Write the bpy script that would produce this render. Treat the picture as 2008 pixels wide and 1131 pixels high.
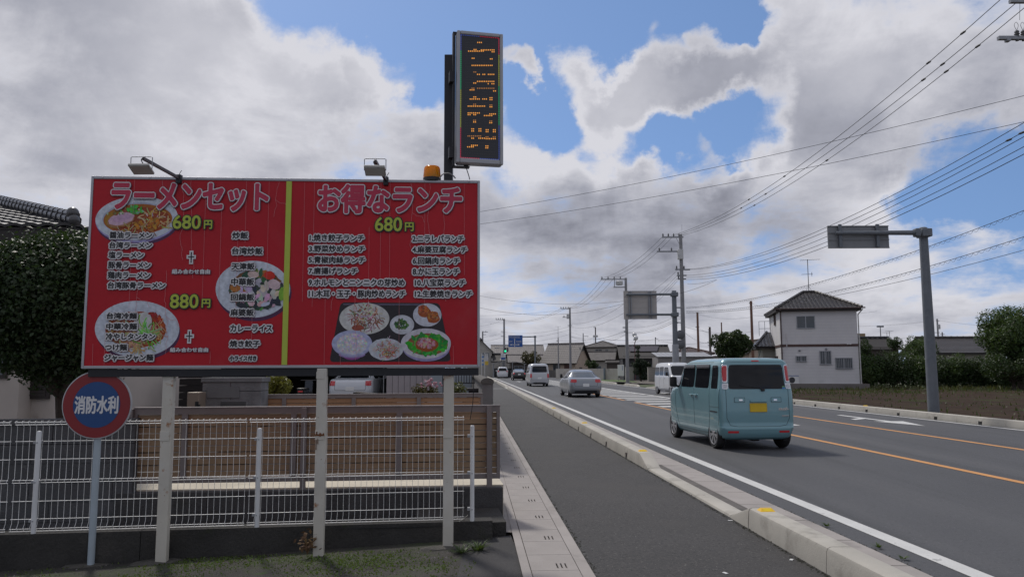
import bpy, bmesh, math, random
import numpy as np
from mathutils import Vector, Matrix
R = math.radians
for o in list(bpy.data.objects):
    bpy.data.objects.remove(o)
SC = bpy.context.scene
COL = SC.collection

# ------------------------------------------------------------------ camera
CAM_H, FPX, PITCH, ROLL = 1.55, 1506.0, R(5.95), R(-0.2)
_c, _s, _cp, _sp = math.cos(ROLL), math.sin(ROLL), math.cos(PITCH), math.sin(PITCH)
_r0, _u0, _f0 = Vector((1, 0, 0)), Vector((0, -_sp, _cp)), Vector((0, _cp, _sp))
_right, _up = _c * _r0 + _s * _u0, -_s * _r0 + _c * _u0
cam_d = bpy.data.cameras.new('camera')
cam = bpy.data.objects.new('camera', cam_d)
COL.objects.link(cam)
cam.matrix_world = Matrix(((_right.x, _up.x, -_f0.x, 0), (_right.y, _up.y, -_f0.y, 0),
                           (_right.z, _up.z, -_f0.z, CAM_H), (0, 0, 0, 1)))
cam_d.sensor_width, cam_d.lens = 36.0, 36.0 * FPX / 2008.0
cam_d.clip_start, cam_d.clip_end = 0.05, 5000
SC.camera = cam


def ray(px, py):
    d = (px - 1004) * _right + (565.5 - py) * _up + FPX * _f0
    return d


def P(px, py, Y):
    "point of the place seen at a pixel of the photograph, Y metres ahead"
    d = ray(px, py)
    return Vector((0, 0, CAM_H)) + d * (Y / d.y)


def G(px, py, z=0.0):
    d = ray(px, py)
    return Vector((0, 0, CAM_H)) + d * ((z - CAM_H) / d.z)


# ------------------------------------------------------------------ world, sun, exposure
SUN_EL, SUN_AZ = R(52), R(-28)          # azimuth measured from straight ahead (+Y) towards the right
W = bpy.data.worlds.new('World')
SC.world = W
W.use_nodes = True
nt = W.node_tree
nt.nodes.clear()


def wn(kind, **kw):
    n = nt.nodes.new(kind)
    for k, v in kw.items():
        setattr(n, k, v)
    return n


def wl(a, b):
    nt.links.new(a, b)


def wmath(op, a, b=None, c=None, clamp=False):
    n = wn('ShaderNodeMath', operation=op, use_clamp=clamp)
    for i, x in enumerate((a, b, c)):
        if x is None:
            continue
        if isinstance(x, (int, float)):
            n.inputs[i].default_value = x
        else:
            wl(x, n.inputs[i])
    return n.outputs[0]


sky = wn('ShaderNodeTexSky', sky_type='NISHITA', sun_disc=False)
sky.sun_elevation, sky.sun_rotation = SUN_EL, SUN_AZ
sky.altitude, sky.air_density, sky.dust_density, sky.ozone_density = 0, 1.0, 0.15, 4.0
tc = wn('ShaderNodeTexCoord')
_sv = wn('ShaderNodeVectorMath', operation='ADD')
wl(tc.outputs['Generated'], _sv.inputs[0])
_sv.inputs[1].default_value = (0, 0, .26)
_sn = wn('ShaderNodeVectorMath', operation='NORMALIZE')
wl(_sv.outputs[0], _sn.inputs[0])
wl(_sn.outputs[0], sky.inputs[0])
sep = wn('ShaderNodeSeparateXYZ')
wl(tc.outputs['Generated'], sep.inputs[0])
zz = wmath('ADD', wmath('MAXIMUM', sep.outputs[2], 0.0), 0.22)
comb = wn('ShaderNodeCombineXYZ')
wl(wmath('DIVIDE', sep.outputs[0], zz), comb.inputs[0])
wl(wmath('DIVIDE', sep.outputs[1], zz), comb.inputs[1])


def wnoise(scale, detail, rough, off, dist=0.0, vec=None):
    mp = wn('ShaderNodeMapping')
    mp.inputs['Location'].default_value = off
    wl(vec or comb.outputs[0], mp.inputs[0])
    n = wn('ShaderNodeTexNoise')
    n.inputs['Scale'].default_value, n.inputs['Detail'].default_value = scale, detail
    n.inputs['Roughness'].default_value, n.inputs['Distortion'].default_value = rough, dist
    wl(mp.outputs[0], n.inputs['Vector'])
    return n.outputs[0]


def blobs(lst):
    "sum of soft spots of the sky: (pixel x, pixel y, radius px, amount)"
    acc = None
    for (px, py, rad, amt) in lst:
        c = ray(px, py).normalized()
        d = wn('ShaderNodeVectorMath', operation='DOT_PRODUCT')
        wl(wv, d.inputs[0])
        d.inputs[1].default_value = c
        m = wn('ShaderNodeMapRange', interpolation_type='SMOOTHSTEP')
        m.inputs['From Min'].default_value = math.cos(math.atan(rad / FPX))
        m.inputs['From Max'].default_value = 1.0
        m.inputs['To Max'].default_value = amt
        wl(d.outputs['Value'], m.inputs['Value'])
        acc = m.outputs[0] if acc is None else wmath('ADD', acc, m.outputs[0])
    return acc


# the directions are nudged by noise before the soft spots are placed so that their rims are ragged
_nz = wn('ShaderNodeTexNoise')
_nz.inputs['Scale'].default_value, _nz.inputs['Detail'].default_value, _nz.inputs['Roughness'].default_value = 7.0, 7, 0.6
wl(tc.outputs['Generated'], _nz.inputs['Vector'])
_sub = wn('ShaderNodeVectorMath', operation='SUBTRACT')
wl(_nz.outputs['Color'], _sub.inputs[0])
_sub.inputs[1].default_value = (0.5, 0.5, 0.5)
_sc = wn('ShaderNodeVectorMath', operation='SCALE')
wl(_sub.outputs[0], _sc.inputs[0])
_sc.inputs['Scale'].default_value = 0.16
_ad = wn('ShaderNodeVectorMath', operation='ADD')
wl(tc.outputs['Generated'], _ad.inputs[0])
wl(_sc.outputs[0], _ad.inputs[1])
_no = wn('ShaderNodeVectorMath', operation='NORMALIZE')
wl(_ad.outputs[0], _no.inputs[0])
wv = _no.outputs[0]

HOLES = [(640, 0, 170, -.8), (560, -20, 90, -.4), (800, 30, 150, -.8), (900, 80, 210, -1.0), (1080, 30, 210, -1.0), (1230, 20, 170, -.7), (1390, 30, 110, -.9),
         (845, 150, 80, -.5), (1060, 190, 110, -.7), (1080, 245, 70, -.5), (1200, 285, 100, -.7), (1290, 265, 90, -.6), (1375, 285, 100, -.9),
         (1480, 235, 95, -1.0), (1420, 215, 60, -.7), (1900, 345, 120, -.75), (1990, 375, 100, -.6), (1830, 395, 70, -.5),
         (1180, 90, 80, -.5), (1700, 550, 100, -.12), (1960, 540, 150, -.10), (1050, 640, 160, -.04), (1440, 60, 40, -.3), (740, 130, 50, -.35), (1960, 15, 60, -.25)]
LUMPS = [(1035, 150, 48, 1.9), (1400, 250, 60, .3), (1320, 130, 130, 1.05), (1190, 180, 130, 1.0), (1110, 140, 80, .6), (1225, 240, 90, .7), (1390, 170, 90, .5),
         (735, 85, 95, 1.25), (650, 130, 130, .6), (840, 190, 70, .35), (1040, 320, 100, .5), (1190, 350, 120, .5), (1590, 130, 190, .6), (1460, 160, 70, .4),
         (1420, 345, 90, .5), (1210, 45, 45, .5), (1270, 12, 30, .45), (1365, 55, 36, .5), (300, 150, 420, .4), (1300, 440, 260, .3), (1750, 250, 260, .3)]
cov = wmath('ADD', wnoise(2.3, 11, .60, (3.1, 1.7, .2), .15), .06)
cov = wmath('ADD', cov, wmath('MULTIPLY', wmath('SUBTRACT', wnoise(.8, 4, .5, (5.1, .7, 1.2)), .5), .5))
cov = wmath('ADD', cov, wmath('MULTIPLY', wmath('SUBTRACT', wnoise(9.0, 9, .68, (2.3, 9.1, 4.4), .6, tc.outputs['Generated']), .5), .42))
cov = wmath('ADD', cov, wmath('MULTIPLY', blobs(HOLES), .40))
cov = wmath('ADD', cov, wmath('MULTIPLY', blobs(LUMPS), .36))
mask = wn('ShaderNodeMapRange', interpolation_type='SMOOTHSTEP')
mask.inputs['From Min'].default_value, mask.inputs['From Max'].default_value = .32, .60
wl(cov, mask.inputs['Value'])
thick = wn('ShaderNodeMapRange', interpolation_type='SMOOTHSTEP')
thick.inputs['From Min'].default_value, thick.inputs['From Max'].default_value = .46, .90
thick.inputs['To Min'].default_value, thick.inputs['To Max'].default_value = .80, .42
wl(cov, thick.inputs['Value'])
BRIGHT = [(1700, 300, 200, .08), (1540, 330, 120, .10), (200, 150, 380, .10), (500, 200, 300, .06), (1200, 190, 160, .18), (780, 90, 130, .22), (700, 180, 180, .16), (1080, 320, 160, .26), (1250, 340, 150, .16), (1290, 130, 160, .14), (1560, 90, 170, .18),
          (1690, 130, 200, .10), (300, 80, 300, .06), (450, 130, 250, .08), (1000, 560, 200, .12), (1400, 590, 240, .12), (1700, 440, 150, .14),
          (1850, 470, 160, .12), (1800, 600, 300, .10), (1900, 60, 200, .08), (1500, 310, 110, .16), (1010, 300, 110, .14)]
DARK = [(1180, 470, 200, -.16), (1430, 450, 200, -.17), (1020, 440, 150, -.16), (1300, 500, 160, -.12), (1650, 340, 170, -.08), (560, 290, 220, -.03), (130, 330, 260, -.03),
        (1930, 240, 200, -.10), (1570, 215, 110, -.07), (1800, 290, 150, -.05), (1570, 410, 130, -.08), (780, 310, 120, -.05), (1100, 420, 90, -.10)]
lum = wmath('ADD', wmath('MULTIPLY', wmath('SUBTRACT', wnoise(1.7, 9, .58, (7.7, 2.2, .9), .2), .5), .52), thick.outputs[0])
lum = wmath('ADD', lum, wmath('MULTIPLY', wmath('SUBTRACT', wnoise(6.0, 8, .62, (1.1, 4.2, .3), .2, tc.outputs['Generated']), .5), .30))
lum = wmath('ADD', lum, blobs(BRIGHT))
lum = wmath('ADD', lum, blobs(DARK), clamp=True)
ramp = wn('ShaderNodeValToRGB')
ramp.color_ramp.elements[0].position, ramp.color_ramp.elements[0].color = .12, (.140, .146, .185, 1)
ramp.color_ramp.elements[1].position, ramp.color_ramp.elements[1].color = .92, (.655, .655, .705, 1)
e = ramp.color_ramp.elements.new(.5)
e.color = (.36, .37, .43, 1)
wl(lum, ramp.inputs[0])
bg1, bg2, mix, out = wn('ShaderNodeBackground'), wn('ShaderNodeBackground'), wn('ShaderNodeMixShader'), wn('ShaderNodeOutputWorld')
bg1.inputs['Strength'].default_value = 0.115
wl(sky.outputs[0], bg1.inputs['Color'])
wl(ramp.outputs[0], bg2.inputs['Color'])
bg2.inputs['Strength'].default_value = 0.95
wl(mask.outputs[0], mix.inputs[0])
wl(bg1.outputs[0], mix.inputs[1])
wl(bg2.outputs[0], mix.inputs[2])
wl(mix.outputs[0], out.inputs['Surface'])

sun_d = bpy.data.lights.new('sun', 'SUN')
sun_d.energy, sun_d.angle, sun_d.color = 2.2, R(7), (1.0, .95, .88)
sun = bpy.data.objects.new('sun', sun_d)
COL.objects.link(sun)
_to = Vector((math.sin(SUN_AZ) * math.cos(SUN_EL), math.cos(SUN_AZ) * math.cos(SUN_EL), math.sin(SUN_EL)))
sun.rotation_euler = _to.to_track_quat('Z', 'Y').to_euler()
vs = SC.view_settings
vs.view_transform, vs.look, vs.exposure, vs.gamma = 'Standard', 'None', 0.12, 1.0


# ------------------------------------------------------------------ materials
MATS = {}


def mat(name, col=(.5, .5, .5), rough=.6, metal=0.0, var=.12, scale=4.0, bump=0.0, bscale=40.0, spec=.5, emit=None, estr=0.0,
        spots=None, island=0.0, coat=0.0, fine=0.0, tracks=None):
    if name in MATS:
        return MATS[name]
    m = bpy.data.materials.new(name)
    m.use_nodes = True
    N, L = m.node_tree.nodes, m.node_tree.links
    b = N['Principled BSDF']
    b.inputs['Roughness'].default_value, b.inputs['Metallic'].default_value = rough, metal
    b.inputs['Specular IOR Level'].default_value = spec
    if coat:
        b.inputs['Coat Weight'].default_value, b.inputs['Coat Roughness'].default_value = coat, .04
    if emit:
        b.inputs['Emission Color'].default_value, b.inputs['Emission Strength'].default_value = (*emit, 1), estr
    tcn = N.new('ShaderNodeTexCoord')

    def noise(sc, det=6, ro=.6):
        n = N.new('ShaderNodeTexNoise')
        n.inputs['Scale'].default_value, n.inputs['Detail'].default_value, n.inputs['Roughness'].default_value = sc, det, ro
        L.new(tcn.outputs['Object'], n.inputs['Vector'])
        return n.outputs[0]

    def mixc(f, a, c):
        x = N.new('ShaderNodeMix')
        x.data_type = 'RGBA'
        for sock, v in ((x.inputs[0], f), (x.inputs[6], a), (x.inputs[7], c)):
            if hasattr(v, 'links'):
                L.new(v, sock)
            elif isinstance(v, (int, float)):
                sock.default_value = v
            else:
                sock.default_value = (*v, 1)
        return x.outputs[2]

    def rng(v, a, c, lo=0., hi=1.):
        x = N.new('ShaderNodeMapRange')
        x.inputs[1].default_value, x.inputs[2].default_value, x.inputs[3].default_value, x.inputs[4].default_value = a, c, lo, hi
        L.new(v, x.inputs[0])
        return x.outputs[0]
    cur = tuple(col)
    if var:
        cur = mixc(rng(noise(scale), .3, .7), tuple(c * (1 - var) for c in col), tuple(min(1, c * (1 + var)) for c in col))
    if fine:
        h = N.new('ShaderNodeHueSaturation')
        L.new(rng(noise(bscale * 2.3, 3, .7), .25, .75, 1 - fine, 1 + fine), h.inputs['Value'])
        (L.new(cur, h.inputs['Color']) if hasattr(cur, 'links') else h.inputs['Color'].__setattr__('default_value', (*cur, 1)))
        cur = h.outputs[0]
    for (sx, sy, lo, hi, c2) in tracks or []:
        mp = N.new('ShaderNodeMapping')
        mp.inputs['Scale'].default_value, mp.inputs['Rotation'].default_value = (sx, sy, 1), (0, 0, -.0525)
        L.new(tcn.outputs['Object'], mp.inputs[0])
        n = N.new('ShaderNodeTexNoise')
        n.inputs['Scale'].default_value, n.inputs['Detail'].default_value, n.inputs['Roughness'].default_value = 1.0, 5, .55
        L.new(mp.outputs[0], n.inputs['Vector'])
        cur = mixc(rng(n.outputs[0], lo, hi), cur, c2)
    for (sc, lo, hi, c2) in spots or []:
        cur = mixc(rng(noise(sc, 8, .65), lo, hi), cur, c2)
    if island:
        g = N.new('ShaderNodeNewGeometry')
        h = N.new('ShaderNodeHueSaturation')
        L.new(rng(g.outputs['Random Per Island'], 0, 1, 1 - island, 1 + island), h.inputs['Value'])
        L.new(rng(g.outputs['Random Per Island'], 0, 1, .485, .515), h.inputs['Hue'])
        (L.new(cur, h.inputs['Color']) if hasattr(cur, 'links') else h.inputs['Color'].__setattr__('default_value', (*cur, 1)))
        cur = h.outputs[0]
    if hasattr(cur, 'links'):
        L.new(cur, b.inputs['Base Color'])
    else:
        b.inputs['Base Color'].default_value = (*cur, 1)
    if bump:
        bn = N.new('ShaderNodeBump')
        bn.inputs['Strength'].default_value, bn.inputs['Distance'].default_value = bump, .02
        L.new(noise(bscale, 5, .65), bn.inputs['Height'])
        L.new(bn.outputs[0], b.inputs['Normal'])
    MATS[name] = m
    return m


def leafmat(name, col):
    if name in MATS:
        return MATS[name]
    m = mat(name, col, rough=.5, var=.35, scale=1.3, island=.45, spec=.35)
    N, L = m.node_tree.nodes, m.node_tree.links
    b = N['Principled BSDF']
    t = N.new('ShaderNodeBsdfTranslucent')
    t.inputs[0].default_value = (col[0] * 1.6, col[1] * 1.6, col[2] * .8, 1)
    ms = N.new('ShaderNodeMixShader')
    ms.inputs[0].default_value = .28
    o = [n for n in N if n.type == 'OUTPUT_MATERIAL'][0]
    L.new(b.outputs[0], ms.inputs[1])
    L.new(t.outputs[0], ms.inputs[2])
    L.new(ms.outputs[0], o.inputs[0])
    return m


# ------------------------------------------------------------------ mesh building
def link(o, parent=None):
    COL.objects.link(o)
    if parent is not None:
        o.parent = parent
    return o


def tag(o, label=None, cat=None, group=None, kind=None):
    for k, v in (('label', label), ('category', cat), ('group', group), ('kind', kind)):
        if v:
            o[k] = v
    return o


def empty(name, label, cat, loc=(0, 0, 0), rz=0.0, group=None):
    o = bpy.data.objects.new(name, None)
    o.empty_display_size = .2
    COL.objects.link(o)
    o.location, o.rotation_euler = loc, (0, 0, rz)
    return tag(o, label, cat, group)


class MB:
    def __init__(self):
        self.v, self.f, self.m = [], [], []

    def add(self, vs, fs, mi=0, M=None):
        n = len(self.v)
        self.v += [tuple(M @ Vector(p)) if M is not None else tuple(p) for p in vs]
        self.f += [tuple(i + n for i in f) for f in fs]
        self.m += [mi] * len(fs)
        return self

    def box(self, a, b, mi=0, M=None, ch=0.0):
        (x0, y0, z0), (x1, y1, z1) = a, b
        if ch <= 0:
            vs = [(x0, y0, z0), (x1, y0, z0), (x1, y1, z0), (x0, y1, z0), (x0, y0, z1), (x1, y0, z1), (x1, y1, z1), (x0, y1, z1)]
            fs = [(3, 2, 1, 0), (4, 5, 6, 7), (0, 1, 5, 4), (1, 2, 6, 5), (2, 3, 7, 6), (3, 0, 4, 7)]
            return self.add(vs, fs, mi, M)
        bm = bmesh.new()
        bmesh.ops.create_cube(bm, size=1)
        bmesh.ops.scale(bm, vec=(x1 - x0, y1 - y0, z1 - z0), verts=bm.verts)
        bmesh.ops.translate(bm, vec=((x0 + x1) / 2, (y0 + y1) / 2, (z0 + z1) / 2), verts=bm.verts)
        bmesh.ops.bevel(bm, geom=bm.edges[:], offset=min(ch, .45 * min(abs(x1 - x0), abs(y1 - y0), abs(z1 - z0))), segments=2, affect='EDGES', profile=.5)
        bm.verts.index_update()
        self.add([v.co[:] for v in bm.verts], [[v.index for v in f.verts] for f in bm.faces], mi, M)
        bm.free()
        return self

    def bar(self, p, q, w, h=None, mi=0, up=(0, 0, 1)):
        "rectangular bar from p to q"
        p, q, h = Vector(p), Vector(q), h or w
        d = (q - p).normalized()
        u = Vector(up)
        if abs(d.dot(u)) > .98:
            u = Vector((0, 1, 0))
        s = d.cross(u).normalized() * w / 2
        t = s.cross(d).normalized() * h / 2
        vs = [p - s - t, p + s - t, p + s + t, p - s + t, q - s - t, q + s - t, q + s + t, q - s + t]
        fs = [(0, 1, 2, 3), (7, 6, 5, 4), (0, 4, 5, 1), (1, 5, 6, 2), (2, 6, 7, 3), (3, 7, 4, 0)]
        return self.add(vs, fs, mi)

    def tube(self, pts, r, n=8, mi=0, caps=True):
        pts = [Vector(p) for p in pts]
        rs = r if isinstance(r, (list, tuple)) else [r] * len(pts)
        vs, fs = [], []
        prev = None
        for i, p in enumerate(pts):
            d = (pts[min(i + 1, len(pts) - 1)] - pts[max(i - 1, 0)]).normalized()
            if prev is None:
                a = Vector((0, 0, 1)) if abs(d.z) < .9 else Vector((1, 0, 0))
                s = d.cross(a).normalized()
            else:
                s = (prev - d * prev.dot(d)).normalized()
            prev = s
            t = d.cross(s)
            for k in range(n):
                an = 2 * math.pi * (k + .5) / n
                vs.append(p + (s * math.cos(an) + t * math.sin(an)) * rs[i])
        for i in range(len(pts) - 1):
            for k in range(n):
                a, b = i * n + k, i * n + (k + 1) % n
                fs.append((a, b, b + n, a + n))
        if caps:
            fs.append(tuple(reversed(range(n))))
            fs.append(tuple(range((len(pts) - 1) * n, len(pts) * n)))
        return self.add(vs, fs, mi)

    def lathe(self, prof, n=24, mi=0, M=None):
        "profile of (radius, height) turned about z"
        vs, fs = [], []
        for (r, z) in prof:
            for k in range(n):
                a = 2 * math.pi * k / n
                vs.append((r * math.cos(a), r * math.sin(a), z))
        for i in range(len(prof) - 1):
            for k in range(n):
                a, b = i * n + k, i * n + (k + 1) % n
                fs.append((a, b, b + n, a + n))
        if prof[0][0] > 1e-5:
            fs.append(tuple(reversed(range(n))))
        if prof[-1][0] > 1e-5:
            fs.append(tuple(range((len(prof) - 1) * n, len(prof) * n)))
        return self.add(vs, fs, mi, M)

    def prism(self, poly, d, mi=0, M=None):
        "polygon of 3D points pushed along vector d"
        d = Vector(d)
        n = len(poly)
        vs = [Vector(p) for p in poly] + [Vector(p) + d for p in poly]
        fs = [tuple(range(n)), tuple(reversed(range(n, 2 * n)))]
        fs += [((i + 1) % n, i, i + n, (i + 1) % n + n) for i in range(n)]
        return self.add(vs, fs, mi, M)

    def sphere(self, c, r, n=12, mi=0, sq=(1, 1, 1)):
        prof = [(max(1e-6, math.sin(math.pi * i / n)) * 1.0, -math.cos(math.pi * i / n)) for i in range(n + 1)]
        M = Matrix.Translation(Vector(c)) @ Matrix.Diagonal((r * sq[0], r * sq[1], r * sq[2], 1))
        return self.lathe(prof, n * 2, mi, M)

    def build(self, name, mats, parent=None, smooth=False, angle=40):
        me = bpy.data.meshes.new(name)
        me.from_pydata(self.v, [], self.f)
        for m in (mats if isinstance(mats, (list, tuple)) else [mats]):
            me.materials.append(m)
        if any(self.m):
            me.polygons.foreach_set('material_index', self.m)
        if smooth:
            me.polygons.foreach_set('use_smooth', [True] * len(me.polygons))
            me.set_sharp_from_angle(angle=R(angle))
        me.update()
        return link(bpy.data.objects.new(name, me), parent)


def copy_tree(o, parent=None):
    c = o.copy()
    COL.objects.link(c)
    c.parent = parent
    for ch in [x for x in COL.objects if x.parent == o]:
        copy_tree(ch, c)
    return c


def catmull(pts, n=8):
    pts = [Vector(p) for p in pts]
    out_ = []
    for i in range(len(pts) - 1):
        p0, p1, p2, p3 = pts[max(i - 1, 0)], pts[i], pts[i + 1], pts[min(i + 2, len(pts) - 1)]
        for k in range(n):
            t = k / n
            out_.append(.5 * ((2 * p1) + (-p0 + p2) * t + (2 * p0 - 5 * p1 + 4 * p2 - p3) * t * t + (-p0 + 3 * p1 - 3 * p2 + p3) * t ** 3))
    out_.append(pts[-1])
    return out_


# common materials
ALU = mat('galvanised_steel', (.33, .34, .36), rough=.45, metal=.55, var=.15, scale=6)
STEEL = mat('grey_steel', (.26, .27, .29), rough=.5, metal=.4, var=.15, scale=5)
BLACK = mat('black_plastic', (.012, .012, .014), rough=.5, var=.1)
RUBBER = mat('tyre_rubber', (.012, .012, .013), rough=.8, var=.2)
CHROME = mat('chrome', (.75, .75, .77), rough=.12, metal=1.0, var=0)
WHITEP = mat('white_paint', (.70, .70, .69), rough=.45, var=.06)
WOODPOLE = mat('timber_pole', (.16, .085, .06), rough=.8, var=.25)
POLEC = mat('concrete_pole', (.24, .24, .25), rough=.8, var=.15, scale=2.5)
GLASS = mat('dark_glass', (.008, .009, .012), rough=.06, var=0, spec=.32)
PANE = mat('window_pane', (.06, .07, .08), rough=.08, var=.2, scale=.8, spec=.6)
INK = mat('black_ink', (.012, .012, .016), rough=.5, var=0)
WHITEINK = mat('white_ink', (.62, .62, .64), rough=.5, var=.04)
# ================================================================== SETTING: ground, road, kerbs
SLOPE = -0.0525


def TS(t, s, z=0.0):
    "road frame: t metres across (to the right), s metres along"
    return Vector((t + SLOPE * s, s, z))


ASPH = mat('road_asphalt', (.053, .054, .060), rough=.75, var=.12, scale=.35, bump=.25, bscale=160, fine=.25,
           tracks=[(.75, .018, .5, .66, (.072, .072, .077)), (1.6, .03, .52, .66, (.038, .039, .043))], spots=[(2.7, .62, .74, (.044, .045, .050)), (30, .55, .66, (.074, .075, .080)), (24, .57, .66, (.030, .031, .035)), (44, .64, .67, (.15, .15, .15))])
WALKA = mat('walkway_asphalt', (.043, .041, .042), rough=.85, var=.2, scale=.6, bump=.7, bscale=110, fine=.55,
            spots=[(1.4, .55, .75, (.058, .054, .053)), (34, .53, .64, (.072, .069, .066)), (27, .54, .64, (.018, .018, .018)), (48, .62, .66, (.19, .18, .17)), (.55, .52, .62, (.050, .047, .046))])
LOTA = mat('lot_asphalt', (.045, .043, .044), rough=.9, var=.2, scale=1.2, bump=.7, bscale=90, fine=.6,
           spots=[(60, .66, .70, (.13, .12, .115))])
SOIL = mat('field_soil', (.040, .026, .018), rough=1.0, spec=.1, var=.3, scale=.7, bump=1.0, bscale=9, fine=.35,
           spots=[(.35, .54, .66, (.036, .048, .014)), (14, .62, .72, (.06, .042, .028))])
EARTH = mat('bare_earth', (.085, .078, .068), rough=.95, var=.25, scale=.3, bump=.6, bscale=20, fine=.3,
            spots=[(.5, .5, .65, (.05, .065, .03))])
CONC = mat('kerb_concrete', (.39, .37, .33), rough=.85, var=.12, scale=1.5, bump=.25, bscale=70, fine=.10,
           spots=[(2.2, .55, .75, (.23, .215, .19)), (9, .66, .72, (.15, .14, .12))])
CONC2 = mat('gutter_concrete', (.30, .275, .26), rough=.85, var=.14, scale=1.1, bump=.3, bscale=90, fine=.12,
            spots=[(.9, .56, .74, (.17, .155, .145)), (7, .66, .74, (.12, .11, .10))])
MARKW = mat('white_road_paint', (.52, .52, .51), rough=.7, var=.08, scale=3, fine=.12,
            spots=[(6, .62, .72, (.30, .30, .30)), (26, .66, .70, (.15, .15, .15))])
MARKO = mat('orange_road_paint', (.52, .245, .075), rough=.7, var=.10, scale=3, fine=.15, spots=[(22, .64, .70, (.2, .13, .08))])


def sheet(name, poly, m, z, kind='structure'):
    b = MB().add([(p[0], p[1], z) for p in poly], [tuple(range(len(poly)))])
    return tag(b.build(name, m), kind=kind)


def strip(b, t0, t1, s0, s1, z, n=1, mi=0):
    for i in range(n):
        a, c = s0 + (s1 - s0) * i / n, s0 + (s1 - s0) * (i + 1) / n
        b.add([TS(t0, a, z), TS(t1, a, z), TS(t1, c, z), TS(t0, c, z)], [(0, 1, 2, 3)], mi)
    return b


sheet('ground', [(-900, -60), (900, -60), (900, 1400), (-900, 1400)], EARTH, -.25)
b = strip(MB(), 3.40, 14.0, -20, 186, .004, 30)
b.add([TS(-40, 186, .004), TS(60, 186, .004), TS(60, 197, .004), TS(-40, 197, .004)], [(0, 1, 2, 3)])
tag(b.build('road', ASPH), kind='structure')
tag(strip(MB(), .86, 2.72, -20, 186, .004, 30).build('walkway', WALKA), kind='structure')
LOT_SPOTS = [(1.7, .50, .60, (.050, .058, .030)), (5.5, .58, .66, (.045, .07, .022))]
LOTG = mat('mossy_gravel', (.046, .042, .037), rough=.95, var=.3, scale=2.0, bump=1.0, bscale=50, fine=.6, spots=LOT_SPOTS + [(70, .65, .69, (.16, .15, .14))])
def zg(x):
    return -.035 * max(0., -x - .6)


b = MB()
xs_ = [-16, -8, -5, -4, -3, -2, -1.2, -.6, -.42]
for a, c in zip(xs_[:-1], xs_[1:]):
    b.add([(a, -4, zg(a) - .004), (c, -4, zg(c) - .004), (c, 7.4, zg(c) - .004), (a, 7.4, zg(a) - .004)], [(0, 1, 2, 3)])
tag(b.build('gravel_strip', LOTG), kind='structure')
sheet('lot_apron', [(-.42, -4), (.66, -4), (.30, 3), (.10, 6.2), (-.02, 7.4), (-.42, 7.2)], LOTA, -.002)
sheet('yard_ground', [(-60, 8.2), (-.35, 8.2), (-4.5, 80), (-60, 80)], mat('yard_gravel', (.16, .155, .15), rough=.95, var=.2, scale=1.5, bump=1, bscale=45, fine=.45), -.006)
sheet('field', [(13.3, 14), (80, 14), (80, 56.5), (11.3, 56.5)], SOIL, .03)
sheet('grass_margin', [(11.0, 56.5), (90, 56.5), (90, 72), (10.2, 72)], mat('rough_grass', (.055, .07, .026), rough=.95, var=.3, scale=1.2, bump=1, bscale=25, fine=.4), .02)

# painted lines
b = MB()
strip(b, 3.70, 3.87, -15, 178, .008, 24)
strip(b, 13.42, 13.56, -15, 98, .008, 16)
tag(b.build('edge_line', MARKW), kind='structure')
b = MB()
strip(b, 7.33, 7.47, -15, 35.2, .008, 10)
strip(b, 7.33, 7.47, 37.6, 62, .008, 6)
strip(b, 10.27, 10.41, -15, 27.0, .008, 8)
tag(b.build('centre_line', MARKO), kind='structure')
# hatched island: white rim and slanting bars between the two directions
b = MB()


def zl(s):
    return 7.62


def zr(s):
    return 7.75 + (10.2 - 7.75) * min(1, max(0, (s - 27.5) / 12.5)) ** .8


ss = [27.5, 29, 31, 33, 35, 37, 39, 41, 45, 52, 60, 70, 85, 110, 140]
for a, c in zip(ss[:-1], ss[1:]):
    b.add([TS(zr(a) - .02, a, .009), TS(zr(a) + .18, a, .009), TS(zr(c) + .18, c, .009), TS(zr(c) - .02, c, .009)], [(0, 1, 2, 3)])
s = 28.6
while s < 140:
    t1 = zr(s) - .04
    lean = (t1 - 7.6) * .35
    b.add([TS(7.6, s, .009), TS(7.6, s + .9, .009), TS(t1, s + .9 + lean * .4, .009), TS(t1, s + lean * .4, .009)], [(3, 2, 1, 0)])
    s += 2.3
tag(b.build('hatched_island', MARKW), kind='structure')


def arrow(t, s, sgn, name='lane_arrow'):
    "long painted arrow; the tip points along sgn"
    b_ = MB()
    pts = [(-.09, -2.4), (.09, -2.4), (.09, .6), (-.09, .6)]
    b_.add([TS(t + sgn * x, s + sgn * y, .009) for x, y in pts], [(0, 1, 2, 3)])
    b_.add([TS(t + sgn * x, s + sgn * y, .009) for x, y in [(-.42, .6), (.42, .6), (0, 2.4)]], [(0, 1, 2)])
    b_.add([TS(t + sgn * x, s + sgn * y, .009) for x, y in [(.09, -.9), (.62, -.35), (.62, -.05), (.09, -.5)]], [(0, 1, 2, 3)])
    return tag(b_.build(name, MARKW), kind='structure')


arrow(12.0, 23.0, -1)
arrow(8.75, 23.3, 1)
arrow(12.0, 47.0, -1)
arrow(5.6, 92.0, 1)


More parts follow.
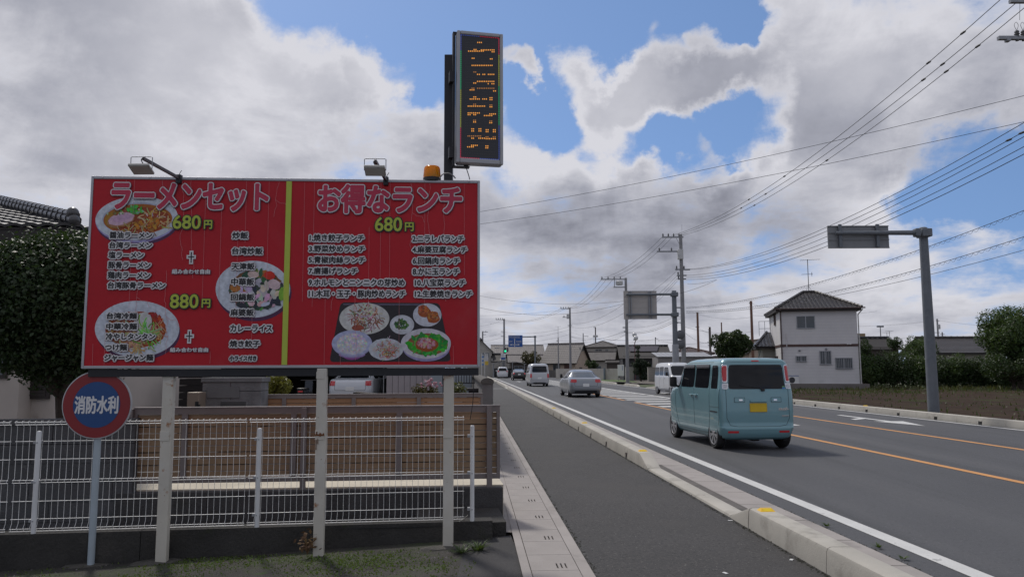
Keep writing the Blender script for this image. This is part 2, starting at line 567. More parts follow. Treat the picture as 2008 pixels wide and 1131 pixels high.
# kerbs: blocks with joints, drain notches and a lowered crossing
def kerb_run(name, t_in, t_out, segs, top=.20, roadside=1):
    """segs: (s0, s1, top0, top1, bottom); the profile is rounded on its two upper edges"""
    b_ = MB()
    r = .035
    for (s0, s1, h0, h1, zb) in segs:
        ring = []
        for s_, h in ((s0, h0), (s1, h1)):
            pr = [(t_in, zb), (t_in + .012, h - r), (t_in + .012 + r * .3, h - r * .3), (t_in + .012 + r, h), (t_out - .02 - r, h),
                  (t_out - .02 - r * .3, h - r * .3), (t_out - .02, h - r), (t_out, zb)]
            ring.append([TS(t, s_, z) for t, z in pr])
        n = len(ring[0])
        vs_ = ring[0] + ring[1]
        fs = [(i, i + n, i + n + 1, i + 1) for i in range(n - 1)] + [tuple(range(n)), tuple(reversed(range(n, 2 * n))), (0, n - 1, 2 * n - 1, n)]
        b_.add(vs_, fs)
    return tag(b_.build(name, CONC, smooth=True, angle=35), kind='structure')


def blocks(s0, s1, L=2.0, notch=True, top=.20, start_ramp=False, end_ramp=False):
    out_ = []
    s_ = s0
    if start_ramp:
        out_.append((s_, s_ + .55, .035, top, -.02))
        s_ += .557
    end = s1 - (.56 if end_ramp else 0)
    while s_ < end - .2:
        e_ = min(s_ + L, end)
        m_ = (s_ + e_) / 2
        if notch and e_ - s_ > 1.5:
            out_ += [(s_, m_ - .08, top, top, -.02), (m_ - .08, m_ + .08, top, top, .095), (m_ + .08, e_ - .009, top, top, -.02)]
        else:
            out_.append((s_, e_ - .009, top, top, -.02))
        s_ = e_
    if end_ramp:
        out_.append((s1 - .55, s1, top, .035, -.02))
    return out_


segs = blocks(-10, 8.2, notch=False, end_ramp=True) + [(s_, min(s_ + 1.25, 12.0) - .009, .035, .035, -.02) for s_ in (8.21, 9.46, 10.71)] \
    + blocks(12.0, 58.5, start_ramp=True, end_ramp=True) + [(58.5, 62, .035, .035, -.02)] + blocks(62, 84, notch=False, start_ramp=True, end_ramp=True) \
    + blocks(90, 180, notch=False, start_ramp=True, end_ramp=True, L=4)
kerb_run('kerb', 2.68, 2.93, segs)
# low concrete apron between kerb and road asphalt
b = MB()
s = -10
while s < 180:
    L = .9 if 6 < s < 14 else (1.8 if s < 60 else 6)
    b.add([TS(2.93 + (.10 if 7.8 < s < 12.1 else 0), s, .016), TS(3.42, s, .010), TS(3.42, s + L - .012, .010), TS(2.93 + (.10 if 7.8 < s < 12.1 else 0), s + L - .012, .016)], [(0, 1, 2, 3)])
    s += L
tag(b.build('kerb_apron', CONC2), kind='structure')
tag(strip(MB(), 2.90, 3.06, 7.9, 12.8, .012).build('asphalt_joint', mat('old_mortar', (.10, .092, .086), rough=.95, var=.3, scale=3, fine=.3)), kind='structure')
sheet('kerb_bed', [TS(2.6, -12), TS(3.45, -12), TS(3.45, 182), TS(2.6, 182)], mat('dark_joint', (.03, .028, .026), rough=.95), 0.001)
segs = blocks(-6, 58) + [(58.0, 61.0, .2, .05, -.02)] + blocks(64, 70, start_ramp=True, end_ramp=True) + blocks(74, 96, start_ramp=True, end_ramp=True)
kerb_run('far_side_kerb', 13.72, 13.97, segs, roadside=-1)
b = MB()
for (x0, x1, y) in ((-40, 8, 197.2), (10, 40, 198)):
    b.box((x0, y, -.01), (x1, y + .25, .2))
tag(b.build('cross_street_kerb', CONC), kind='structure')
b = strip(MB(), 2.68, .86, 60.0, 60.4, .009)
tag(b.build('stop_line', MARKW), kind='structure')

# yellow reflectors on the kerbs
YREF = mat('yellow_reflector', (.80, .48, .02), rough=.3, var=.05)


def reflector(s_, t, label):
    o = empty('kerb_reflector', label, 'reflector', TS(t, s_, .2), math.atan(-SLOPE), 'yellow reflectors on the kerbs')
    b_ = MB()
    b_.add([(-.07, -.055, 0), (.07, -.055, 0), (.07, .055, 0), (-.07, .055, 0), (-.05, -.018, .026), (.05, -.018, .026), (.05, .018, .026), (-.05, .018, .026)],
           [(4, 5, 6, 7), (0, 1, 5, 4), (1, 2, 6, 5), (2, 3, 7, 6), (3, 0, 4, 7), (3, 2, 1, 0)])
    b_.build('reflector_body', YREF, o)
    c = MB().add([(-.042, -.047, .0065), (.042, -.047, .0065), (.038, -.024, .0237), (-.038, -.024, .0237)], [(0, 1, 2, 3)])
    c.build('reflector_lens', mat('reflector_lens', (.85, .62, .03), rough=.15, var=0), o)
    return o


reflector(7.48, 2.80, 'yellow reflector on the near kerb right before the lowered crossing')
reflector(12.78, 2.80, 'yellow reflector on the kerb just past the lowered crossing')
reflector(19.3, 2.80, 'third yellow reflector along the walkway kerb, small and pale')
reflector(26.5, 2.80, 'tiny yellow reflector on the walkway kerb beside the silver sedan')
reflector(27.3, 13.85, 'yellow reflector on the far kerb left of the tall sign mast')
reflector(47.0, 13.85, 'yellow reflector on the far kerb behind the teal van')

# drain gutter with loose covers beside the walkway
b = MB()
strip(b, .385, .455, -12, 60, .012, 12)
strip(b, .832, .925, -12, 60, .012, 12)
strip(b, .385, .925, 60, 180, .012, 12)
strip(b, .455, .832, -12, 60, -.03, 12, 1)
tag(b.build('drain_gutter', [CONC2, mat('dark_joint', (.03, .028, .026))]), kind='structure')
SLOTC = mat('drain_slot', (.008, .008, .008), rough=.9, var=0)


def cover_mesh(slots):
    b_ = MB()
    x0, x1, L = .461, .826, .494
    xs = [x0] + ([x0 + .205 + i * .034 + d for i in range(3) for d in (0, .013)] if slots else []) + [x1]
    if slots:
        ya, yb = .06, L * .42
        b_.box((x0, 0, -.03), (x1, ya, .013)).box((x0, yb, -.03), (x1, L, .013))
        for i in range(0, len(xs), 2):
            b_.box((xs[i], ya, -.03), (xs[i + 1], yb, .013))
    else:
        b_.box((x0, 0, -.03), (x1, L, .013))
    return b_


cv_a = cover_mesh(True).build('drain_cover', CONC2)
cv_b = cover_mesh(False).build('drain_cover', CONC2)
tag(cv_a, 'flat concrete drain cover with three finger slots beside the walkway', 'drain cover', 'slotted drain covers along the walkway')
tag(cv_b, 'plain concrete drain cover without slots between the slotted ones', 'drain cover', 'plain drain covers along the walkway')
first = {0: True, 1: True}
for i in range(44):
    k = i % 2
    src = (cv_a, cv_b)[k]
    o = src if first[k] else src.copy()
    if not first[k]:
        COL.objects.link(o)
    first[k] = False
    s_ = 5.05 + i * .5
    o.location = TS(0, s_)
    o.rotation_euler = (0, 0, math.atan(-SLOPE))
strip(MB(), .461, .826, 27.05, 60, .0125, 30).build('long_drain_cover', CONC2)
tag(COL.objects['long_drain_cover'], kind='structure')
strip(MB(), .461, .826, -12, 5.04, .0125, 8).build('near_drain_cover', CONC2)
tag(COL.objects['near_drain_cover'], kind='structure')
sheet('concrete_border', [(-.10, 7.5), (.02, 7.5), (-.22, 14), (-2.7, 60), (-2.9, 60), (-.6, 14), (-.30, 8.3), (-.12, 8.25)], CONC2, .006)


# small plants and litter
def grass_tuft(loc, label, n=30, h=.12, w=.09, col='weed_leaf', group=None, cat='weed'):
    rnd = random.Random(hash(label) % 9999)
    b_ = MB()
    for i in range(n):
        a = rnd.random() * 6.28
        r0 = rnd.random() * w * .4
        x, y = math.cos(a) * r0, math.sin(a) * r0
        hh = h * (.5 + .5 * rnd.random())
        lean = w * (.4 + rnd.random())
        c, s2 = math.cos(a), math.sin(a)
        wd = .004 + .004 * rnd.random() if h < .2 else .01
        p0, p1, p2 = Vector((x, y, 0)), Vector((x + c * lean * .4, y + s2 * lean * .4, hh * .7)), Vector((x + c * lean, y + s2 * lean, hh))
        sd = Vector((-s2, c, 0)) * wd
        b_.add([p0 - sd, p0 + sd, p1 + sd * .8, p1 - sd * .8, p2], [(0, 1, 2, 3), (3, 2, 4)])
    o = b_.build('weed_tuft', leafmat('weed_leaf', (.055, .085, .022)))
    o.location = loc
    return tag(o, label, cat, group)


grass_tuft(G(938, 1078), 'green weed tuft at the foot of the right billboard post', 50, .08, .11)
grass_tuft(G(905, 1082), 'low weed spreading over gravel left of the weed tuft', 40, .06, .14)
for i, (px, py) in enumerate(((1622, 1031), (1722, 1072), (1771, 1095), (1517, 1007))):
    grass_tuft(G(px, py, .012), ('tiny weed in the joint of the kerb apron, farthest of those near the white line', 'tiny weed in the apron joint by the second kerb block', 'tiny weed in the apron joint nearest the camera', 'tiny weed beside the near yellow reflector')[i], 14, .035, .05, group='weeds in the kerb joint')
dead = MB()
rnd = random.Random(4)
for i in range(60):
    p = Vector((rnd.gauss(0, .045), rnd.gauss(0, .03), .02 + abs(rnd.gauss(0, .07))))
    a, c = Vector((rnd.gauss(0, 1), rnd.gauss(0, 1), rnd.gauss(0, 1))).normalized() * .024, Vector((rnd.gauss(0, 1), rnd.gauss(0, 1), rnd.gauss(0, 1))).normalized() * .014
    dead.add([p - a, p + c, p + a, p - c], [(0, 1, 2, 3)])
for i in range(9):
    a = i * .7
    dead.tube([(0, 0, -.02), (.03 * math.cos(a), .02 * math.sin(a), .07), (.075 * math.cos(a), .05 * math.sin(a), .13 - .008 * i)], .0025, 4)
o = dead.build('dead_weed', mat('dead_leaf', (.13, .075, .035), rough=.9, island=.4))
o.location = G(603, 1082)
tag(o, 'small dry brown weed against the middle billboard post', 'weed')
for i, (px, py) in enumerate(((1337, 937), (1350, 947), (1500, 983), (1521, 990))):
    pass
for i, (px, py) in enumerate(((1600, 1105), (1552, 1097), (1422, 1123), (1432, 1020))):
    o = MB().box((-.022, -.012, 0), (.022, .012, .004)).build('paper_scrap', WHITEP)
    o.location, o.rotation_euler = G(px, py, .006), (0, 0, i)
    tag(o, 'tiny white paper scrap on the dark walkway by the kerb', 'litter', 'paper scraps on the walkway')
# grass stuff over the mossy gravel
rnd = random.Random(11)
b = MB()
for i in range(26000):
    px = rnd.random()
    x = -4.4 + px * 4.1
    y = 4.9 + rnd.random() * 2.0
    dens = .5 + .5 * math.sin(x * 3.1 + y * 2.3) * math.cos(x * 1.3 - y * 4.1)
    if rnd.random() > dens ** 1.3 * (1.0 if -3.2 < x < -.5 else .35) * (1 if y > 5.7 else .5):
        continue
    h = .006 + .012 * rnd.random()
    a = rnd.random() * 6.28
    c, s_ = math.cos(a) * .008, math.sin(a) * .008
    z = zg(x) - .004
    b.add([(x - c, y - s_, z), (x + c, y + s_, z), (x + s_ * 1.2, y - c * 1.2, z + h)], [(0, 1, 2)])
tag(b.build('moss_cover', leafmat('moss_leaf', (.085, .125, .026))), kind='stuff')
# pebbles on the gravel
b = MB()
for i in range(900):
    x, y = -4.4 + rnd.random() * 3.9, 4.6 + rnd.random() * 2.2
    r = .004 + .008 * rnd.random() ** 3
    z = zg(x) - .004
    b.add([(x - r, y, z), (x, y - r, z), (x + r, y, z), (x, y + r, z), (x, y, z + r * .9)], [(0, 1, 4), (1, 2, 4), (2, 3, 4), (3, 0, 4)])
tag(b.build('loose_gravel', mat('pebble_stone', (.13, .12, .115), rough=.9, island=.5)), kind='stuff')
# sparse weeds and stalks over the field
b = MB()
for i in range(20000):
    x, y = 12.5 + rnd.random() * 34, 18 + 38 * rnd.random() ** .8
    if x < 14.2 + SLOPE * y + .1:
        continue
    d = .5 + .5 * math.sin(x * .7 + 1.3 * math.sin(y * .45)) * math.cos(y * .5 + x * .2)
    if rnd.random() > d * (.22 + .7 * (y > 44)):
        continue
    h = .05 + .12 * rnd.random() * (1.6 if y > 38 else 1)
    a = rnd.random() * 6.28
    c, s_ = math.cos(a) * .03, math.sin(a) * .03
    b.add([(x - c, y - s_, .02), (x + c, y + s_, .02), (x + s_ * 2, y - c * 2, .02 + h)], [(0, 1, 2)])
tag(b.build('field_weeds', leafmat('field_weed', (.048, .068, .018))), kind='stuff')

# grit and moss along the kerb foot and the gutter edge
rnd = random.Random(23)
b = MB()
for i in range(5200):
    s_ = 4.6 + 26 * rnd.random() ** 2
    e = rnd.choice((2.672, 2.672, .93, 3.43))
    t = e + rnd.gauss(0, .012) - (.02 if e == 2.672 else -.012 if e < 1 else 0)
    p = TS(t, s_, .005)
    r = .003 + .009 * rnd.random() ** 3
    b.add([(p.x - r, p.y, p.z), (p.x, p.y - r, p.z), (p.x + r, p.y, p.z), (p.x, p.y + r, p.z), (p.x, p.y, p.z + r * .8)], [(0, 1, 4), (1, 2, 4), (2, 3, 4), (3, 0, 4)])
tag(b.build('kerb_grit', mat('dark_grit', (.035, .036, .026), rough=.95, island=.5)), kind='stuff')
# ================================================================== BILLBOARD
RED = mat('billboard_red', (.42, .014, .024), spec=.25, rough=.5, var=.09, scale=.9, fine=.04, bscale=8, spots=[(1.3, .58, .8, (.40, .04, .05))])
FRAME = mat('billboard_frame', (.36, .365, .39), rough=.4, metal=.6, var=.08)
POSTP = mat('rusty_cream_paint', (.52, .49, .43), rough=.55, var=.10, scale=3.0,
            spots=[(1.7, .5, .8, (.58, .57, .54)), (7, .61, .68, (.30, .15, .07)), (24, .66, .70, (.16, .06, .025))])
DARKST = mat('dark_steel', (.018, .019, .024), rough=.45, metal=.3, var=.15)
PINKCR = mat('crack_line', (.55, .22, .24), rough=.6, var=0)


def tex_attr(name, rough=.5):
    m = mat(name, (.5, .5, .5), rough=rough, var=0)
    N, L = m.node_tree.nodes, m.node_tree.links
    a = N.new('ShaderNodeAttribute')
    a.attribute_name = 'print'
    h = N.new('ShaderNodeHueSaturation')
    n = N.new('ShaderNodeTexNoise')
    n.inputs['Scale'].default_value = 30
    t_ = N.new('ShaderNodeTexCoord')
    L.new(t_.outputs['Object'], n.inputs['Vector'])
    r_ = N.new('ShaderNodeMapRange')
    r_.inputs[1].default_value, r_.inputs[2].default_value, r_.inputs[3].default_value, r_.inputs[4].default_value = .3, .7, .95, 1.35
    h.inputs['Saturation'].default_value = 1.2
    L.new(n.outputs[0], r_.inputs[0])
    L.new(r_.outputs[0], h.inputs['Value'])
    L.new(a.outputs['Color'], h.inputs['Color'])
    L.new(h.outputs[0], N['Principled BSDF'].inputs['Base Color'])
    return m


PRINT = tex_attr('printed_vinyl')

# the board's plane: corners of the photograph carried onto two posts' depths
bTL, bTR, bBL, bBR = P(177, 346, 6.66), P(940, 354, 6.88), P(162, 723, 6.66), P(942, 720, 6.88)
_o = (bBL + bTL) / 2
BU = Vector((bTR.x - bTL.x, bTR.y - bTL.y, 0)).normalized()
BV = Vector((0, 0, 1))
BN = BU.cross(BV) * 1.0          # towards the viewer
if BN.y > 0:
    BN = -BN
BO = Vector((bTL.x, bTL.y, 0))


def BP(px, py):
    "pixel of the photograph -> (u, v) on the board's plane"
    d = ray(px, py)
    o_ = Vector((0, 0, CAM_H))
    t = (BO - o_).dot(BN) / d.dot(BN)
    q = o_ + d * t - BO
    return q.dot(BU), q.z


UL = (BP(177, 346)[0] + BP(162, 723)[0]) / 2
UR = (BP(940, 354)[0] + BP(942, 720)[0]) / 2
VT = (BP(177, 346)[1] + BP(940, 354)[1]) / 2
VB = (BP(162, 723)[1] + BP(942, 720)[1]) / 2
MBD = Matrix(((BU.x, 0, -BN.x, BO.x), (BU.y, 0, -BN.y, BO.y), (0, 1, 0, 0), (0, 0, 0, 1)))  # (u, v, depth behind the face) -> world


def bpt(u, v, d=0.0):
    return MBD @ Vector((u, v, d))


bill = empty('menu_billboard', 'big red menu billboard with Japanese lettering on three rusty cream posts', 'billboard', (BO.x + BU.x * (UL + UR) / 2, BO.y + BU.y * (UL + UR) / 2, 0))
BINV = Matrix.Translation(-Vector(bill.location))
MLOC = BINV @ MBD
b = MB()
b.box((UL + .02, VB + .02, 0), (UR - .02, VT - .02, .10), 0, MLOC)
b.build('sign_panel', RED, bill)
b = MB()
for (a, c) in (((UL, VB, -.008), (UL + .022, VT, .12)), ((UR - .022, VB, -.008), (UR, VT, .12)),
               ((UL + .022, VB, -.008), (UR - .022, VB + .026, .12)), ((UL + .022, VT - .026, -.008), (UR - .022, VT, .12))):
    b.box(a, c, 0, MLOC, ch=.004)
for i in range(9):
    u = UL + .1 + i * (UR - UL - .2) / 8
    b.lathe([(.007, 0), (.005, .004), (0, .005)], 8, 0, MLOC @ Matrix.Translation((u, VT - .012, -.008)) @ Matrix.Rotation(R(180), 4, 'X'))
b.build('sign_frame', FRAME, bill)
b = MB().box((UL + .05, VB - .07, .02), (UR - .01, VB - .004, .11), 0, MLOC)
for u in (UL + .35, UL + 1.6, UR - .3):
    b.box((u, VB + .05, .105), (u + .05, VT - .05, .15), 0, MLOC)
b.build('back_rail', DARKST, bill)


def zone(z):
    ox, oy, k = z
    return lambda x, y: BP(ox + x / k, oy + y / k)


Z1, Z2 = zone((150, 320, 2.693)), zone((550, 320, 2.693))
# stripe between the two halves
st = [Z1(1106, 84), Z1(1134, 85), Z1(1117, 1076), Z1(1088, 1076)]
um0, um1 = (st[0][0] + st[3][0]) / 2, (st[1][0] + st[2][0]) / 2
MB().box((um0, VB + .028, -.0092), (um1, VT - .028, .004), 0, MLOC).build('divider_stripe', mat('lime_stripe', (.42, .50, .06), rough=.5, var=.05), bill)

# ---- lettering
_glyphs = {}


def glyphs(s):
    if s in _glyphs:
        return _glyphs[s]
    cv = bpy.data.curves.new('text', 'FONT')
    cv.body, cv.resolution_u = s, 3
    o_ = bpy.data.objects.new('text', cv)
    COL.objects.link(o_)
    me = bpy.data.meshes.new_from_object(o_)
    V = np.array([v.co[:2] for v in me.vertices])
    F = [tuple(p.vertices) for p in me.polygons]
    bpy.data.objects.remove(o_)
    bpy.data.curves.remove(cv)
    bpy.data.meshes.remove(me)
    V -= V.min(0)
    V /= np.maximum(V.max(0), 1e-6)
    _glyphs[s] = (V, F)
    return _glyphs[s]


def lettering(name, s, box, layers, parent, M, d0=-.002, step=.00012, shear=0.0, arc=0.0):
    """box (u0, v0, u1, v1); layers: (material, spread, copies, shift) from back to front"""
    V, F = glyphs(s)
    u0, v0, u1, v1 = box
    b_, mats, d = MB(), [], d0
    for (m, r, n, sh) in layers:
        mats.append(m)
        for k in range(n):
            a = 2 * math.pi * k / n
            du, dv = (r * math.cos(a) + sh[0], r * math.sin(a) + sh[1]) if n > 1 else sh
            b_.add([(u0 + du + p[0] * (u1 - u0) + shear * p[1], v0 + dv + p[1] * (v1 - v0), d) for p in V], F, len(mats) - 1, M)
            d -= step
    return b_.build(name, mats, parent)


def zbox(Z, x0, y0, x1, y1, pad=0.0):
    a, c = Z(x0, y1), Z(x1, y0)
    return a[0] + pad, a[1] + pad, c[0] - pad, c[1] - pad


CRIM = mat('crimson_ink', (.44, .020, .065), rough=.5, var=.03)
LIME = mat('lime_ink', (.40, .48, .05), rough=.5, var=.04)
PLUM = mat('plum_shadow_ink', (.10, .03, .06), rough=.5, var=0)
HEAD_L = [(PLUM, .0230, 12, (.003, -.003)), (WHITEINK, .0190, 14, (0, 0)), (CRIM, .0105, 12, (0, 0))]
MENU_L = [(PLUM, .0145, 6, (.004, -.004)), (WHITEINK, .0130, 11, (0, 0)), (INK, .0028, 6, (0, 0))]
PRICE_L = [(INK, .0125, 10, (.002, -.002)), (LIME, .0035, 6, (0, 0))]
NOTE_L = [(PLUM, .0075, 6, (.002, -.002)), (WHITEINK, .0018, 4, (0, 0))]
lettering('headline', 'ラーメンセット', zbox(Z1, 178, 105, 1025, 255, .018), HEAD_L, bill, MLOC, -.0100)
lettering('headline', 'お得なランチ', zbox(Z2, 192, 115, 965, 270, .018), HEAD_L, bill, MLOC, -.0100)
for Z, t_, bx in ((Z1, '680', (508, 275, 662, 350)), (Z1, '円', (672, 300, 722, 350)), (Z1, '880', (493, 690, 650, 768)), (Z1, '円', (660, 715, 712, 765)),
                  (Z2, '680', (497, 285, 645, 362)), (Z2, '円', (655, 312, 706, 362))):
    L_ = PRICE_L if t_ != '円' else [(INK, .0115, 8, (.002, -.002)), (LIME, .0028, 5, (0, 0))]
    if t_ != '円':
        L_ = [(INK, .0130, 12, (.002, -.002)), (LIME, .0034, 10, (0, 0))]
    lettering('price', t_, zbox(Z, *bx, pad=.006), L_, bill, MLOC, -.0110)
MENU1 = [('醤油ラーメン', 178, 365, 402, 397), ('台湾ラーメン', 176, 418, 402, 450), ('塩ラーメン', 172, 468, 358, 502), ('豚骨ラーメン', 170, 522, 394, 556),
         ('鶏肉ラーメン', 168, 574, 392, 610), ('台湾豚骨ラーメン', 168, 628, 472, 662), ('台湾冷麺', 162, 790, 322, 822), ('中華冷麺', 160, 845, 322, 878),
         ('冷やしタンタン', 158, 898, 418, 932), ('つけ麺', 154, 955, 270, 988), ('ジャージャン麺', 150, 1008, 408, 1043),
         ('炒飯', 825, 365, 908, 400), ('台湾炒飯', 823, 447, 985, 482), ('天津飯', 821, 528, 942, 562), ('中華飯', 819, 608, 940, 645), ('回鍋飯', 817, 690, 940, 725),
         ('麻婆飯', 815, 770, 938, 806), ('カレーライス', 814, 853, 1035, 890), ('焼き餃子', 811, 935, 970, 970), ('小ライス付き', 810, 1016, 952, 1042)]
MENU2 = [('1.焼き餃子ランチ', 155, 378, 442, 413), ('3.野菜炒めランチ', 152, 436, 446, 470), ('5.青椒肉絲ランチ', 150, 494, 448, 528), ('7.唐揚げランチ', 150, 552, 408, 586),
         ('9.ホルモンとニンニクの芽炒め', 150, 612, 656, 648), ('11.木耳・玉子・豚肉炒めランチ', 150, 670, 660, 708), ('2.ニラレバランチ', 697, 382, 968, 417),
         ('4.麻婆豆腐ランチ', 697, 440, 985, 474), ('6.回鍋肉ランチ', 699, 498, 946, 534), ('8.かに玉ランチ', 699, 555, 944, 590), ('10.八宝菜ランチ', 710, 612, 976, 650),
         ('12.生姜焼きランチ', 710, 672, 1012, 708)]
for Z, L_ in ((Z1, MENU1), (Z2, MENU2)):
    for (t_, *bx) in L_:
        lettering('menu_line', t_, zbox(Z, *bx, pad=.001), MENU_L, bill, MLOC, -.0098, step=.0001)
for bx in ((505, 560, 708, 585), (495, 972, 698, 997)):
    lettering('menu_note', '組み合わせ自由', zbox(Z1, *bx, pad=.002), NOTE_L, bill, MLOC, -.0098)
for (cx, cy) in ((608, 498), (598, 915)):
    b = MB()
    for mi, (g, d) in enumerate(((.012, -.0100), (0, -.0108))):
        u, v = Z1(cx, cy)
        hw, hh, w = .028, .048, .010
        b.box((u - w / 2 - g, v - hh - g, d), (u + w / 2 + g, v + hh + g, d + .001), mi, MLOC)
        b.box((u - hw - g, v + .004 - w / 2 - g, d - .0003), (u + hw + g, v + .004 + w / 2 + g, d + .0007), mi, MLOC)
    b.build('plus_mark', [WHITEINK, INK], bill)


# ---- printed food pictures
class Art:
    def __init__(self, Z, d0):
        self.Z, self.d, self.v, self.f, self.c = Z, d0, [], [], []

    def poly(self, pts, col):
        n = len(self.v)
        uv = [self.Z(x, y) for x, y in pts]
        area = sum(uv[i][0] * uv[(i + 1) % len(uv)][1] - uv[(i + 1) % len(uv)][0] * uv[i][1] for i in range(len(uv)))
        if area < 0:
            uv = uv[::-1]
        self.v += [(u, v, self.d) for u, v in uv]
        self.f.append(tuple(range(n, n + len(uv))))
        self.c.append(col)

    def ell(self, cx, cy, rx, ry, col, rot=0., n=40, jit=0., rnd=None):
        c, s_ = math.cos(rot), math.sin(rot)
        pts = []
        for k in range(n):
            a = 2 * math.pi * k / n
            q = 1 + (jit * (rnd.random() - .5) if jit else 0)
            x, y = rx * q * math.cos(a), ry * q * math.sin(a)
            pts.append((cx + c * x - s_ * y, cy + s_ * x + c * y))
        self.poly(pts, col)

    def strand(self, x, y, L, w, ang, bend, col):
        pts = []
        n = 6
        mid = []
        a = ang
        px, py = x, y
        for k in range(n + 1):
            mid.append((px, py, a))
            px += math.cos(a) * L / n
            py += math.sin(a) * L / n
            a += bend / n
        l = [(p[0] - math.sin(p[2]) * w / 2, p[1] + math.cos(p[2]) * w / 2) for p in mid]
        r = [(p[0] + math.sin(p[2]) * w / 2, p[1] - math.cos(p[2]) * w / 2) for p in mid]
        for k in range(n):
            self.poly([l[k], l[k + 1], r[k + 1], r[k]], col)

    def scatter(self, rnd, n, cx, cy, rx, ry, kind, cols, size):
        for i in range(n):
            a, q = rnd.random() * 6.283, math.sqrt(rnd.random())
            x, y = cx + rx * q * math.cos(a), cy + ry * q * math.sin(a)
            col = tuple(c * (.75 + .5 * rnd.random()) for c in rnd.choice(cols))
            if kind == 'strand':
                self.strand(x, y, size * (.6 + .8 * rnd.random()), size * .11, rnd.random() * 6.28, rnd.uniform(-1.5, 1.5), col)
            elif kind == 'chunk':
                self.ell(x, y, size * (.6 + .6 * rnd.random()), size * (.35 + .4 * rnd.random()), col, rnd.random() * 3.1, 9, .4, rnd)
            else:
                self.ell(x, y, size * (.4 + .8 * rnd.random()), size * (.4 + .8 * rnd.random()), col, rnd.random() * 3, 7, .5, rnd)

    def build(self, name='food_picture'):
        me = bpy.data.meshes.new(name)
        for i, f in enumerate(self.f):
            for k in f:
                self.v[k] = (self.v[k][0], self.v[k][1], -.0010 - .0072 * i / len(self.f))
        me.from_pydata([tuple(MLOC @ Vector(p)) for p in self.v], [], self.f)
        at = me.color_attributes.new('print', 'FLOAT_COLOR', 'CORNER')
        buf = []
        for f, c in zip(self.f, self.c):
            buf += [min(1, c[0]), min(1, c[1]), min(1, c[2]), 1] * len(f)
        at.data.foreach_set('color', buf)
        me.materials.append(PRINT)
        o_ = bpy.data.objects.new(name, me)
        return link(o_, bill)


rnd = random.Random(3)
PL, PLD, LAV = (.47, .50, .56), (.34, .37, .45), (.30, .28, .46)
a = Art(Z1, -.0012)                        # noodle soup bowl
a.ell(324, 318, 216, 116, (.06, .02, .06), -.06)
a.ell(318, 298, 218, 122, LAV, -.05, 64)
a.ell(318, 292, 218, 116, PL, -.05, 64)
a.ell(322, 292, 186, 84, PLD, -.04, 64)
a.ell(324, 296, 182, 80, (.30, .11, .035), -.04, 64)
a.ell(330, 302, 168, 70, (.24, .055, .025), -.04, 64)
a.ell(210, 300, 60, 46, (.30, .17, .05), 0, 30, .1, rnd)
a.scatter(rnd, 40, 425, 300, 75, 52, 'strand', [(.50, .40, .25), (.45, .36, .38), (.42, .30, .14)], 46)
a.scatter(rnd, 30, 380, 315, 70, 45, 'chunk', [(.34, .14, .05), (.40, .20, .08), (.20, .06, .03)], 15)
a.ell(235, 300, 76, 36, (.30, .17, .10), -.25, 24, .1, rnd)
a.ell(238, 295, 70, 31, (.47, .34, .42), -.25, 24, .08, rnd)
a.ell(240, 292, 48, 18, (.42, .29, .40), -.25, 24, .1, rnd)
a.scatter(rnd, 26, 318, 245, 44, 22, 'chunk', [(.10, .32, .09), (.06, .24, .06), (.22, .42, .22)], 14)
a.scatter(rnd, 14, 205, 260, 55, 14, 'chunk', [(.10, .20, .08), (.4, .4, .36), (.2, .1, .05)], 9)
a.scatter(rnd, 30, 330, 350, 110, 26, 'strand', [(.36, .25, .10), (.22, .08, .04), (.45, .36, .30)], 34)
a.build()
a = Art(Z1, -.0012)                        # cold noodles
a.ell(326, 892, 222, 148, (.05, .015, .05), 0)
a.ell(320, 874, 223, 148, PL, 0, 64)
a.ell(325, 872, 176, 104, (.42, .45, .52), 0, 64)
a.ell(316, 878, 160, 96, (.26, .07, .035), 0, 48, .05, rnd)
a.scatter(rnd, 120, 400, 850, 62, 62, 'bit', [(.26, .03, .03), (.18, .03, .02), (.32, .08, .05)], 10)
a.scatter(rnd, 50, 425, 890, 40, 46, 'strand', [(.44, .28, .18), (.40, .30, .20)], 36)
a.scatter(rnd, 60, 300, 960, 52, 26, 'strand', [(.46, .34, .22), (.40, .26, .16)], 44)
a.ell(350, 850, 48, 66, (.42, .42, .42), .3, 30, .1, rnd)
a.scatter(rnd, 34, 372, 905, 50, 62, 'strand', [(.16, .40, .10), (.30, .46, .18), (.10, .28, .06)], 56)
a.scatter(rnd, 90, 240, 880, 80, 70, 'chunk', [(.20, .10, .05), (.28, .16, .08), (.16, .05, .04), (.3, .3, .2)], 12)
a.build()
a = Art(Z1, -.0012)                        # chop suey rice plate
a.ell(938, 682, 198, 152, (.05, .015, .05), .0)
a.ell(932, 665, 197, 150, PL, .0, 64)
a.ell(945, 660, 152, 108, (.43, .46, .53), 0, 64)
a.ell(950, 668, 146, 104, (.14, .07, .035), 0, 40, .05, rnd)
FOODS = [(.02, .05, .03), (.03, .08, .035), (.44, .34, .34), (.46, .38, .42), (.32, .14, .06), (.10, .22, .06), (.42, .40, .40), (.02, .02, .03)]
a.scatter(rnd, 150, 955, 670, 135, 92, 'chunk', FOODS, 24)
a.scatter(rnd, 40, 960, 720, 120, 60, 'chunk', [(.02, .04, .03), (.015, .02, .03)], 22)
a.scatter(rnd, 16, 960, 690, 110, 60, 'chunk', [(.46, .40, .44)], 28)
a.ell(935, 588, 30, 18, (.48, .38, .36), .1, 24)
a.ell(1020, 592, 30, 22, (.46, .07, .06), .2, 16, .15, rnd)
a.ell(1045, 640, 34, 26, (.48, .38, .40), .4, 20, .1, rnd)
a.ell(1085, 690, 16, 36, (.20, .36, .08), .1, 16, .1, rnd)
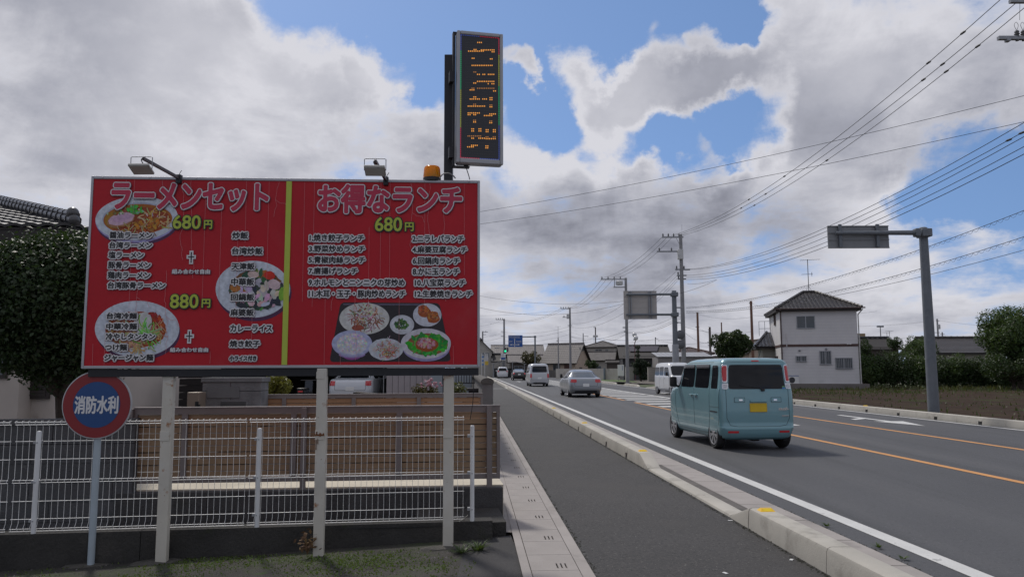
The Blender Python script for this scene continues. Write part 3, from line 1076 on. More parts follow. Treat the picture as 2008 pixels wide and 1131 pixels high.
a.ell(840, 660, 28, 20, (.34, .16, .07), 0, 16, .2, rnd)
a.build()
a = Art(Z2, -.0012)                        # lunch tray


def rquad(q, r, col):
    pts = []
    for i in range(4):
        p0, p1, p2 = Vector(q[i - 1]), Vector(q[i]), Vector(q[(i + 1) % 4])
        aa, cc = p1 + (p0 - p1).normalized() * r, p1 + (p2 - p1).normalized() * r
        for k in range(7):
            t = k / 6
            pts.append(tuple((1 - t) ** 2 * aa + 2 * t * (1 - t) * p1 + t * t * cc))
    a.poly(pts, col)


rquad([(318, 734), (840, 738), (902, 1046), (258, 1049)], 26, (.013, .010, .014))
rquad([(332, 741), (760, 743), (760, 750), (332, 748)], 3, (.10, .09, .13))
a.ell(443, 820, 132, 83, (.45, .45, .44), 0, 56)
a.ell(446, 820, 112, 66, (.47, .47, .47), 0, 56)
a.scatter(rnd, 150, 448, 818, 78, 54, 'strand', [(.22, .08, .06), (.44, .38, .34), (.16, .06, .05), (.30, .16, .20), (.10, .12, .06), (.35, .16, .10)], 34)
a.ell(408, 868, 32, 15, (.24, .08, .06), 0, 18, .2, rnd)
a.scatter(rnd, 30, 450, 800, 64, 44, 'strand', [(.48, .44, .40)], 40)
a.ell(642, 852, 64, 51, (.44, .45, .49), 0, 44)
a.ell(642, 850, 50, 38, (.47, .48, .52), 0, 44)
a.scatter(rnd, 46, 640, 850, 33, 26, 'chunk', [(.03, .08, .03), (.02, .05, .02), (.08, .15, .05)], 10)
a.ell(775, 801, 75, 61, (.44, .45, .50), 0, 44)
a.ell(775, 799, 62, 48, (.47, .48, .53), 0, 44)
for (x, y) in ((758, 780), (806, 812)):
    a.ell(x, y, 36, 32, (.26, .09, .05), .3, 16, .25, rnd)
    a.scatter(rnd, 40, x - 2, y - 3, 27, 24, 'chunk', [(.34, .13, .07), (.40, .18, .10), (.22, .07, .04)], 8)
a.ell(378, 1022, 42, 16, (.20, .07, .20), 0, 30)
a.ell(378, 1010, 70, 18, (.26, .20, .36), 0, 36)
a.ell(378, 952, 107, 70, (.32, .32, .46), 0, 56)
a.ell(378, 948, 104, 66, (.36, .38, .52), 0, 56)
a.ell(378, 954, 82, 56, (.46, .45, .50), 0, 44, .08, rnd)
a.scatter(rnd, 320, 378, 950, 76, 50, 'bit', [(.50, .49, .54), (.45, .43, .49), (.48, .46, .48)], 6)
a.ell(558, 982, 91, 58, (.42, .44, .48), 0, 50, .03, rnd)
a.scatter(rnd, 120, 558, 975, 78, 48, 'strand', [(.46, .47, .47), (.44, .42, .42)], 22)
a.scatter(rnd, 110, 565, 985, 50, 38, 'strand', [(.42, .16, .10), (.36, .24, .08), (.45, .4, .38), (.10, .10, .07), (.4, .12, .1)], 22)
a.ell(770, 970, 126, 76, (.26, .24, .38), 0, 56)
a.ell(768, 952, 132, 80, (.44, .43, .47), 0, 56)
a.ell(776, 956, 108, 58, (.20, .09, .05), 0, 50)
a.scatter(rnd, 130, 776, 956, 100, 52, 'chunk', [(.05, .26, .05), (.03, .18, .04), (.10, .34, .08)], 17)
a.ell(774, 958, 62, 36, (.24, .08, .04), 0, 30, .1, rnd)
a.scatter(rnd, 110, 770, 950, 48, 26, 'bit', [(.42, .22, .24), (.46, .30, .32), (.32, .12, .12)], 9)
a.build()
# ---- cracks and seams of the old vinyl
rnd = random.Random(8)
b = MB()
wv_ = .0011


def crack(pts, w):
    for p, q in zip(pts[:-1], pts[1:]):
        d = Vector((q[0] - p[0], q[1] - p[1], 0))
        if d.length < 1e-5:
            continue
        s_ = Vector((-d.y, d.x, 0)).normalized() * w
        z = Vector((0, 0, -.0088))
        b.add([Vector((*p, 0)) - s_ + z, Vector((*p, 0)) + s_ + z, Vector((*q, 0)) + s_ + z, Vector((*q, 0)) - s_ + z], [(0, 1, 2, 3)], 0, MLOC)


for i in range(34):
    u = UL + .08 + (UR - UL - .16) * (i + rnd.random() * .7) / 34
    if um0 - .01 < u < um1 + .01:
        continue
    v0 = VT - .03 if rnd.random() < .55 else VB + (VT - VB) * rnd.random()
    L = (VT - VB) * rnd.uniform(.15, .7)
    if rnd.random() < .6:
        crack([(u, max(VB + .03, v0 - L)), (u - .004, v0)], .0009)
    else:
        x, y, pts = u, v0, []
        while y > max(VB + .03, v0 - L * .8):
            pts.append((x, y))
            y -= .03 + .03 * rnd.random()
            x += rnd.gauss(0, .008)
            x = min(max(x, UL + .03), UR - .03)
        crack(pts, .0011)
        if len(pts) > 5 and rnd.random() < .5:
            x, y = pts[len(pts) // 2]
            crack([(x, y), (x + .04, y - .03), (x + .09, y - .035), (x + .11, y - .09)], .001)
b.build('vinyl_crack', PINKCR, bill)

# ---- posts
for (tx, ty, bx, by, w) in ((330, 728, 314, 1103, 21), (629, 724, 623, 1089, 19.5), (879.5, 722, 878, 1073, 19.5)):
    g = G(bx, by, zg((bx - 1004) * 6.5 / FPX))
    hw = w / 2 * g.y / FPX * 1.0
    b = MB()
    top = VB - .004
    # a steel box post with a plated joint and a foot plate
    b.box((g.x - hw, g.y, g.z - .05), (g.x + hw, g.y + 1.3 * hw, top), 0, BINV, ch=.006)
    b.box((g.x - hw * 1.04, g.y - .006, .94), (g.x + hw * .75, g.y, 1.02), 0, BINV, ch=.002)
    b.box((g.x - hw * 1.06, g.y - .004, top - .09), (g.x + hw * .5, g.y, top - .03), 0, BINV)
    po_ = b.build('post', POSTP, bill)
    if tx == 629:
        c_ = MB().box((g.x - hw * 1.06, g.y - .010, .975), (g.x + hw * .8, g.y - .0065, .990), 0, BINV)
        for (u_, z_, w_, h_) in ((-.03, 1.0, .012, .022), (.0, .985, .018, .03), (.028, .99, .010, .018), (-.035, .90, .006, .09), (-.02, .93, .005, .05)):
            c_.box((g.x + u_ - w_ / 2, g.y - .0085, z_ - h_ / 2), (g.x + u_ + w_ / 2, g.y - .0005, z_ + h_ / 2), 0, BINV, ch=.002)
        c_.build('rusty_joint', mat('rust', (.15, .055, .02), rough=.9, var=.35, scale=40), po_)
for i, (bx, by, rx) in enumerate(((300, 1107, .27), (860, 1080, .22), (165, 1112, .26))):
    g = G(bx, by, zg((bx - 1004) * 6.5 / FPX))
    b = MB().lathe([(rx * 1.0, -.03), (rx * .8, .004), (rx * .45, .014), (0, .016)], 14, 0, Matrix.Rotation(.3, 4, 'Z') @ Matrix.Diagonal((1, .45, 1, 1)))
    o = b.build('concrete_footing', mat('old_footing', (.075, .070, .062), rough=.95, var=.3, scale=6, bump=.8, bscale=40), smooth=True)
    o.location = (g.x, g.y + .12, g.z)
    tag(o, ('low rough concrete footing round the left billboard post', 'low rough concrete footing round the right billboard post', 'flat concrete footing under the round sign post')[i], 'footing')

# ---- LED display on its mast
ledY = 6.78
lt, lb = P(880, 107, ledY + .12), P(880, 352, ledY + .12)
led = empty('led_display', 'tall black LED text display with amber dots on a dark mast above the billboard', 'led sign', (lt.x, lt.y, VT))
LI = Matrix.Translation(-Vector(led.location))
wm = 8.7 * (ledY + .12) / FPX
MB().box((lt.x - wm, lt.y - .0, VT - 1.0), (lt.x + wm, lt.y + .09, lt.z), 0, LI, ch=.004).build('mast', DARKST, led)
c0, c1, c2, c3 = P(896, 62, ledY), P(985, 66, ledY), P(983, 324, ledY), P(898, 319, ledY)
LU = Vector((1, .22, 0)).normalized()
cx_, cz_ = (c0.x + c1.x + c2.x + c3.x) / 4, (c0.z + c1.z + c2.z + c3.z) / 4
lw, lh = (c1.x - c0.x) / LU.x, (c0.z - c3.z + c1.z - c2.z) / 2
LC = Vector((cx_ + .004, ledY, cz_))
LN = Vector((LU.y, -LU.x, 0))
ML = LI @ Matrix(((LU.x, 0, LN.x, LC.x), (LU.y, 0, LN.y, LC.y), (0, 1, 0, LC.z), (0, 0, 0, 1)))   # (u, v, towards viewer)
hw, hh = lw / 2, lh / 2
b = MB()
CAB = mat('led_cabinet', (.33, .335, .355), rough=.4, metal=.3, var=.06)
b.box((-hw, -hh, -.11), (hw, hh, -.012), 0, ML, ch=.02)
for (a_, c_) in (((-hw, -hh, -.02), (-hw + .03, hh, .012)), ((hw - .03, -hh, -.02), (hw, hh, .012)), ((-hw + .03, -hh, -.02), (hw - .03, -hh + .045, .012)), ((-hw + .03, hh - .035, -.02), (hw - .03, hh, .012))):
    b.box(a_, c_, 0, ML, ch=.008)
b.build('cabinet', CAB, led)
FACE = mat('led_face', (.017, .019, .026), rough=.35, var=.05)
MB().box((-hw + .028, -hh + .043, -.02), (hw - .028, hh - .033, -.006), 0, ML).build('display_face', FACE, led)
zs = 8.08


def led_uv(x, y, oy):
    "pixel of the photograph on the display -> local u, v"
    px, py = 890 + x / zs, oy + y / zs
    d = ray(px, py)
    o_ = Vector((0, 0, CAM_H))
    t = (LC - o_).dot(LN) / d.dot(LN)
    q = o_ + d * t - LC
    return q.dot(LU), q.z


ROWS = [(60, 190, '380 408 437'), (60, 302, '322 351'), (60, 308, '437 466 494 523 551 580 608 637'), (60, 327, '235 264 292 322 351 380 408 437 466'), (60, 338, '608 637'),
        (60, 440, '292 320'), (60, 450, '580 606'), (60, 553, '290 319 348 376 405 434 463 491 520 549 578 606'), (60, 658, '320 347'), (60, 695, '376 405 462 490 548 576 605 634'),
        (60, 806, '376 405 432 460 488 517 546 575 605 634'), (60, 832, '318 346'), (60, 843, '546 605 634'), (60, 915, '290 318 376 405 434 462 490 519 548 576 605 634'),
        (60, 940, '260 288 318'), (60, 957, '632 660'), (60, 1053, '318 346'), (60, 1065, '575 604'), (60, 1085, '260 288 316 346 375 403 460 488 517'), (60, 1095, '575 604'),
        (190, 118, '316 345'), (190, 147, '228 257 286 316 345 374 402 430 460 488'), (190, 130, '575 602'), (190, 158, '575 602'),
        (190, 255, '228 257 286 316 345 374 403'), (190, 271, '572 602 630 658'), (190, 283, '228 257 318 345'), (190, 297, '486 515 543 572 602'),
        (190, 372, '316 343'), (190, 398, '316 343'), (190, 383, '572 600'), (190, 410, '572 600'),
        (190, 508, '286 312 400 428'), (190, 522, '514 543 628 656'), (190, 541, '286 312 400 428'), (190, 552, '514 541 628 656'),
        (190, 620, '225 252 282 310 340 370 398 425'), (190, 634, '512 541 626 655'), (190, 655, '286 312 398 425 454 484'), (190, 662, '512 541 568 597 626 655'),
        (190, 768, '282 310 340 370'), (190, 778, '510 540'), (190, 792, '220 250 280 308'), (190, 808, '510 538')]
DIM = {(60, 658), (60, 915), (190, 118), (190, 130), (190, 372), (190, 383), (190, 620), (190, 634)}
AMB = mat('lit_led_dot', (.5, .2, .03), rough=.4, var=0, emit=(1.0, .40, .07), estr=.62)
AMBD = mat('dim_led_dot', (.3, .12, .03), rough=.4, var=0, emit=(1.0, .42, .12), estr=.22)
OFFD = mat('unlit_led_dot', (.035, .035, .042), rough=.35, var=0)
dots = MB()
u0_, v0_ = led_uv(235, 190, 60)
for i in range(-1, 17):
    for j in range(-1, 42):
        u, v = u0_ + (i - .5) * .0156, v0_ - j * .0156 * 1.62
        if abs(u) < hw - .05 and -hh + .06 < v < hh - .05:
            dots.box((u - .0035, v - .0035, -.0065), (u + .0035, v + .0035, -.0045), 2, ML)
for (oy, y, xs) in ROWS:
    for x in xs.split():
        u, v = led_uv(float(x), y, oy)
        dots.box((u - .0044, v - .0050, -.0065), (u + .0044, v + .0050, -.0025), 1 if (oy, y) in DIM else 0, ML)
dots.build('led_dots', [AMB, AMBD, OFFD], led)
# coloured border lights
b = MB()
cols = [('border_light_red', (.8, .05, .12)), ('border_light_green', (.02, .65, .25)), ('border_light_yellow', (.55, .6, .08)), ('border_light_blue', (.10, .16, .6))]
cm = [mat(n, c, rough=.4, var=0, emit=c, estr=.18) for n, c in cols]
x_, t_, bo = hw - .034, hh - .038, -hh + .05
H_ = t_ - bo
for (x0, segs_) in ((-x_, [(0, .13, 3), (.13, .45, 1), (.45, .76, 2), (.76, 1, 0)]), (x_ - .006, [(0, .14, 0), (.14, .40, 2), (.40, .72, 1), (.72, 1, 3)])):
    for f0, f1, ci in segs_:
        n = int((f1 - f0) * 60)
        for k in range(n):
            v1 = t_ - H_ * (f0 + (f1 - f0) * k / n)
            b.box((x0, v1 - H_ * (f1 - f0) / n * .8, -.007), (x0 + .006, v1, -.003), ci, ML)
for k in range(18):
    uu = -x_ + 2 * x_ * k / 18
    b.box((uu, t_ - .003, -.007), (uu + .014, t_ + .003, -.003), 3 if k < 9 else 0, ML)
    b.box((uu, bo - .003, -.007), (uu + .014, bo + .003, -.003), 0 if k < 9 else 3, ML)
b.build('border_lights', cm, led)
b = MB()
q = lambda x, y, z=.0: ML @ Vector((x, y, z))
b.box((-hw - .028, -hh - .02, -.12), (-hw - .006, hh + .012, -.06), 0, ML).box((-hw - .028, hh + .002, -.12), (hw * .75, hh + .012, -.06), 0, ML)
b.box((-hw - .028, -hh - .022, -.12), (-hw + .13, -hh - .010, -.06), 0, ML).box((-hw + .08, -hh - .010, -.10), (-hw + .12, -hh + .01, -.07), 0, ML)
b.box((-hw - .06, .15, -.13), (-hw - .02, .25, -.05), 0, ML).box((-hw - .06, -hh + .06, -.13), (-hw - .02, -hh + .16, -.05), 0, ML)
b.build('bracket', DARKST, led)
p0 = q(-hw + .10, -hh - .02, -.08)
p1 = LI @ P(921, 352, ledY + .02)
MB().tube(catmull([p0, p0.lerp(p1, .5) + Vector((.008, 0, -.02)), p1], 6), .004, 6).build('power_lead', BLACK, led)
# cable looped round the mast foot
MB().tube(catmull([LI @ P(x, y, ledY - .03) for x, y in ((862, 350), (868, 342), (880, 340), (889, 345), (893, 350))], 5), .006, 6).build('loose_cable', mat('grey_cable', (.2, .2, .21), var=0), led)

# ---- amber beacon
g = P(846, 351, 6.85)
bc = empty('warning_beacon', 'amber rotating warning beacon sitting on top of the billboard', 'beacon', (g.x, g.y + .05, VT))
b = MB().lathe([(.082, .0), (.082, .028), (.074, .034)], 28)
b.build('beacon_base', BLACK, bc, True)
AMBER = mat('amber_plastic', (.80, .36, .008), rough=.22, var=.06, scale=6, coat=.4)
b = MB().lathe([(.078, .030), (.080, .045), (.074, .115), (.071, .128), (.062, .138), (.0, .142)], 32)
b.build('amber_dome', AMBER, bc, True, 60)
_N, _L = AMBER.node_tree.nodes, AMBER.node_tree.links
_t, _m = _N.new('ShaderNodeBsdfTranslucent'), _N.new('ShaderNodeMixShader')
_t.inputs[0].default_value, _m.inputs[0].default_value = (.95, .42, .01, 1), .55
_L.new(_N['Principled BSDF'].outputs[0], _m.inputs[1])
_L.new(_t.outputs[0], _m.inputs[2])
_L.new(_m.outputs[0], [n for n in _N if n.type == 'OUTPUT_MATERIAL'][0].inputs[0])
b = MB().lathe([(.045, .04), (.05, .075), (.03, .12), (0, .125)], 18, 0, Matrix.Translation((0.02, -.015, 0)))
b.build('beacon_mirror', CHROME, bc, True)


# ---- two floodlights on arms
def floodlight(base, tip, head_c, yaw, label):
    base, tip, head_c = Vector(base), Vector(tip), Vector(head_c)
    o_ = empty('floodlight', label, 'floodlight', base, 0, 'floodlights above the billboard')
    L_ = Matrix.Translation(-base)
    ip = lambda p: L_ @ Vector(p)
    MB().bar(ip(base), ip(tip), .022, .024).build('arm', mat('arm_steel', (.10, .09, .095), rough=.5, metal=.4, var=.3, scale=12, spots=[(14, .6, .7, (.12, .05, .03))]), o_)
    MB().box((-.022, -.02, -.05), (.022, .03, .03), 0, Matrix.Identity(4), ch=.004).build('clamp', DARKST, o_)
    Mh = L_ @ Matrix.Translation(head_c) @ Matrix.Rotation(yaw, 4, 'Z') @ Matrix.Rotation(R(-24), 4, 'X')
    b_ = MB().box((-.085, -.062, -.012), (.085, .062, .010), 0, Mh, ch=.006)
    for k in range(13):
        x = -.062 + k * .0098
        b_.box((x, -.038, .008), (x + .0035, .045, .024), 0, Mh)
    h_ = b_.build('lamp_head', mat('floodlight_body', (.40, .39, .37), rough=.45, metal=.3, var=.08), o_)
    MB().box((-.076, -.054, -.0145), (.076, .054, -.0115), 0, Mh).build('lamp_glass', mat('lamp_glass', (.5, .5, .48), rough=.1, var=0), h_)
    tp = ip(tip)
    l_, r_ = Mh @ Vector((-.088, 0, 0)), Mh @ Vector((.088, 0, 0))
    up = Vector((0, 0, tp.z - l_.z))
    MB().tube([l_, l_ + up * .95, l_ + up + Vector((.012, 0, 0)), r_ + up + Vector((-.012, 0, 0)), r_ + up * .95, r_], .0035, 6).build('yoke', STEEL, o_)
    cc = Mh @ Vector((.03, .02, .02))
    MB().tube(catmull([tp + Vector((0, 0, .004)), tp.lerp(cc, .5) + Vector((-.03, 0, .025)), cc], 6), .0045, 6).build('lamp_cord', BLACK, o_)
    e_ = ip(base)
    MB().tube([e_ + Vector((0, -.01, .02)), e_ + Vector((.015, -.02, .04)), e_ + Vector((.03, -.02, .065))], .003, 5).build('cable_tie', BLACK, o_)
    return o_


fb = bpt(*BP(352, 350), -.012)
floodlight(fb, P(281, 311, 6.2), P(277, 331.5, 6.15), .0, 'floodlight on a long slanting arm above the left half of the billboard')
fb = bpt(*BP(757, 354), -.012)
floodlight(fb, P(736, 316, 6.25), P(735.5, 334.5, 6.18), .05, 'floodlight on a short steep arm above the right half of the billboard')
# ================================================================== LEFT SIDE
def leaves(pos, nor, size, rnd_, asp=.55):
    "small folded leaves as (verts, faces); pos and nor are arrays"
    n = len(pos)
    up = rnd_.normal(size=(n, 3))
    t = np.cross(nor, up)
    t /= np.linalg.norm(t, axis=1)[:, None] + 1e-9
    bb = np.cross(nor, t)
    sz = (size * (.6 + .8 * rnd_.random(n)))[:, None]
    v = np.empty((n, 4, 3))
    v[:, 0] = pos - t * sz * .5
    v[:, 1] = pos + bb * sz * asp * .5 + nor * sz * .10
    v[:, 2] = pos + t * sz * .5
    v[:, 3] = pos - bb * sz * asp * .5 + nor * sz * .10
    return v.reshape(-1, 3)


def leaf_object(name, vs_, m, parent=None):
    n = len(vs_) // 4
    me = bpy.data.meshes.new(name)
    me.vertices.add(len(vs_))
    me.vertices.foreach_set('co', vs_.astype(np.float32).ravel())
    me.loops.add(n * 4)
    me.loops.foreach_set('vertex_index', np.arange(n * 4, dtype=np.int32))
    me.polygons.add(n)
    me.polygons.foreach_set('loop_start', np.arange(0, n * 4, 4, dtype=np.int32))
    me.update(calc_edges=True)
    me.validate()
    me.materials.append(m)
    return link(bpy.data.objects.new(name, me), parent)


def clump_crown(clumps, n, size, seed, shell=.35, asp=.55, up=.3):
    """clumps: list of (centre, (rx, ry, rz), weight)"""
    r_ = np.random.default_rng(seed)
    w = np.array([c[2] for c in clumps], float)
    idx = r_.choice(len(clumps), n, p=w / w.sum())
    C = np.array([c[0] for c in clumps])[idx]
    RR = np.array([c[1] for c in clumps])[idx]
    d = r_.normal(size=(n, 3))
    d /= np.linalg.norm(d, axis=1)[:, None]
    q = 1 - shell * r_.random(n) ** 1.2 + .09 * r_.normal(size=n)
    pos = C + d * RR * q[:, None]
    nor = d + .8 * r_.normal(size=(n, 3)) + np.array([0, 0, up])
    nor /= np.linalg.norm(nor, axis=1)[:, None]
    return leaves(pos, nor, size, r_, asp)


def tree(name, label, base, clumps, n, size, leaf, seed, cat='tree', group=None, trunk=True, tr=.08, core=True, tcol='bark', shell=.35):
    base = Vector(base)
    o_ = empty(name, label, cat, base, 0, group)
    cl = [(tuple(Vector(c[0]) - base), c[1], c[2]) for c in clumps]
    leaf_object('crown', clump_crown(cl, n, size, seed, shell), leafmat(*leaf), o_)
    if trunk:
        b_ = MB()
        rnd_ = random.Random(seed)
        top = max(c[0][2] for c in cl)
        low = min(c[0][2] - c[1][2] for c in cl)
        mx = sum(c[0][0] for c in cl) / len(cl)
        my = sum(c[0][1] for c in cl) / len(cl)
        hub = Vector((mx * .5, my * .5, max(.25 * top, low * .9)))
        b_.tube([(0, 0, -.05), hub * .5 + Vector((tr * .4, 0, 0)), hub], [tr * 1.3, tr, tr * .85], 9)
        for c in cl:
            p = Vector(c[0])
            mid = hub.lerp(p, .5) + Vector((rnd_.gauss(0, .1), rnd_.gauss(0, .1), .1)) * (p - hub).length * .3
            b_.tube(catmull([hub, mid, p], 4), [tr * (.6 - .055 * k) for k in range(9)], 6)
        b_.build('trunk', mat('bark', (.055, .042, .033), rough=.95, var=.3, scale=9, bump=.8, bscale=40), o_, True)
    return o_


def ell_clumps(c, r, n, cr, seed, flat=1.0, zmin=-1.0):
    "clump centres spread over an ellipsoid"
    rnd_ = random.Random(seed)
    out_ = []
    for i in range(n):
        z = 1 - 2 * (i + .5) / n
        a = i * 2.399963 + rnd_.random() * .5
        q = math.sqrt(1 - z * z)
        k = .62 + .25 * rnd_.random()
        if z < zmin:
            continue
        p = (c[0] + r[0] * k * q * math.cos(a), c[1] + r[1] * k * q * math.sin(a), c[2] + r[2] * k * z)
        s_ = cr * (.75 + .5 * rnd_.random())
        out_.append((p, (s_, s_, s_ * flat), s_ * s_))
    out_.append((tuple(c), (r[0] * .6, r[1] * .6, r[2] * .6), r[0] * r[2] * .6))
    return out_


DARKW = mat('old_dark_concrete', (.038, .036, .034), rough=.95, var=.3, scale=2.2, bump=.8, bscale=35, fine=.3,
            spots=[(1.5, .56, .72, (.066, .06, .055)), (3.1, .60, .72, (.03, .035, .018))])
BLOCK = mat('grey_block', (.088, .091, .096), rough=.92, var=.2, scale=1.6, bump=.7, bscale=60, fine=.3,
            spots=[(1.1, .54, .74, (.05, .05, .05)), (5, .62, .72, (.15, .15, .15))])


def wl_y(x):
    return 7.24 + (x + .09) * .13


# dark base wall with its end block
b = MB()
wd = Vector((1, .118, 0)).normalized()
wn_ = Vector((-.118, 1, 0)).normalized()


def slab(b_, x0, x1, yoff, th, z0, z1, yf, mi=0):
    p0, p1 = Vector((x0, yf(x0) + yoff, 0)), Vector((x1, yf(x1) + yoff, 0))
    poly = [p0 + Vector((0, 0, z0)), p1 + Vector((0, 0, z0)), p1 + wn_ * th + Vector((0, 0, z0)), p0 + wn_ * th + Vector((0, 0, z0))]
    b_.prism(poly, (0, 0, z1 - z0), mi)


x = -9.3
while x < -.5:
    x1 = min(x + 1.52, -.065)
    slab(b, x, x1 - .006, 0, .17, -.5, .165, wl_y)
    x += 1.52
slab(b, -.9, -.062, .16, .75, -.1, .12, wl_y)
tag(b.build('base_wall', DARKW), 'low dark mossy concrete wall carrying the white wire fence', 'wall')

# white wire fence
fence = empty('wire_fence', 'white welded wire fence with round posts on the dark low wall', 'fence', (-3, wl_y(-3) + .085, .165))
FI = Matrix.Translation(-Vector(fence.location))
WIRE = mat('white_wire', (.74, .74, .73), rough=.5, var=.08)
FP = mat('white_fence_post', (.60, .61, .62), rough=.45, var=.08)
ZT, ZB = 1.10, .17
fy = lambda x, d=0: wl_y(x) + .085 - d
pans = [(-9.2, -6.05), (-6.0, -4.36), (-4.31, -2.40), (-2.36, -.46)]
hor = [.0, .022, .165, .32, .495, .518, .675, .825, .905, .925]
for (xa, xb) in pans:
    b = MB()
    n = int((xb - xa) / .0505)
    for i in range(n + 1):
        x = xa + (xb - xa) * i / n
        zz_ = [(ZT + .012, .000), (ZT + .012, .022), (ZT - .0, .034), (ZT - .022, .020), (ZT - .035, .0), (ZT - .48, 0), (ZT - .506, .022), (ZT - .532, 0), (ZB + .07, 0), (ZB + .03, .02), (ZB + .004, .002)]
        b.tube([FI @ Vector((x, fy(x, d), z)) for z, d in zz_], .0019, 4, caps=False)
    for h in hor:
        z = ZT - h
        d = .026 if h in (.0,) else (.014 if h in (.022, .495, .518, .905, .925) else .004)
        b.tube([FI @ Vector((xa - .01, fy(xa, d), z)), FI @ Vector((xb + .01, fy(xb, d), z))], .0027 if h not in (0, .022) else .0036, 5)
    b.build('wire_panel', WIRE, fence, True, 60)
for (tx, ty, bx, by) in ((75, 846, 69, 1045), (510, 838, 504, 1034), (926, 830, 925.5, 1026), (-420, 846, -430, 1045)):
    x = P(bx, by, wl_y(-4 + bx / 260)).x
    y = wl_y(x) + .02
    b = MB()
    z1 = 1.025
    b.tube([FI @ Vector((x, y, .10)), FI @ Vector((x, y, z1 - .012)), FI @ Vector((x, y, z1)), FI @ Vector((x, y, z1 + .004))], [.020, .020, .018, .008], 12)
    p_ = b.build('fence_post', FP, fence, True)
    c = MB()
    for z in (ZT - .17, ZT - .505, ZT - .83):
        c.box(FI @ Vector((x - .045, y - .005, z - .012)), FI @ Vector((x + .012, y + .05, z + .012)))
        c.lathe([(.006, 0), (.006, .006), (0, .008)], 8, 0, FI @ Matrix.Translation((x, y - .018, z)) @ Matrix.Rotation(R(90), 4, 'X'))
    c.build('clamp', ALU, p_)
# hanging cable from the board to the fence
p0, p1, p2 = P(928.5, 722, 6.95), P(927, 790, 7.1), P(922, 822, 7.27)
o = MB().tube(catmull([p0, P(928.5, 760, 7.0), p1, p2], 5), .0035, 5).build('thin_cable', BLACK)
tag(o, 'thin grey cable hanging from the billboard down to the wire fence corner', 'cable')
o = MB().tube(catmull([P(236, 1048, 6.84), P(330, 1043, 6.88), P(560, 1036, 7.0), P(760, 1034, 7.1), P(880, 1028, 7.18), P(918, 1010, 7.25)], 6), .004, 5).build('ground_cable', BLACK)
tag(o, 'thin dark cable sagging along the foot of the wire fence', 'cable')

# fire-water road sign
sd = 6.72
sc_, sb = P(190.5, 793, sd), G(178, 1107, zg(-3.55))
sign = empty('round_sign', 'round red and blue fire hydrant sign on a leaning pale blue post', 'road sign', sb)
SI = Matrix.Translation(-sb)
sr = 65.5 * sd / FPX
MS = SI @ Matrix.Translation(sc_) @ Matrix.Rotation(R(4), 4, 'Z') @ Matrix.Rotation(R(90), 4, 'X')
SPOST = mat('pale_blue_post', (.36, .42, .47), rough=.45, var=.10, scale=5, spots=[(12, .68, .73, (.25, .2, .15))])
ptop = P(197, 760, sd + .03)
d_ = (ptop - sb).normalized()
b = MB().tube([SI @ (sb - d_ * .1), SI @ ptop], .029, 14)
b.build('sign_post', SPOST, sign, True)
b = MB().lathe([(sr - .006, -.012), (sr, -.008), (sr, .004), (sr - .004, .007), (0, .007)], 64, 0, MS)
b.build('sign_rim', mat('pale_sign_rim', (.40, .40, .42), rough=.4, var=.05), sign, True, 30)
SRED = mat('sign_red', (.22, .014, .018), rough=.4, var=.06, scale=8)
SBLUE = mat('sign_blue', (.010, .058, .20), rough=.4, var=.05, scale=8)
MB().lathe([(sr - .010, .0085), (0, .0086)], 64, 0, MS).build('red_disc', SRED, sign)
MB().lathe([(sr * .675, .0105), (0, .0106)], 64, 0, MS).build('blue_disc', SBLUE, sign)
hw_, hh_ = sr * .615, sr * .25
Mt = MS
lettering('sign_text', '消防水利', (-hw_, -hh_, hw_, hh_), [(WHITEINK, .0042, 8, (0, 0))], sign, Mt, .0122, step=-.00012)
b = MB()
for z in (-.12, .12):
    b.box((-.05, z - .015, -.05), (.05, z + .015, -.013), 0, MS)
b.build('sign_clamp', STEEL, sign)


# grey block wall at the left with a cap and one pierced block
def bw_y(x):
    return 8.0 + (x + 3.75) * .118


b = MB()
xr = P(264, 900, bw_y(-3.75)).x
row = 0
z = -.35
while z < 1.0:
    x = xr
    off = .2 if row % 2 else 0
    first_ = True
    while x > -9:
        L = .395 - (off if first_ else 0)
        first_ = False
        pierced = (.95 < z + .1 < 1.15) and abs(x - .2 - P(38, 820, bw_y(-4.9)).x) < .25
        if pierced:
            cx = x - .2
            y = bw_y(cx)
            for k in range(12):
                a0, a1 = math.pi * k / 11, math.pi * (k + 1) / 11
            for (rr, zc) in ((.165, z + .012), (.10, z + .012)):
                pts = [(cx + rr * math.cos(math.pi * k / 12), y + .06, zc + rr * math.sin(math.pi * k / 12)) for k in range(13)]
                b.tube(pts, .018, 6)
            b.box((x - L + .002, y, z), (x - L + .03, y + .12, z + .19)).box((x - .03, y, z), (x - .002, y + .12, z + .19))
        else:
            slab(b, x - L + .004, x - .004, 0, .12, z, z + .186, bw_y)
        x -= L
    row += 1
    z += .193
slab(b, -9, xr, .008, .105, -.35, .80, bw_y)
slab(b, -9, xr + .01, -.012, .145, z, z + .055, bw_y)
CAPZ = z
tag(b.build('block_wall', BLOCK), 'grey concrete block wall with cap and a pierced block, behind the wire fence', 'wall')


# retaining wall and brown slat fence
def rw_y(x):
    return 8.25 + (x + .1) * .078


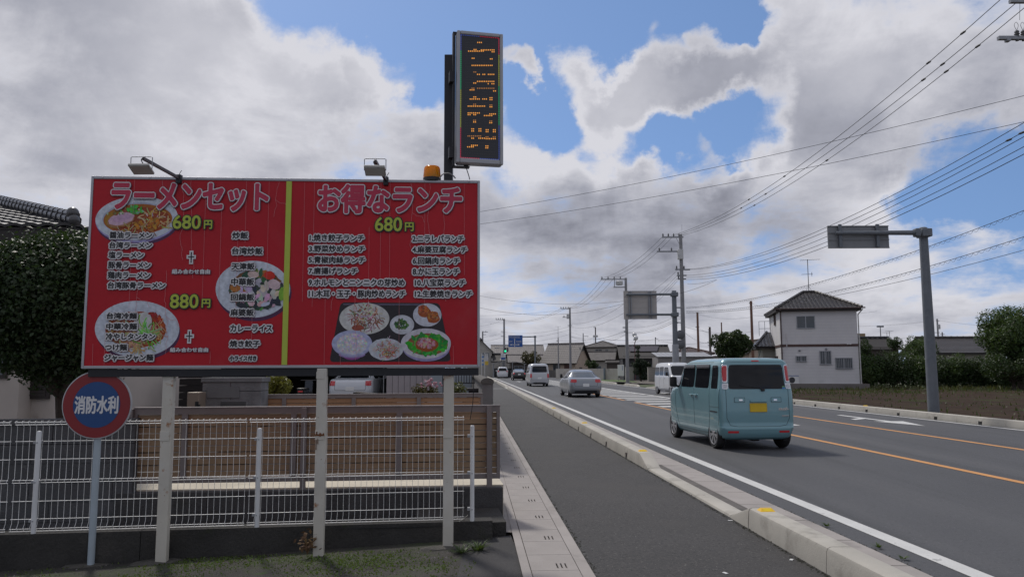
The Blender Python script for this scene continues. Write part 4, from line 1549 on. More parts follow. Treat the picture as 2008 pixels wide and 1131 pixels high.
b = MB()
x = -4.02
while x < -.2:
    x1 = min(x + .9, -.10)
    slab(b, x, x1 - .004, 0, .14, -.3, .305, rw_y)
    x = x + .9
slab(b, -4.02, -.12, .015, .12, -.3, .29, rw_y)
tag(b.build('retaining_wall', mat('retaining_concrete', (.062, .062, .063), rough=.95, var=.25, scale=2.0, bump=.6, bscale=40, fine=.3,
                                  spots=[(3, .58, .72, (.035, .034, .032))])), 'dark block retaining wall under the brown slat fence', 'wall')
b = MB()
slab(b, -4.02, -.10, .145, .9, -.3, .318, rw_y)
tag(b.build('terrace_slab', mat('cream_concrete', (.50, .455, .37), rough=.85, var=.12, scale=1.5, fine=.1, spots=[(2.5, .58, .72, (.36, .32, .25))])), 'cream concrete terrace slab edge below the brown slat fence', 'slab')
BROWN = mat('brown_slats', (.255, .178, .104), rough=.6, var=.14, scale=3.0, spots=[(4, .62, .74, (.22, .145, .088))])
BROWN2 = mat('tan_slats', (.32, .18, .095), rough=.6, var=.12, scale=2.0)
RAILG = mat('taupe_aluminium', (.20, .18, .175), rough=.5, metal=.35, var=.08)


def slat_fence(label, x0, x1, yf, z0, z1, posts, stiles, m, legs=None, rows=5, rail=.062):
    o_ = empty('slat_fence', label, 'fence', ((x0 + x1) / 2, yf((x0 + x1) / 2), z0))
    I = Matrix.Translation(-Vector(o_.location))

    def sl(b_, a, c, yo, th, za, zb):
        n0 = len(b_.v)
        slab(b_, a, c, yo, th, za, zb, yf)
        for k in range(n0, len(b_.v)):
            b_.v[k] = tuple(I @ Vector(b_.v[k]))
    b_ = MB()
    sl(b_, x0, x1, -.012, .06, z1 - rail, z1)
    sl(b_, x0 - .0, x1 + .006, -.022, .08, z1 - .0, z1 + .012)
    sl(b_, x0, x1, -.012, .06, z0, z0 + .05)
    sl(b_, x1 - .035, x1, -.014, .062, z0 + .05, z1 - rail)
    sl(b_, x0, x0 + .035, -.014, .062, z0 + .05, z1 - rail)
    b_.build('fence_rail', RAILG, o_)
    b_ = MB()
    h = (z1 - rail - z0 - .05) / rows
    for k in range(rows):
        za = z0 + .05 + k * h
        sl(b_, x0 + .035, x1 - .035, .006, .012, za + .006, za + h * .5 - .004)
        sl(b_, x0 + .035, x1 - .035, .008, .012, za + h * .5 + .004, za + h - .006)
    b_.build('slat_panel', m, o_)
    b_ = MB()
    for k in range(1, rows):
        za = z0 + .05 + k * h
        sl(b_, x0 + .035, x1 - .035, .018, .004, za - .006, za + .006)
    b_.build('slat_backing', mat('slat_gap_strip', (.30, .27, .24), rough=.5, metal=.2, var=.35, scale=2.5, spots=[(3, .45, .55, (.05, .035, .025))]), o_)
    for x_ in posts:
        b_ = MB()
        sl(b_, x_ - .028, x_ + .028, -.055, .05, legs if legs is not None else z0, z1 - .002)
        b_.build('fence_post', RAILG, o_)
    for x_ in stiles:
        b_ = MB()
        sl(b_, x_ - .03, x_ + .03, -.018, .03, z0 + .05, z1 - rail)
        b_.build('fence_stile', RAILG, o_)
    return o_


xa = lambda px: P(px, 870, 8.33).x
slat_fence('long brown slat fence with taupe rails on the retaining wall', -3.93, -.135, lambda x: rw_y(x) + .13, .385, 1.15,
           [xa(279), xa(603), xa(960)], [xa(378), xa(582), xa(784)], BROWN, legs=.30)
yf2 = lambda x: 12.0 + (x + .5) * .105
xb_ = lambda px: P(px, 780, 11.8).x
slat_fence('second lower tan slat fence farther back, in front of the garage', xb_(510), xb_(946), yf2, .62, 1.165, [], [xb_(562), xb_(694), xb_(820)], BROWN2, rows=3, rail=.05)
b = MB()
slab(b, xb_(500), xb_(950), .2, .15, -.3, .60, yf2)
tag(b.build('terrace_wall', BLOCK), 'low grey wall under the second tan slat fence', 'wall')

# gate pillar of stone blocks, mailbox
gp = P(453, 801, 11.3)
o = empty('stone_pillar', 'grey stone gate pillar with a letter slot behind the brown slat fence', 'gate pillar', (gp.x, gp.y, 0))
w_ = 57 * 11.3 / FPX
ztop = P(453, 740, 11.3).z
STONE = mat('grey_stone', (.17, .17, .178), rough=.9, var=.2, scale=2.5, bump=.5, bscale=60, fine=.2, spots=[(2.2, .55, .7, (.09, .09, .095)), (3.2, .62, .72, (.24, .24, .24))])
b = MB()
for (za, zb) in ((0, .62), (.626, .94), (.946, 1.235), (1.241, ztop - .07)):
    for (xa_, xc_) in ((-w_, -.02), (-.014, w_)):
        b.box((xa_, 0, za), (xc_, .35, zb), ch=.006)
b.build('pillar_block', STONE, o)
MB().box((-w_ - .02, -.02, ztop - .066), (w_ + .02, .37, ztop), ch=.006).build('pillar_cap', STONE, o)
b = MB().box((-.18, -.012, .99), (.25, -.001, 1.11)).box((-.15, -.016, 1.015), (.22, -.013, 1.085), 1)
b.build('letter_slot', [STONE, mat('slot_dark', (.06, .06, .062), rough=.5)], o)
MB().box((-.36, -.014, 1.14), (.12, -.001, 1.30), ch=.004).build('name_plate', mat('blank_name_plate', (.14, .14, .145), rough=.6), o)
mp = P(379, 801, 11.0)
o = empty('mailbox', 'tan metal mailbox left of the stone gate pillar', 'mailbox', (mp.x, mp.y, 0))
TAN = mat('tan_metal', (.25, .20, .16), rough=.5, metal=.2, var=.06)
zt_ = P(379, 769, 11.0).z
MB().box((-.095, 0, zt_ - .36), (.075, .25, zt_), ch=.008).build('mailbox_body', TAN, o)
MB().box((.03, -.02, zt_ - .20), (.075, -.001, zt_ - .13)).box((.06, -.02, zt_ - .24), (.10, -.001, zt_ - .17)).build('latch', BLACK, o)
MB().box((-.05, .08, 0), (.03, .16, zt_ - .36)).build('mailbox_post', TAN, o)
sp = P(375, 790, 17)
o = empty('dark_bin', 'dark brown slatted storage bin behind the mailbox', 'bin', (sp.x, sp.y, .1))
zt_ = P(375, 737, 17).z - .1
b = MB()
for k in range(8):
    b.box((-.28, 0, .05 + k * (zt_ - .1) / 8), (.42, .5, .04 + (k + 1) * (zt_ - .1) / 8))
b.build('bin_slats', mat('dark_wood', (.022, .018, .018), rough=.8), o)
MB().box((-.3, -.02, zt_ - .045), (.44, .52, zt_)).build('bin_lid', mat('dark_wood'), o)


# wall along the walkway with capped end post
def ww(s_):
    return Vector((-.30 + SLOPE * (s_ - 8) - .0 - (.12 if s_ > 12 else 0), s_, 0))


pe = P(956, 800, 12.4)
o = empty('boundary_wall', 'grey boundary wall with rounded cap running along the walkway behind the fences', 'wall', (pe.x, pe.y, 0))
GREYW = mat('grey_render', (.155, .15, .15), rough=.9, var=.15, scale=2, bump=.4, bscale=60, fine=.15, spots=[(1.5, .6, .75, (.10, .095, .09))])
zc_ = P(956, 740, 12.4).z
hw_ = 10.2 * 12.4 / FPX
d_ = Vector((SLOPE * 1.0 - .012, 1, 0))
b = MB()
prof = lambda w, z0, z1: [(-w, z0), (w, z0), (w, z1), (-w, z1)]
L_ = 26
b.prism([(-hw_ * .8, .0, 0), (hw_ * .8, .0, 0), (hw_ * .8, 0, zc_ - .09), (-hw_ * .8, 0, zc_ - .09)], tuple(d_ * L_))
b.prism([(-hw_, -.02, .56), (hw_, -.02, .56), (hw_, -.02, zc_ - .09), (-hw_, -.02, zc_ - .09)], (0, .3, 0))
b.build('wall_body', GREYW, o)
b = MB()
cap = [(-hw_ * 1.25, -.05, zc_ - .092)] + [(hw_ * 1.25 * math.cos(a), -.05, zc_ - .065 + .06 * math.sin(a)) for a in [math.pi - math.pi * k / 8 for k in range(9)]] + [(hw_ * 1.25, -.05, zc_ - .092)]
b.prism(cap, tuple(d_ * L_))
b.build('wall_cap', mat('mossy_cap', (.095, .088, .082), rough=.95, var=.25, scale=4, bump=.5, bscale=50), o)

# house at the far left with tiled hip roof
TILE = mat('dark_roof_tile', (.050, .050, .056), rough=.32, var=.25, scale=3, spec=.7, fine=.1)
TILEB = mat('brown_grey_tile', (.055, .049, .048), rough=.45, var=.22, scale=2, fine=.1)
TILEG = mat('grey_roof_tile', (.16, .145, .14), rough=.6, var=.15, scale=1.5, fine=.12)
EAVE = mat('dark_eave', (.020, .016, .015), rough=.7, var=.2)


def tile_roof(b_, e0, e1, r0, r1, pitch=.27, course=.26, amp=.035, step=.03, mi=0, sub=6, under=True):
    """tiled slope between the eave e0-e1 and the ridge r0-r1 (points of 3D), tiles waved across and stepped up the slope"""
    e0, e1, r0, r1 = Vector(e0), Vector(e1), Vector(r0), Vector(r1)
    U = (e1 - e0).normalized()
    n_ = U.cross(((r0 + r1) / 2 - (e0 + e1) / 2)).normalized()
    if n_.z < 0:
        n_ = -n_
    slope = ((r0 + r1) / 2 - (e0 + e1) / 2)
    slope = slope - U * slope.dot(U)
    H = slope.length
    S = slope.normalized()
    if under:
        b_.add([e0 - n_ * .07, e1 - n_ * .07, r1 - n_ * .07, r0 - n_ * .07], [(0, 1, 2, 3)], mi)
    nc = max(2, int(round(H / course)))
    W_ = (e1 - e0).length
    lo = min(0, (r0 - e0).dot(U))
    hi = max(W_, (r1 - e0).dot(U))
    nu = int((hi - lo) / pitch * sub)
    us = [lo + (hi - lo) * k / nu for k in range(nu + 1)]
    for c in range(nc):
        rows = []
        for v, st in ((c / nc, step), ((c + 1) / nc, 0.0)):
            l_, r_ = (r0 - e0).dot(U) * v, W_ + ((r1 - e0).dot(U) - W_) * v
            rows.append([e0 + U * min(max(u, l_), r_) + S * (H * v) + n_ * (st + amp * (abs(math.sin(math.pi * u / pitch)) - .5)) for u in us])
        low = [p - n_ * (step + .02) for p in rows[0]]
        n = len(us)
        fs = []
        for k in range(n - 1):
            if (rows[0][k + 1] - rows[0][k]).length < 1e-4 and (rows[1][k + 1] - rows[1][k]).length < 1e-4:
                continue
            fs += [(k, k + 1, n + k + 1, n + k), (2 * n + k, 2 * n + k + 1, k + 1, k)]
        b_.add(rows[0] + rows[1] + low, fs, mi)


def ridge(b_, p, q, r=.11, mi=0, beads=.3):
    "row of round ridge tiles"
    p, q = Vector(p), Vector(q)
    L = (q - p).length
    n = max(1, int(L / beads))
    for k in range(n):
        a, c = p.lerp(q, k / n), p.lerp(q, (k + .96) / n)
        b_.tube([a, a.lerp(c, .12), c], [r * 1.12, r, r * .94], 8, mi)


hc = P(147, 441, 12.6)
hx, hy, hz = hc.x, hc.y, hc.z
o = empty('tiled_house', 'beige house with dark tiled hip roof behind the trimmed tree at the left', 'house', (hx - 3, hy + .6, 0))
I = Matrix.Translation(-Vector(o.location))
TR = lambda p: I @ Vector(p)
b = MB()
b.box(TR((hx - 9, hy + .55, -.2)), TR((hx - .5, hy + 8, hz - .15)))
b.box(TR((hx - 9, hy + .2, -.2)), TR((P(41, 700, hy + .2).x, hy + .55, P(30, 782, hy + .2).z)))
b.box(TR((hx - 9, hy + .2, P(30, 782, hy + .2).z)), TR((P(41, 700, hy + .2).x, hy + .545, hz - .4)))
b.build('wall', mat('beige_render', (.44, .39, .35), rough=.85, var=.08, scale=1.2, bump=.2, bscale=120, spots=[(.8, .58, .75, (.25, .22, .195))]), o)
k = 4.2
b = MB()
tile_roof(b, TR((hx - 9, hy, hz)), TR((hx, hy, hz)), TR((hx - 9, hy + k, hz + (.30 * k))), TR((hx - k, hy + k, hz + (.30 * k))), .28, .25)
tile_roof(b, TR((hx, hy, hz)), TR((hx, hy + 8.4, hz)), TR((hx - k, hy + k, hz + (.30 * k))), TR((hx - k, hy + k + .01, hz + (.30 * k))), .28, .25)
ridge(b, TR((hx + .02, hy - .02, hz + .07)), TR((hx - k, hy + k, hz + (.30 * k) + .08)), .085)
ridge(b, TR((hx + .02, hy - .02, hz + .16)), TR((hx - k, hy + k, hz + (.30 * k) + .17)), .06)
b.sphere(TR((hx - .05, hy - .0, hz + .20)), .10, 8)
b.sphere(TR((hx + .0, hy - .04, hz + .08)), .09, 8)
b.build('roof', TILE, o, True, 50)
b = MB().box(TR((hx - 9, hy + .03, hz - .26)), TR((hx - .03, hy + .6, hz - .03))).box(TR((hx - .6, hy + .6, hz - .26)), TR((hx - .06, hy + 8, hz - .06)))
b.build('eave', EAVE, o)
a, c = P(50, 702, hy + .5), P(95, 782, hy + .5)
b = MB().box(TR((a.x, hy + .50, c.z)), TR((c.x, hy + .545, P(50, 640, hy + .5).z)))
n = 22
zt_ = P(50, 640, hy + .5).z
for k in range(n):
    z = c.z + .05 + (zt_ - c.z - .1) * k / n
    b.box(TR((a.x + .05, hy + .485, z)), TR((c.x - .05, hy + .50, z + .035)))
b.build('shutter', mat('brown_shutter', (.030, .022, .020), rough=.6, var=.15), o)
a, c = P(-30, 690, hy + .2), P(15, 742, hy + .2)
f_ = MB().box(TR((a.x, hy + .16, c.z)), TR((c.x, hy + .198, P(0, 640, hy).z))).build('window', mat('brown_shutter'), o)
MB().box(TR((a.x, hy + .150, c.z + .06)), TR((c.x - .06, hy + .158, P(0, 645, hy).z))).build('pane', PANE, f_)

# trimmed round tree
tcx = P(120, 602, 9.6)
cl = [(tuple(tcx), (.97, .95, .86), 3.0), ((tcx.x + .16, tcx.y, tcx.z - .12), (.82, .85, .86), 2.0), ((tcx.x - .1, tcx.y - .05, tcx.z + .05), (.92, .9, .82), 1.5)]
for i_, (p_, r_c, w_c) in enumerate(ell_clumps(tcx, (1.1, 1.08, .97), 60, .20, 5)[:-1]):
    cl.append((p_, r_c, .035))
tree('trimmed_tree', 'large dark evergreen tree trimmed to a ball at the left edge, behind the billboard', (tcx.x + .12, tcx.y, 0), cl, 85000, .055, ('camellia_leaf', (.026, .046, .017)), 21, tr=.07, shell=.22)


# bush by the pillar, flower bed
def bush(label, c, r, n, size, leaf, seed, name='bush', group=None, k=12, cr=.45, zmin=-.6):
    base = (c[0], c[1], max(0, c[2] - r[2]))
    cl_ = ell_clumps(c, r, k, cr * min(r), seed, zmin=zmin)
    return tree(name, label, base, cl_, n, size, leaf, seed, 'bush', group, trunk=True, tr=.02)


c = P(541, 757, 13.4)
bush('yellow-green bush beside the stone gate pillar, in front of the dark garage', c, (.26, .25, .24), 2600, .045, ('golden_leaf', (.14, .14, .025)), 7)
c = P(835, 765, 12.9)
bush('low reddish-green shrub with pink flowers in front of the lilac shed', (c.x, c.y, c.z - .02), (.26, .2, .15), 1200, .035, ('red_green_leaf', (.075, .065, .03)), 9)
fb_ = MB()
rnd = random.Random(5)
for i in range(26):
    p = P(845 + rnd.gauss(0, 9), 753 + rnd.gauss(0, 4), 12.8)
    fb_.sphere(p, .018 + .012 * rnd.random(), 4, rnd.choice((0, 0, 1)))
o = fb_.build('flower_heads', [mat('pink_petal', (.42, .22, .26), rough=.7), mat('white_petal', (.5, .46, .5), rough=.7)])
tag(o, 'pale pink and white flower heads above the reddish shrub', 'flowers')
c = P(898, 764, 12.9)
bush('small pale green shrub right of the flowering one, behind the second slat fence', c, (.16, .15, .12), 700, .03, ('pale_shrub_leaf', (.10, .11, .045)), 10)

# garage with dark inside
gl, gr = P(506, 770, 31), P(757, 770, 31)
o = empty('open_garage', 'dark open garage behind the second tan slat fence', 'garage', ((gl.x + gr.x) / 2, 31, 0))
I = Matrix.Translation(-Vector(o.location))
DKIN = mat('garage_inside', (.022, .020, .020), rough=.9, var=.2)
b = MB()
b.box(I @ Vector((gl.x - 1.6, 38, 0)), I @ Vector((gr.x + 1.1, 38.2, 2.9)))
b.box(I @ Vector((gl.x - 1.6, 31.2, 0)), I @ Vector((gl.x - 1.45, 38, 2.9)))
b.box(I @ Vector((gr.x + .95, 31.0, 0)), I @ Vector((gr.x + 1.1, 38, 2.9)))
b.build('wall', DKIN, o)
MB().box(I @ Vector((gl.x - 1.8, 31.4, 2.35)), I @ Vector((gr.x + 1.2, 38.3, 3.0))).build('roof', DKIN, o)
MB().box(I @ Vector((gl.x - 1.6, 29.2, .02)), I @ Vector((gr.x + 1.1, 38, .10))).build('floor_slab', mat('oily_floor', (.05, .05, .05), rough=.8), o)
MB().box(I @ Vector((P(752, 740, 31).x, 30.95, 0)), I @ Vector((P(753.3, 740, 31).x, 31.0, 2.34))).build('door_track', ALU, o)
# lilac clad shed
sl_, sr_ = P(757.5, 760, 24.0), P(851, 760, 24.0)
o = empty('lilac_shed', 'shed clad in vertical lilac panels beside the dark garage', 'shed', ((sl_.x + sr_.x) / 2, 24, 0))
b = MB()
w_ = (sr_.x - sl_.x) / 2
n = 8
for k in range(n):
    xa_, xc_ = -w_ + 2 * w_ * k / n, -w_ + 2 * w_ * (k + 1) / n
    b.box((xa_ + .006, 0, .45), (xc_ - .006, .06, 3.0))
b.box((-w_, .05, .2), (w_, 4, 3.0), 1)
b.build('wall', [mat('lilac_cladding', (.33, .295, .31), rough=.55, var=.05), mat('seam_dark', (.12, .11, .12), rough=.7)], o)
MB().box((-w_, -.04, .0), (w_, 0.03, .44)).build('plinth', GREYW, o)
MB().box((-w_ - .2, -.3, 3.0), (w_ + .2, 4.2, 3.15)).build('roof', STEEL, o)
# black railing and pale wall behind
rl, rr_ = P(868, 750, 21), P(936, 750, 21)
o = empty('black_railing', 'black metal railing of upright bars in front of a pale wall', 'railing', (rl.x, 21, 0))
w_ = rr_.x - rl.x
zt_, zb_ = P(900, 733, 21).z, P(900, 752, 21).z
b = MB().box((0, 0, zt_ - .03), (w_, .04, zt_)).box((0, 0, zb_), (w_, .04, zb_ + .03))
for k in range(14):
    x = w_ * k / 13
    b.box((x - .01, .01, zb_), (x + .01, .03, zt_))
b.box((0, -.01, 0), (.05, .05, zt_)).box((w_ - .05, -.01, 0), (w_, .05, zt_))
b.build('rail_bars', mat('dark_blue_black', (.016, .018, .024), rough=.5), o)
o = MB().box((P(845, 740, 23).x, 23, -.2), (P(925, 740, 23).x, 23.2, P(900, 727, 23).z)).build('pale_wall', mat('pale_blue_wall', (.27, .30, .33), rough=.8, var=.05))
tag(o, 'pale blue-grey wall behind the black railing', 'wall')
# stacked planks by the boundary wall
st_ = P(925, 770, 15.5)
o = empty('plank_stack', 'stack of dark weathered planks leaning by the boundary wall', 'timber stack', (st_.x, st_.y, 0))
b = MB()
rnd = random.Random(2)
for k in range(6):
    z = .52 + k * .115
    b.box((-.30 + k * .03, .12 * k, z), (.13, .12 * k + .5, z + .05))
    b.box((-.25 + k * .03, .12 * k + .04, z - .06), (.10, .12 * k + .1, z))
b.box((-.3, .1, 0), (.14, .9, .46))
b.build('planks', mat('weathered_plank', (.045, .042, .045), rough=.9, var=.3, scale=5), o)
# dark beam pile with little roof by the garage
bp_ = P(738, 772, 16)
o = empty('log_pile', 'dark timber pile under a sloping board in front of the garage', 'timber pile', (bp_.x, bp_.y, 0))
b = MB().box((-.58, 0, 0), (.35, .5, .92)).bar((-.42, -.04, 1.07), (.44, -.04, .98), .5, .035)
b.box((-.68, 0, 0), (-.16, .5, .99))
for k in range(7):
    b.lathe([(.05, 0), (.045, .05), (0, .05)], 8, 0, Matrix.Translation((-.5 + k * .12, 0, .86)) @ Matrix.Rotation(R(90), 4, 'X'))
b.build('logs', mat('old_timber', (.035, .028, .022), rough=.95, var=.35, scale=8), o)
# corn patch and far hedge in the left gap
rnd = random.Random(14)
b = MB()
c0_, c1_ = P(236, 760, 42), P(300, 760, 42)
for i in range(900):
    x, y = c0_.x + (c1_.x - c0_.x + 1.5) * rnd.random(), 42 + 3 * rnd.random()
    h = 1.1 + .6 * rnd.random()
    z = .3 + 1.2 * rnd.random()
    a = rnd.random() * 6.28
    c, s_ = math.cos(a), math.sin(a)
    b.add([(x, y, z), (x + .2 * c + .03, y + .2 * s_, z + .18), (x + .42 * c, y + .42 * s_, z + .02), (x + .2 * c - .03, y + .2 * s_, z + .14)], [(0, 1, 2, 3)])
tag(b.build('corn_crop', leafmat('corn_leaf', (.06, .13, .035))), kind='stuff')
sheet('lawn', [(-30, 30), (P(300, 760, 30).x + 4, 30), (P(300, 760, 30).x + 2, 60), (-45, 60)], mat('lawn_grass', (.075, .12, .03), rough=.95, var=.25, scale=2, fine=.3), .0)
# ================================================================== VEHICLES
class Shell:
    """car body as a stack of rounded plan outlines: levels (z, y rear, y front, half width, corner rear, corner front)"""

    def __init__(self, levels):
        self.L = levels

    def at(self, z):
        L = self.L
        if z <= L[0][0]:
            return L[0]
        for a, c in zip(L[:-1], L[1:]):
            if a[0] <= z <= c[0]:
                t = (z - a[0]) / max(1e-6, c[0] - a[0])
                return tuple(a[i] + (c[i] - a[i]) * t for i in range(6))
        return L[-1]

    def side(self, y, z):
        _, yr, yf, w, rr, rf = self.at(z)
        if y < yr + rr:
            t = min(1, (yr + rr - y) / rr)
            return w - rr * .8 + rr * .8 * math.sqrt(max(0, 1 - t * t))
        if y > yf - rf:
            t = min(1, (y - yf + rf) / rf)
            return w - rf * .8 + rf * .8 * math.sqrt(max(0, 1 - t * t))
        return w

    def rear(self, x, z):
        _, yr, yf, w, rr, rf = self.at(z)
        bow = .028 * (x / w) ** 2
        if abs(x) > w - rr * .8:
            t = min(1, (abs(x) - w + rr * .8) / (rr * .8))
            return yr + rr - rr * math.sqrt(max(0, 1 - t * t)) + bow
        return yr + bow

    def front(self, x, z):
        _, yr, yf, w, rr, rf = self.at(z)
        bow = .05 * (x / w) ** 2
        if abs(x) > w - rf * .8:
            t = min(1, (abs(x) - w + rf * .8) / (rf * .8))
            return yf - rf + rf * math.sqrt(max(0, 1 - t * t)) - bow
        return yf - bow

    def ring(self, lv):
        z, yr, yf, w, rr, rf = lv
        pts = []
        nc = 6

        def bow(x, y):
            return y
        half = []
        for k in range(5):                                  # rear edge, centre to corner
            x = (w - rr * .8) * k / 4
            half.append((x, yr + .028 * (x / w) ** 2))
        for k in range(1, nc + 1):
            a = math.pi / 2 * k / nc
            x = w - rr * .8 + rr * .8 * math.sin(a)
            half.append((x, yr + rr - rr * math.cos(a) + .028 * (x / w) ** 2 * math.cos(a)))
        ya, yb = yr + rr, yf - rf
        for k in range(1, 9):
            half.append((w, ya + (yb - ya) * k / 9))
        for k in range(nc):
            a = math.pi / 2 * k / nc
            half.append((w - rf * .8 + rf * .8 * math.cos(a), yf - rf + rf * math.sin(a) - .05 * math.sin(a)))
        for k in range(5):
            x = (w - rf * .8) * (4 - k) / 4
            half.append((x, yf - .05 * (x / w) ** 2))
        pts = [(x, y, z) for x, y in half] + [(-x, y, z) for x, y in reversed(half[1:-1])]
        return pts

    def mesh(self, sub=3):
        b_ = MB()
        lv = []
        for a, c in zip(self.L[:-1], self.L[1:]):
            for k in range(sub):
                t = k / sub
                lv.append(tuple(a[i] + (c[i] - a[i]) * t for i in range(6)))
        lv.append(self.L[-1])
        rings = [self.ring(l) for l in lv]
        n = len(rings[0])
        vs_ = [p for r in rings for p in r]
        fs = []
        for i in range(len(rings) - 1):
            for k in range(n):
                a, c = i * n + k, i * n + (k + 1) % n
                fs.append((a, c, c + n, a + n))
        fs += [tuple(reversed(range(n))), tuple(range((len(rings) - 1) * n, len(rings) * n))]
        return b_.add(vs_, fs)


def boolean_cut(o_, cutter):
    md = o_.modifiers.new('cut', 'BOOLEAN')
    md.operation, md.solver, md.object = 'DIFFERENCE', 'EXACT', cutter
    bpy.context.view_layer.update()
    dg = bpy.context.evaluated_depsgraph_get()
    me = bpy.data.meshes.new_from_object(o_.evaluated_get(dg))
    o_.modifiers.remove(md)
    old = o_.data
    o_.data = me
    me.name = old.name
    bpy.data.meshes.remove(old)
    cm_ = cutter.data
    bpy.data.objects.remove(cutter)
    bpy.data.meshes.remove(cm_)


def grid_patch(b_, f, q, n=(8, 6), rnd_=.25, mi=0, skirt=None, fin=None):
    """surface patch on f(a, c, off)->point; q four corners (a, c) in order; corners rounded"""
    nu, nv = n
    vs_ = []

    def pt(u, v):
        su, sv = 2 * u - 1, 2 * v - 1
        m = max(abs(su), abs(sv))
        if m > 1e-6 and rnd_ > 0:
            # pull the corners of the square in to a rounded square
            p_ = 2 / rnd_ if rnd_ < 1 else 2
            nn = (abs(su) ** p_ + abs(sv) ** p_) ** (1 / p_)
            su, sv = su * m / nn, sv * m / nn
        u, v = (su + 1) / 2, (sv + 1) / 2
        a = (1 - u) * (1 - v) * q[0][0] + u * (1 - v) * q[1][0] + u * v * q[2][0] + (1 - u) * v * q[3][0]
        c = (1 - u) * (1 - v) * q[0][1] + u * (1 - v) * q[1][1] + u * v * q[2][1] + (1 - u) * v * q[3][1]
        return a, c
    for j in range(nv + 1):
        for i in range(nu + 1):
            vs_.append(f(*pt(i / nu, j / nv), fin if fin is not None else .004))
    fs = [(j * (nu + 1) + i, j * (nu + 1) + i + 1, (j + 1) * (nu + 1) + i + 1, (j + 1) * (nu + 1) + i) for j in range(nv) for i in range(nu)]
    rim = [i for i in range(nu + 1)] + [j * (nu + 1) + nu for j in range(1, nv + 1)] + [nv * (nu + 1) + i for i in range(nu - 1, -1, -1)] + [j * (nu + 1) for j in range(nv - 1, 0, -1)]
    n0 = len(vs_)
    for k in rim:
        i, j = k % (nu + 1), k // (nu + 1)
        vs_.append(f(*pt(i / nu, j / nv), -.02))
    m_ = len(rim)
    fs += [(rim[(k + 1) % m_], rim[k], n0 + k, n0 + (k + 1) % m_) for k in range(m_)]
    b_.add(vs_, fs, mi)
    return b_


def wheel(parent, x, y, r, w, side, rim_m, rr=.64, spokes=7, style='spoke'):
    "tyre with its rim; the outer face looks along side"
    M = Matrix.Translation((x, y, r)) @ Matrix.Rotation(R(90) * side, 4, 'Y')
    b_ = MB().lathe([(r * rr, -w / 2 + .01), (r * .90, -w / 2), (r * .975, -w / 2 + .02), (r, -w * .28), (r, w * .28), (r * .975, w / 2 - .02), (r * .90, w / 2), (r * rr, w / 2 - .012)], 36, 0, M)
    t_ = b_.build('wheel', RUBBER, parent, True, 50)
    b_ = MB().lathe([(r * rr, w / 2 - .010), (r * rr * .93, w / 2 - .006), (r * rr * .90, w / 2 - .03), (r * .10, w / 2 - .035), (0, w / 2 - .035)], 36, 1, M)
    b_.lathe([(r * rr + .002, w / 2 - .012), (r * rr, w / 2 - .002), (r * rr * .93, w / 2 - .002), (r * rr * .90, w / 2 - .02)], 36, 0, M)
    for k in range(spokes):
        a = 2 * math.pi * k / spokes
        for s_ in ((-1, 1) if style == 'twin' else (0,)):
            a2 = a + s_ * .13
            p, q = M @ Vector((math.cos(a) * r * .12, math.sin(a) * r * .12, w / 2 - .015)), M @ Vector((math.cos(a2) * r * rr * .92, math.sin(a2) * r * rr * .92, w / 2 - .014))
            b_.bar(p, q, r * (.13 if style == 'spoke' else .085), .016, 0, up=(side, 0, 0))
    b_.lathe([(r * .17, w / 2 - .02), (r * .16, w / 2 - .004), (0, w / 2 - .002)], 20, 0, M)
    b_.build('rim', [rim_m, BLACK], t_, True, 40)
    return t_


RIM = mat('silver_rim', (.38, .38, .40), rough=.3, metal=.7, var=.08)
LRED = mat('red_lens', (.50, .022, .030), rough=.15, var=.1, scale=25, coat=.5)
LCLEAR = mat('clear_lens', (.55, .55, .58), rough=.12, var=.15, scale=30, coat=.5)
LAMBER = mat('amber_lens', (.6, .22, .02), rough=.2, var=0)
UNDER = mat('underbody', (.010, .010, .011), rough=.9, var=0)
SEAM = mat('panel_seam', (.008, .010, .011), rough=.8, var=0)


def paint(name, col, metal=.0, rough=.32):
    return mat(name, col, rough=rough, metal=metal, var=.03, scale=1.5, coat=.6, spec=.5)


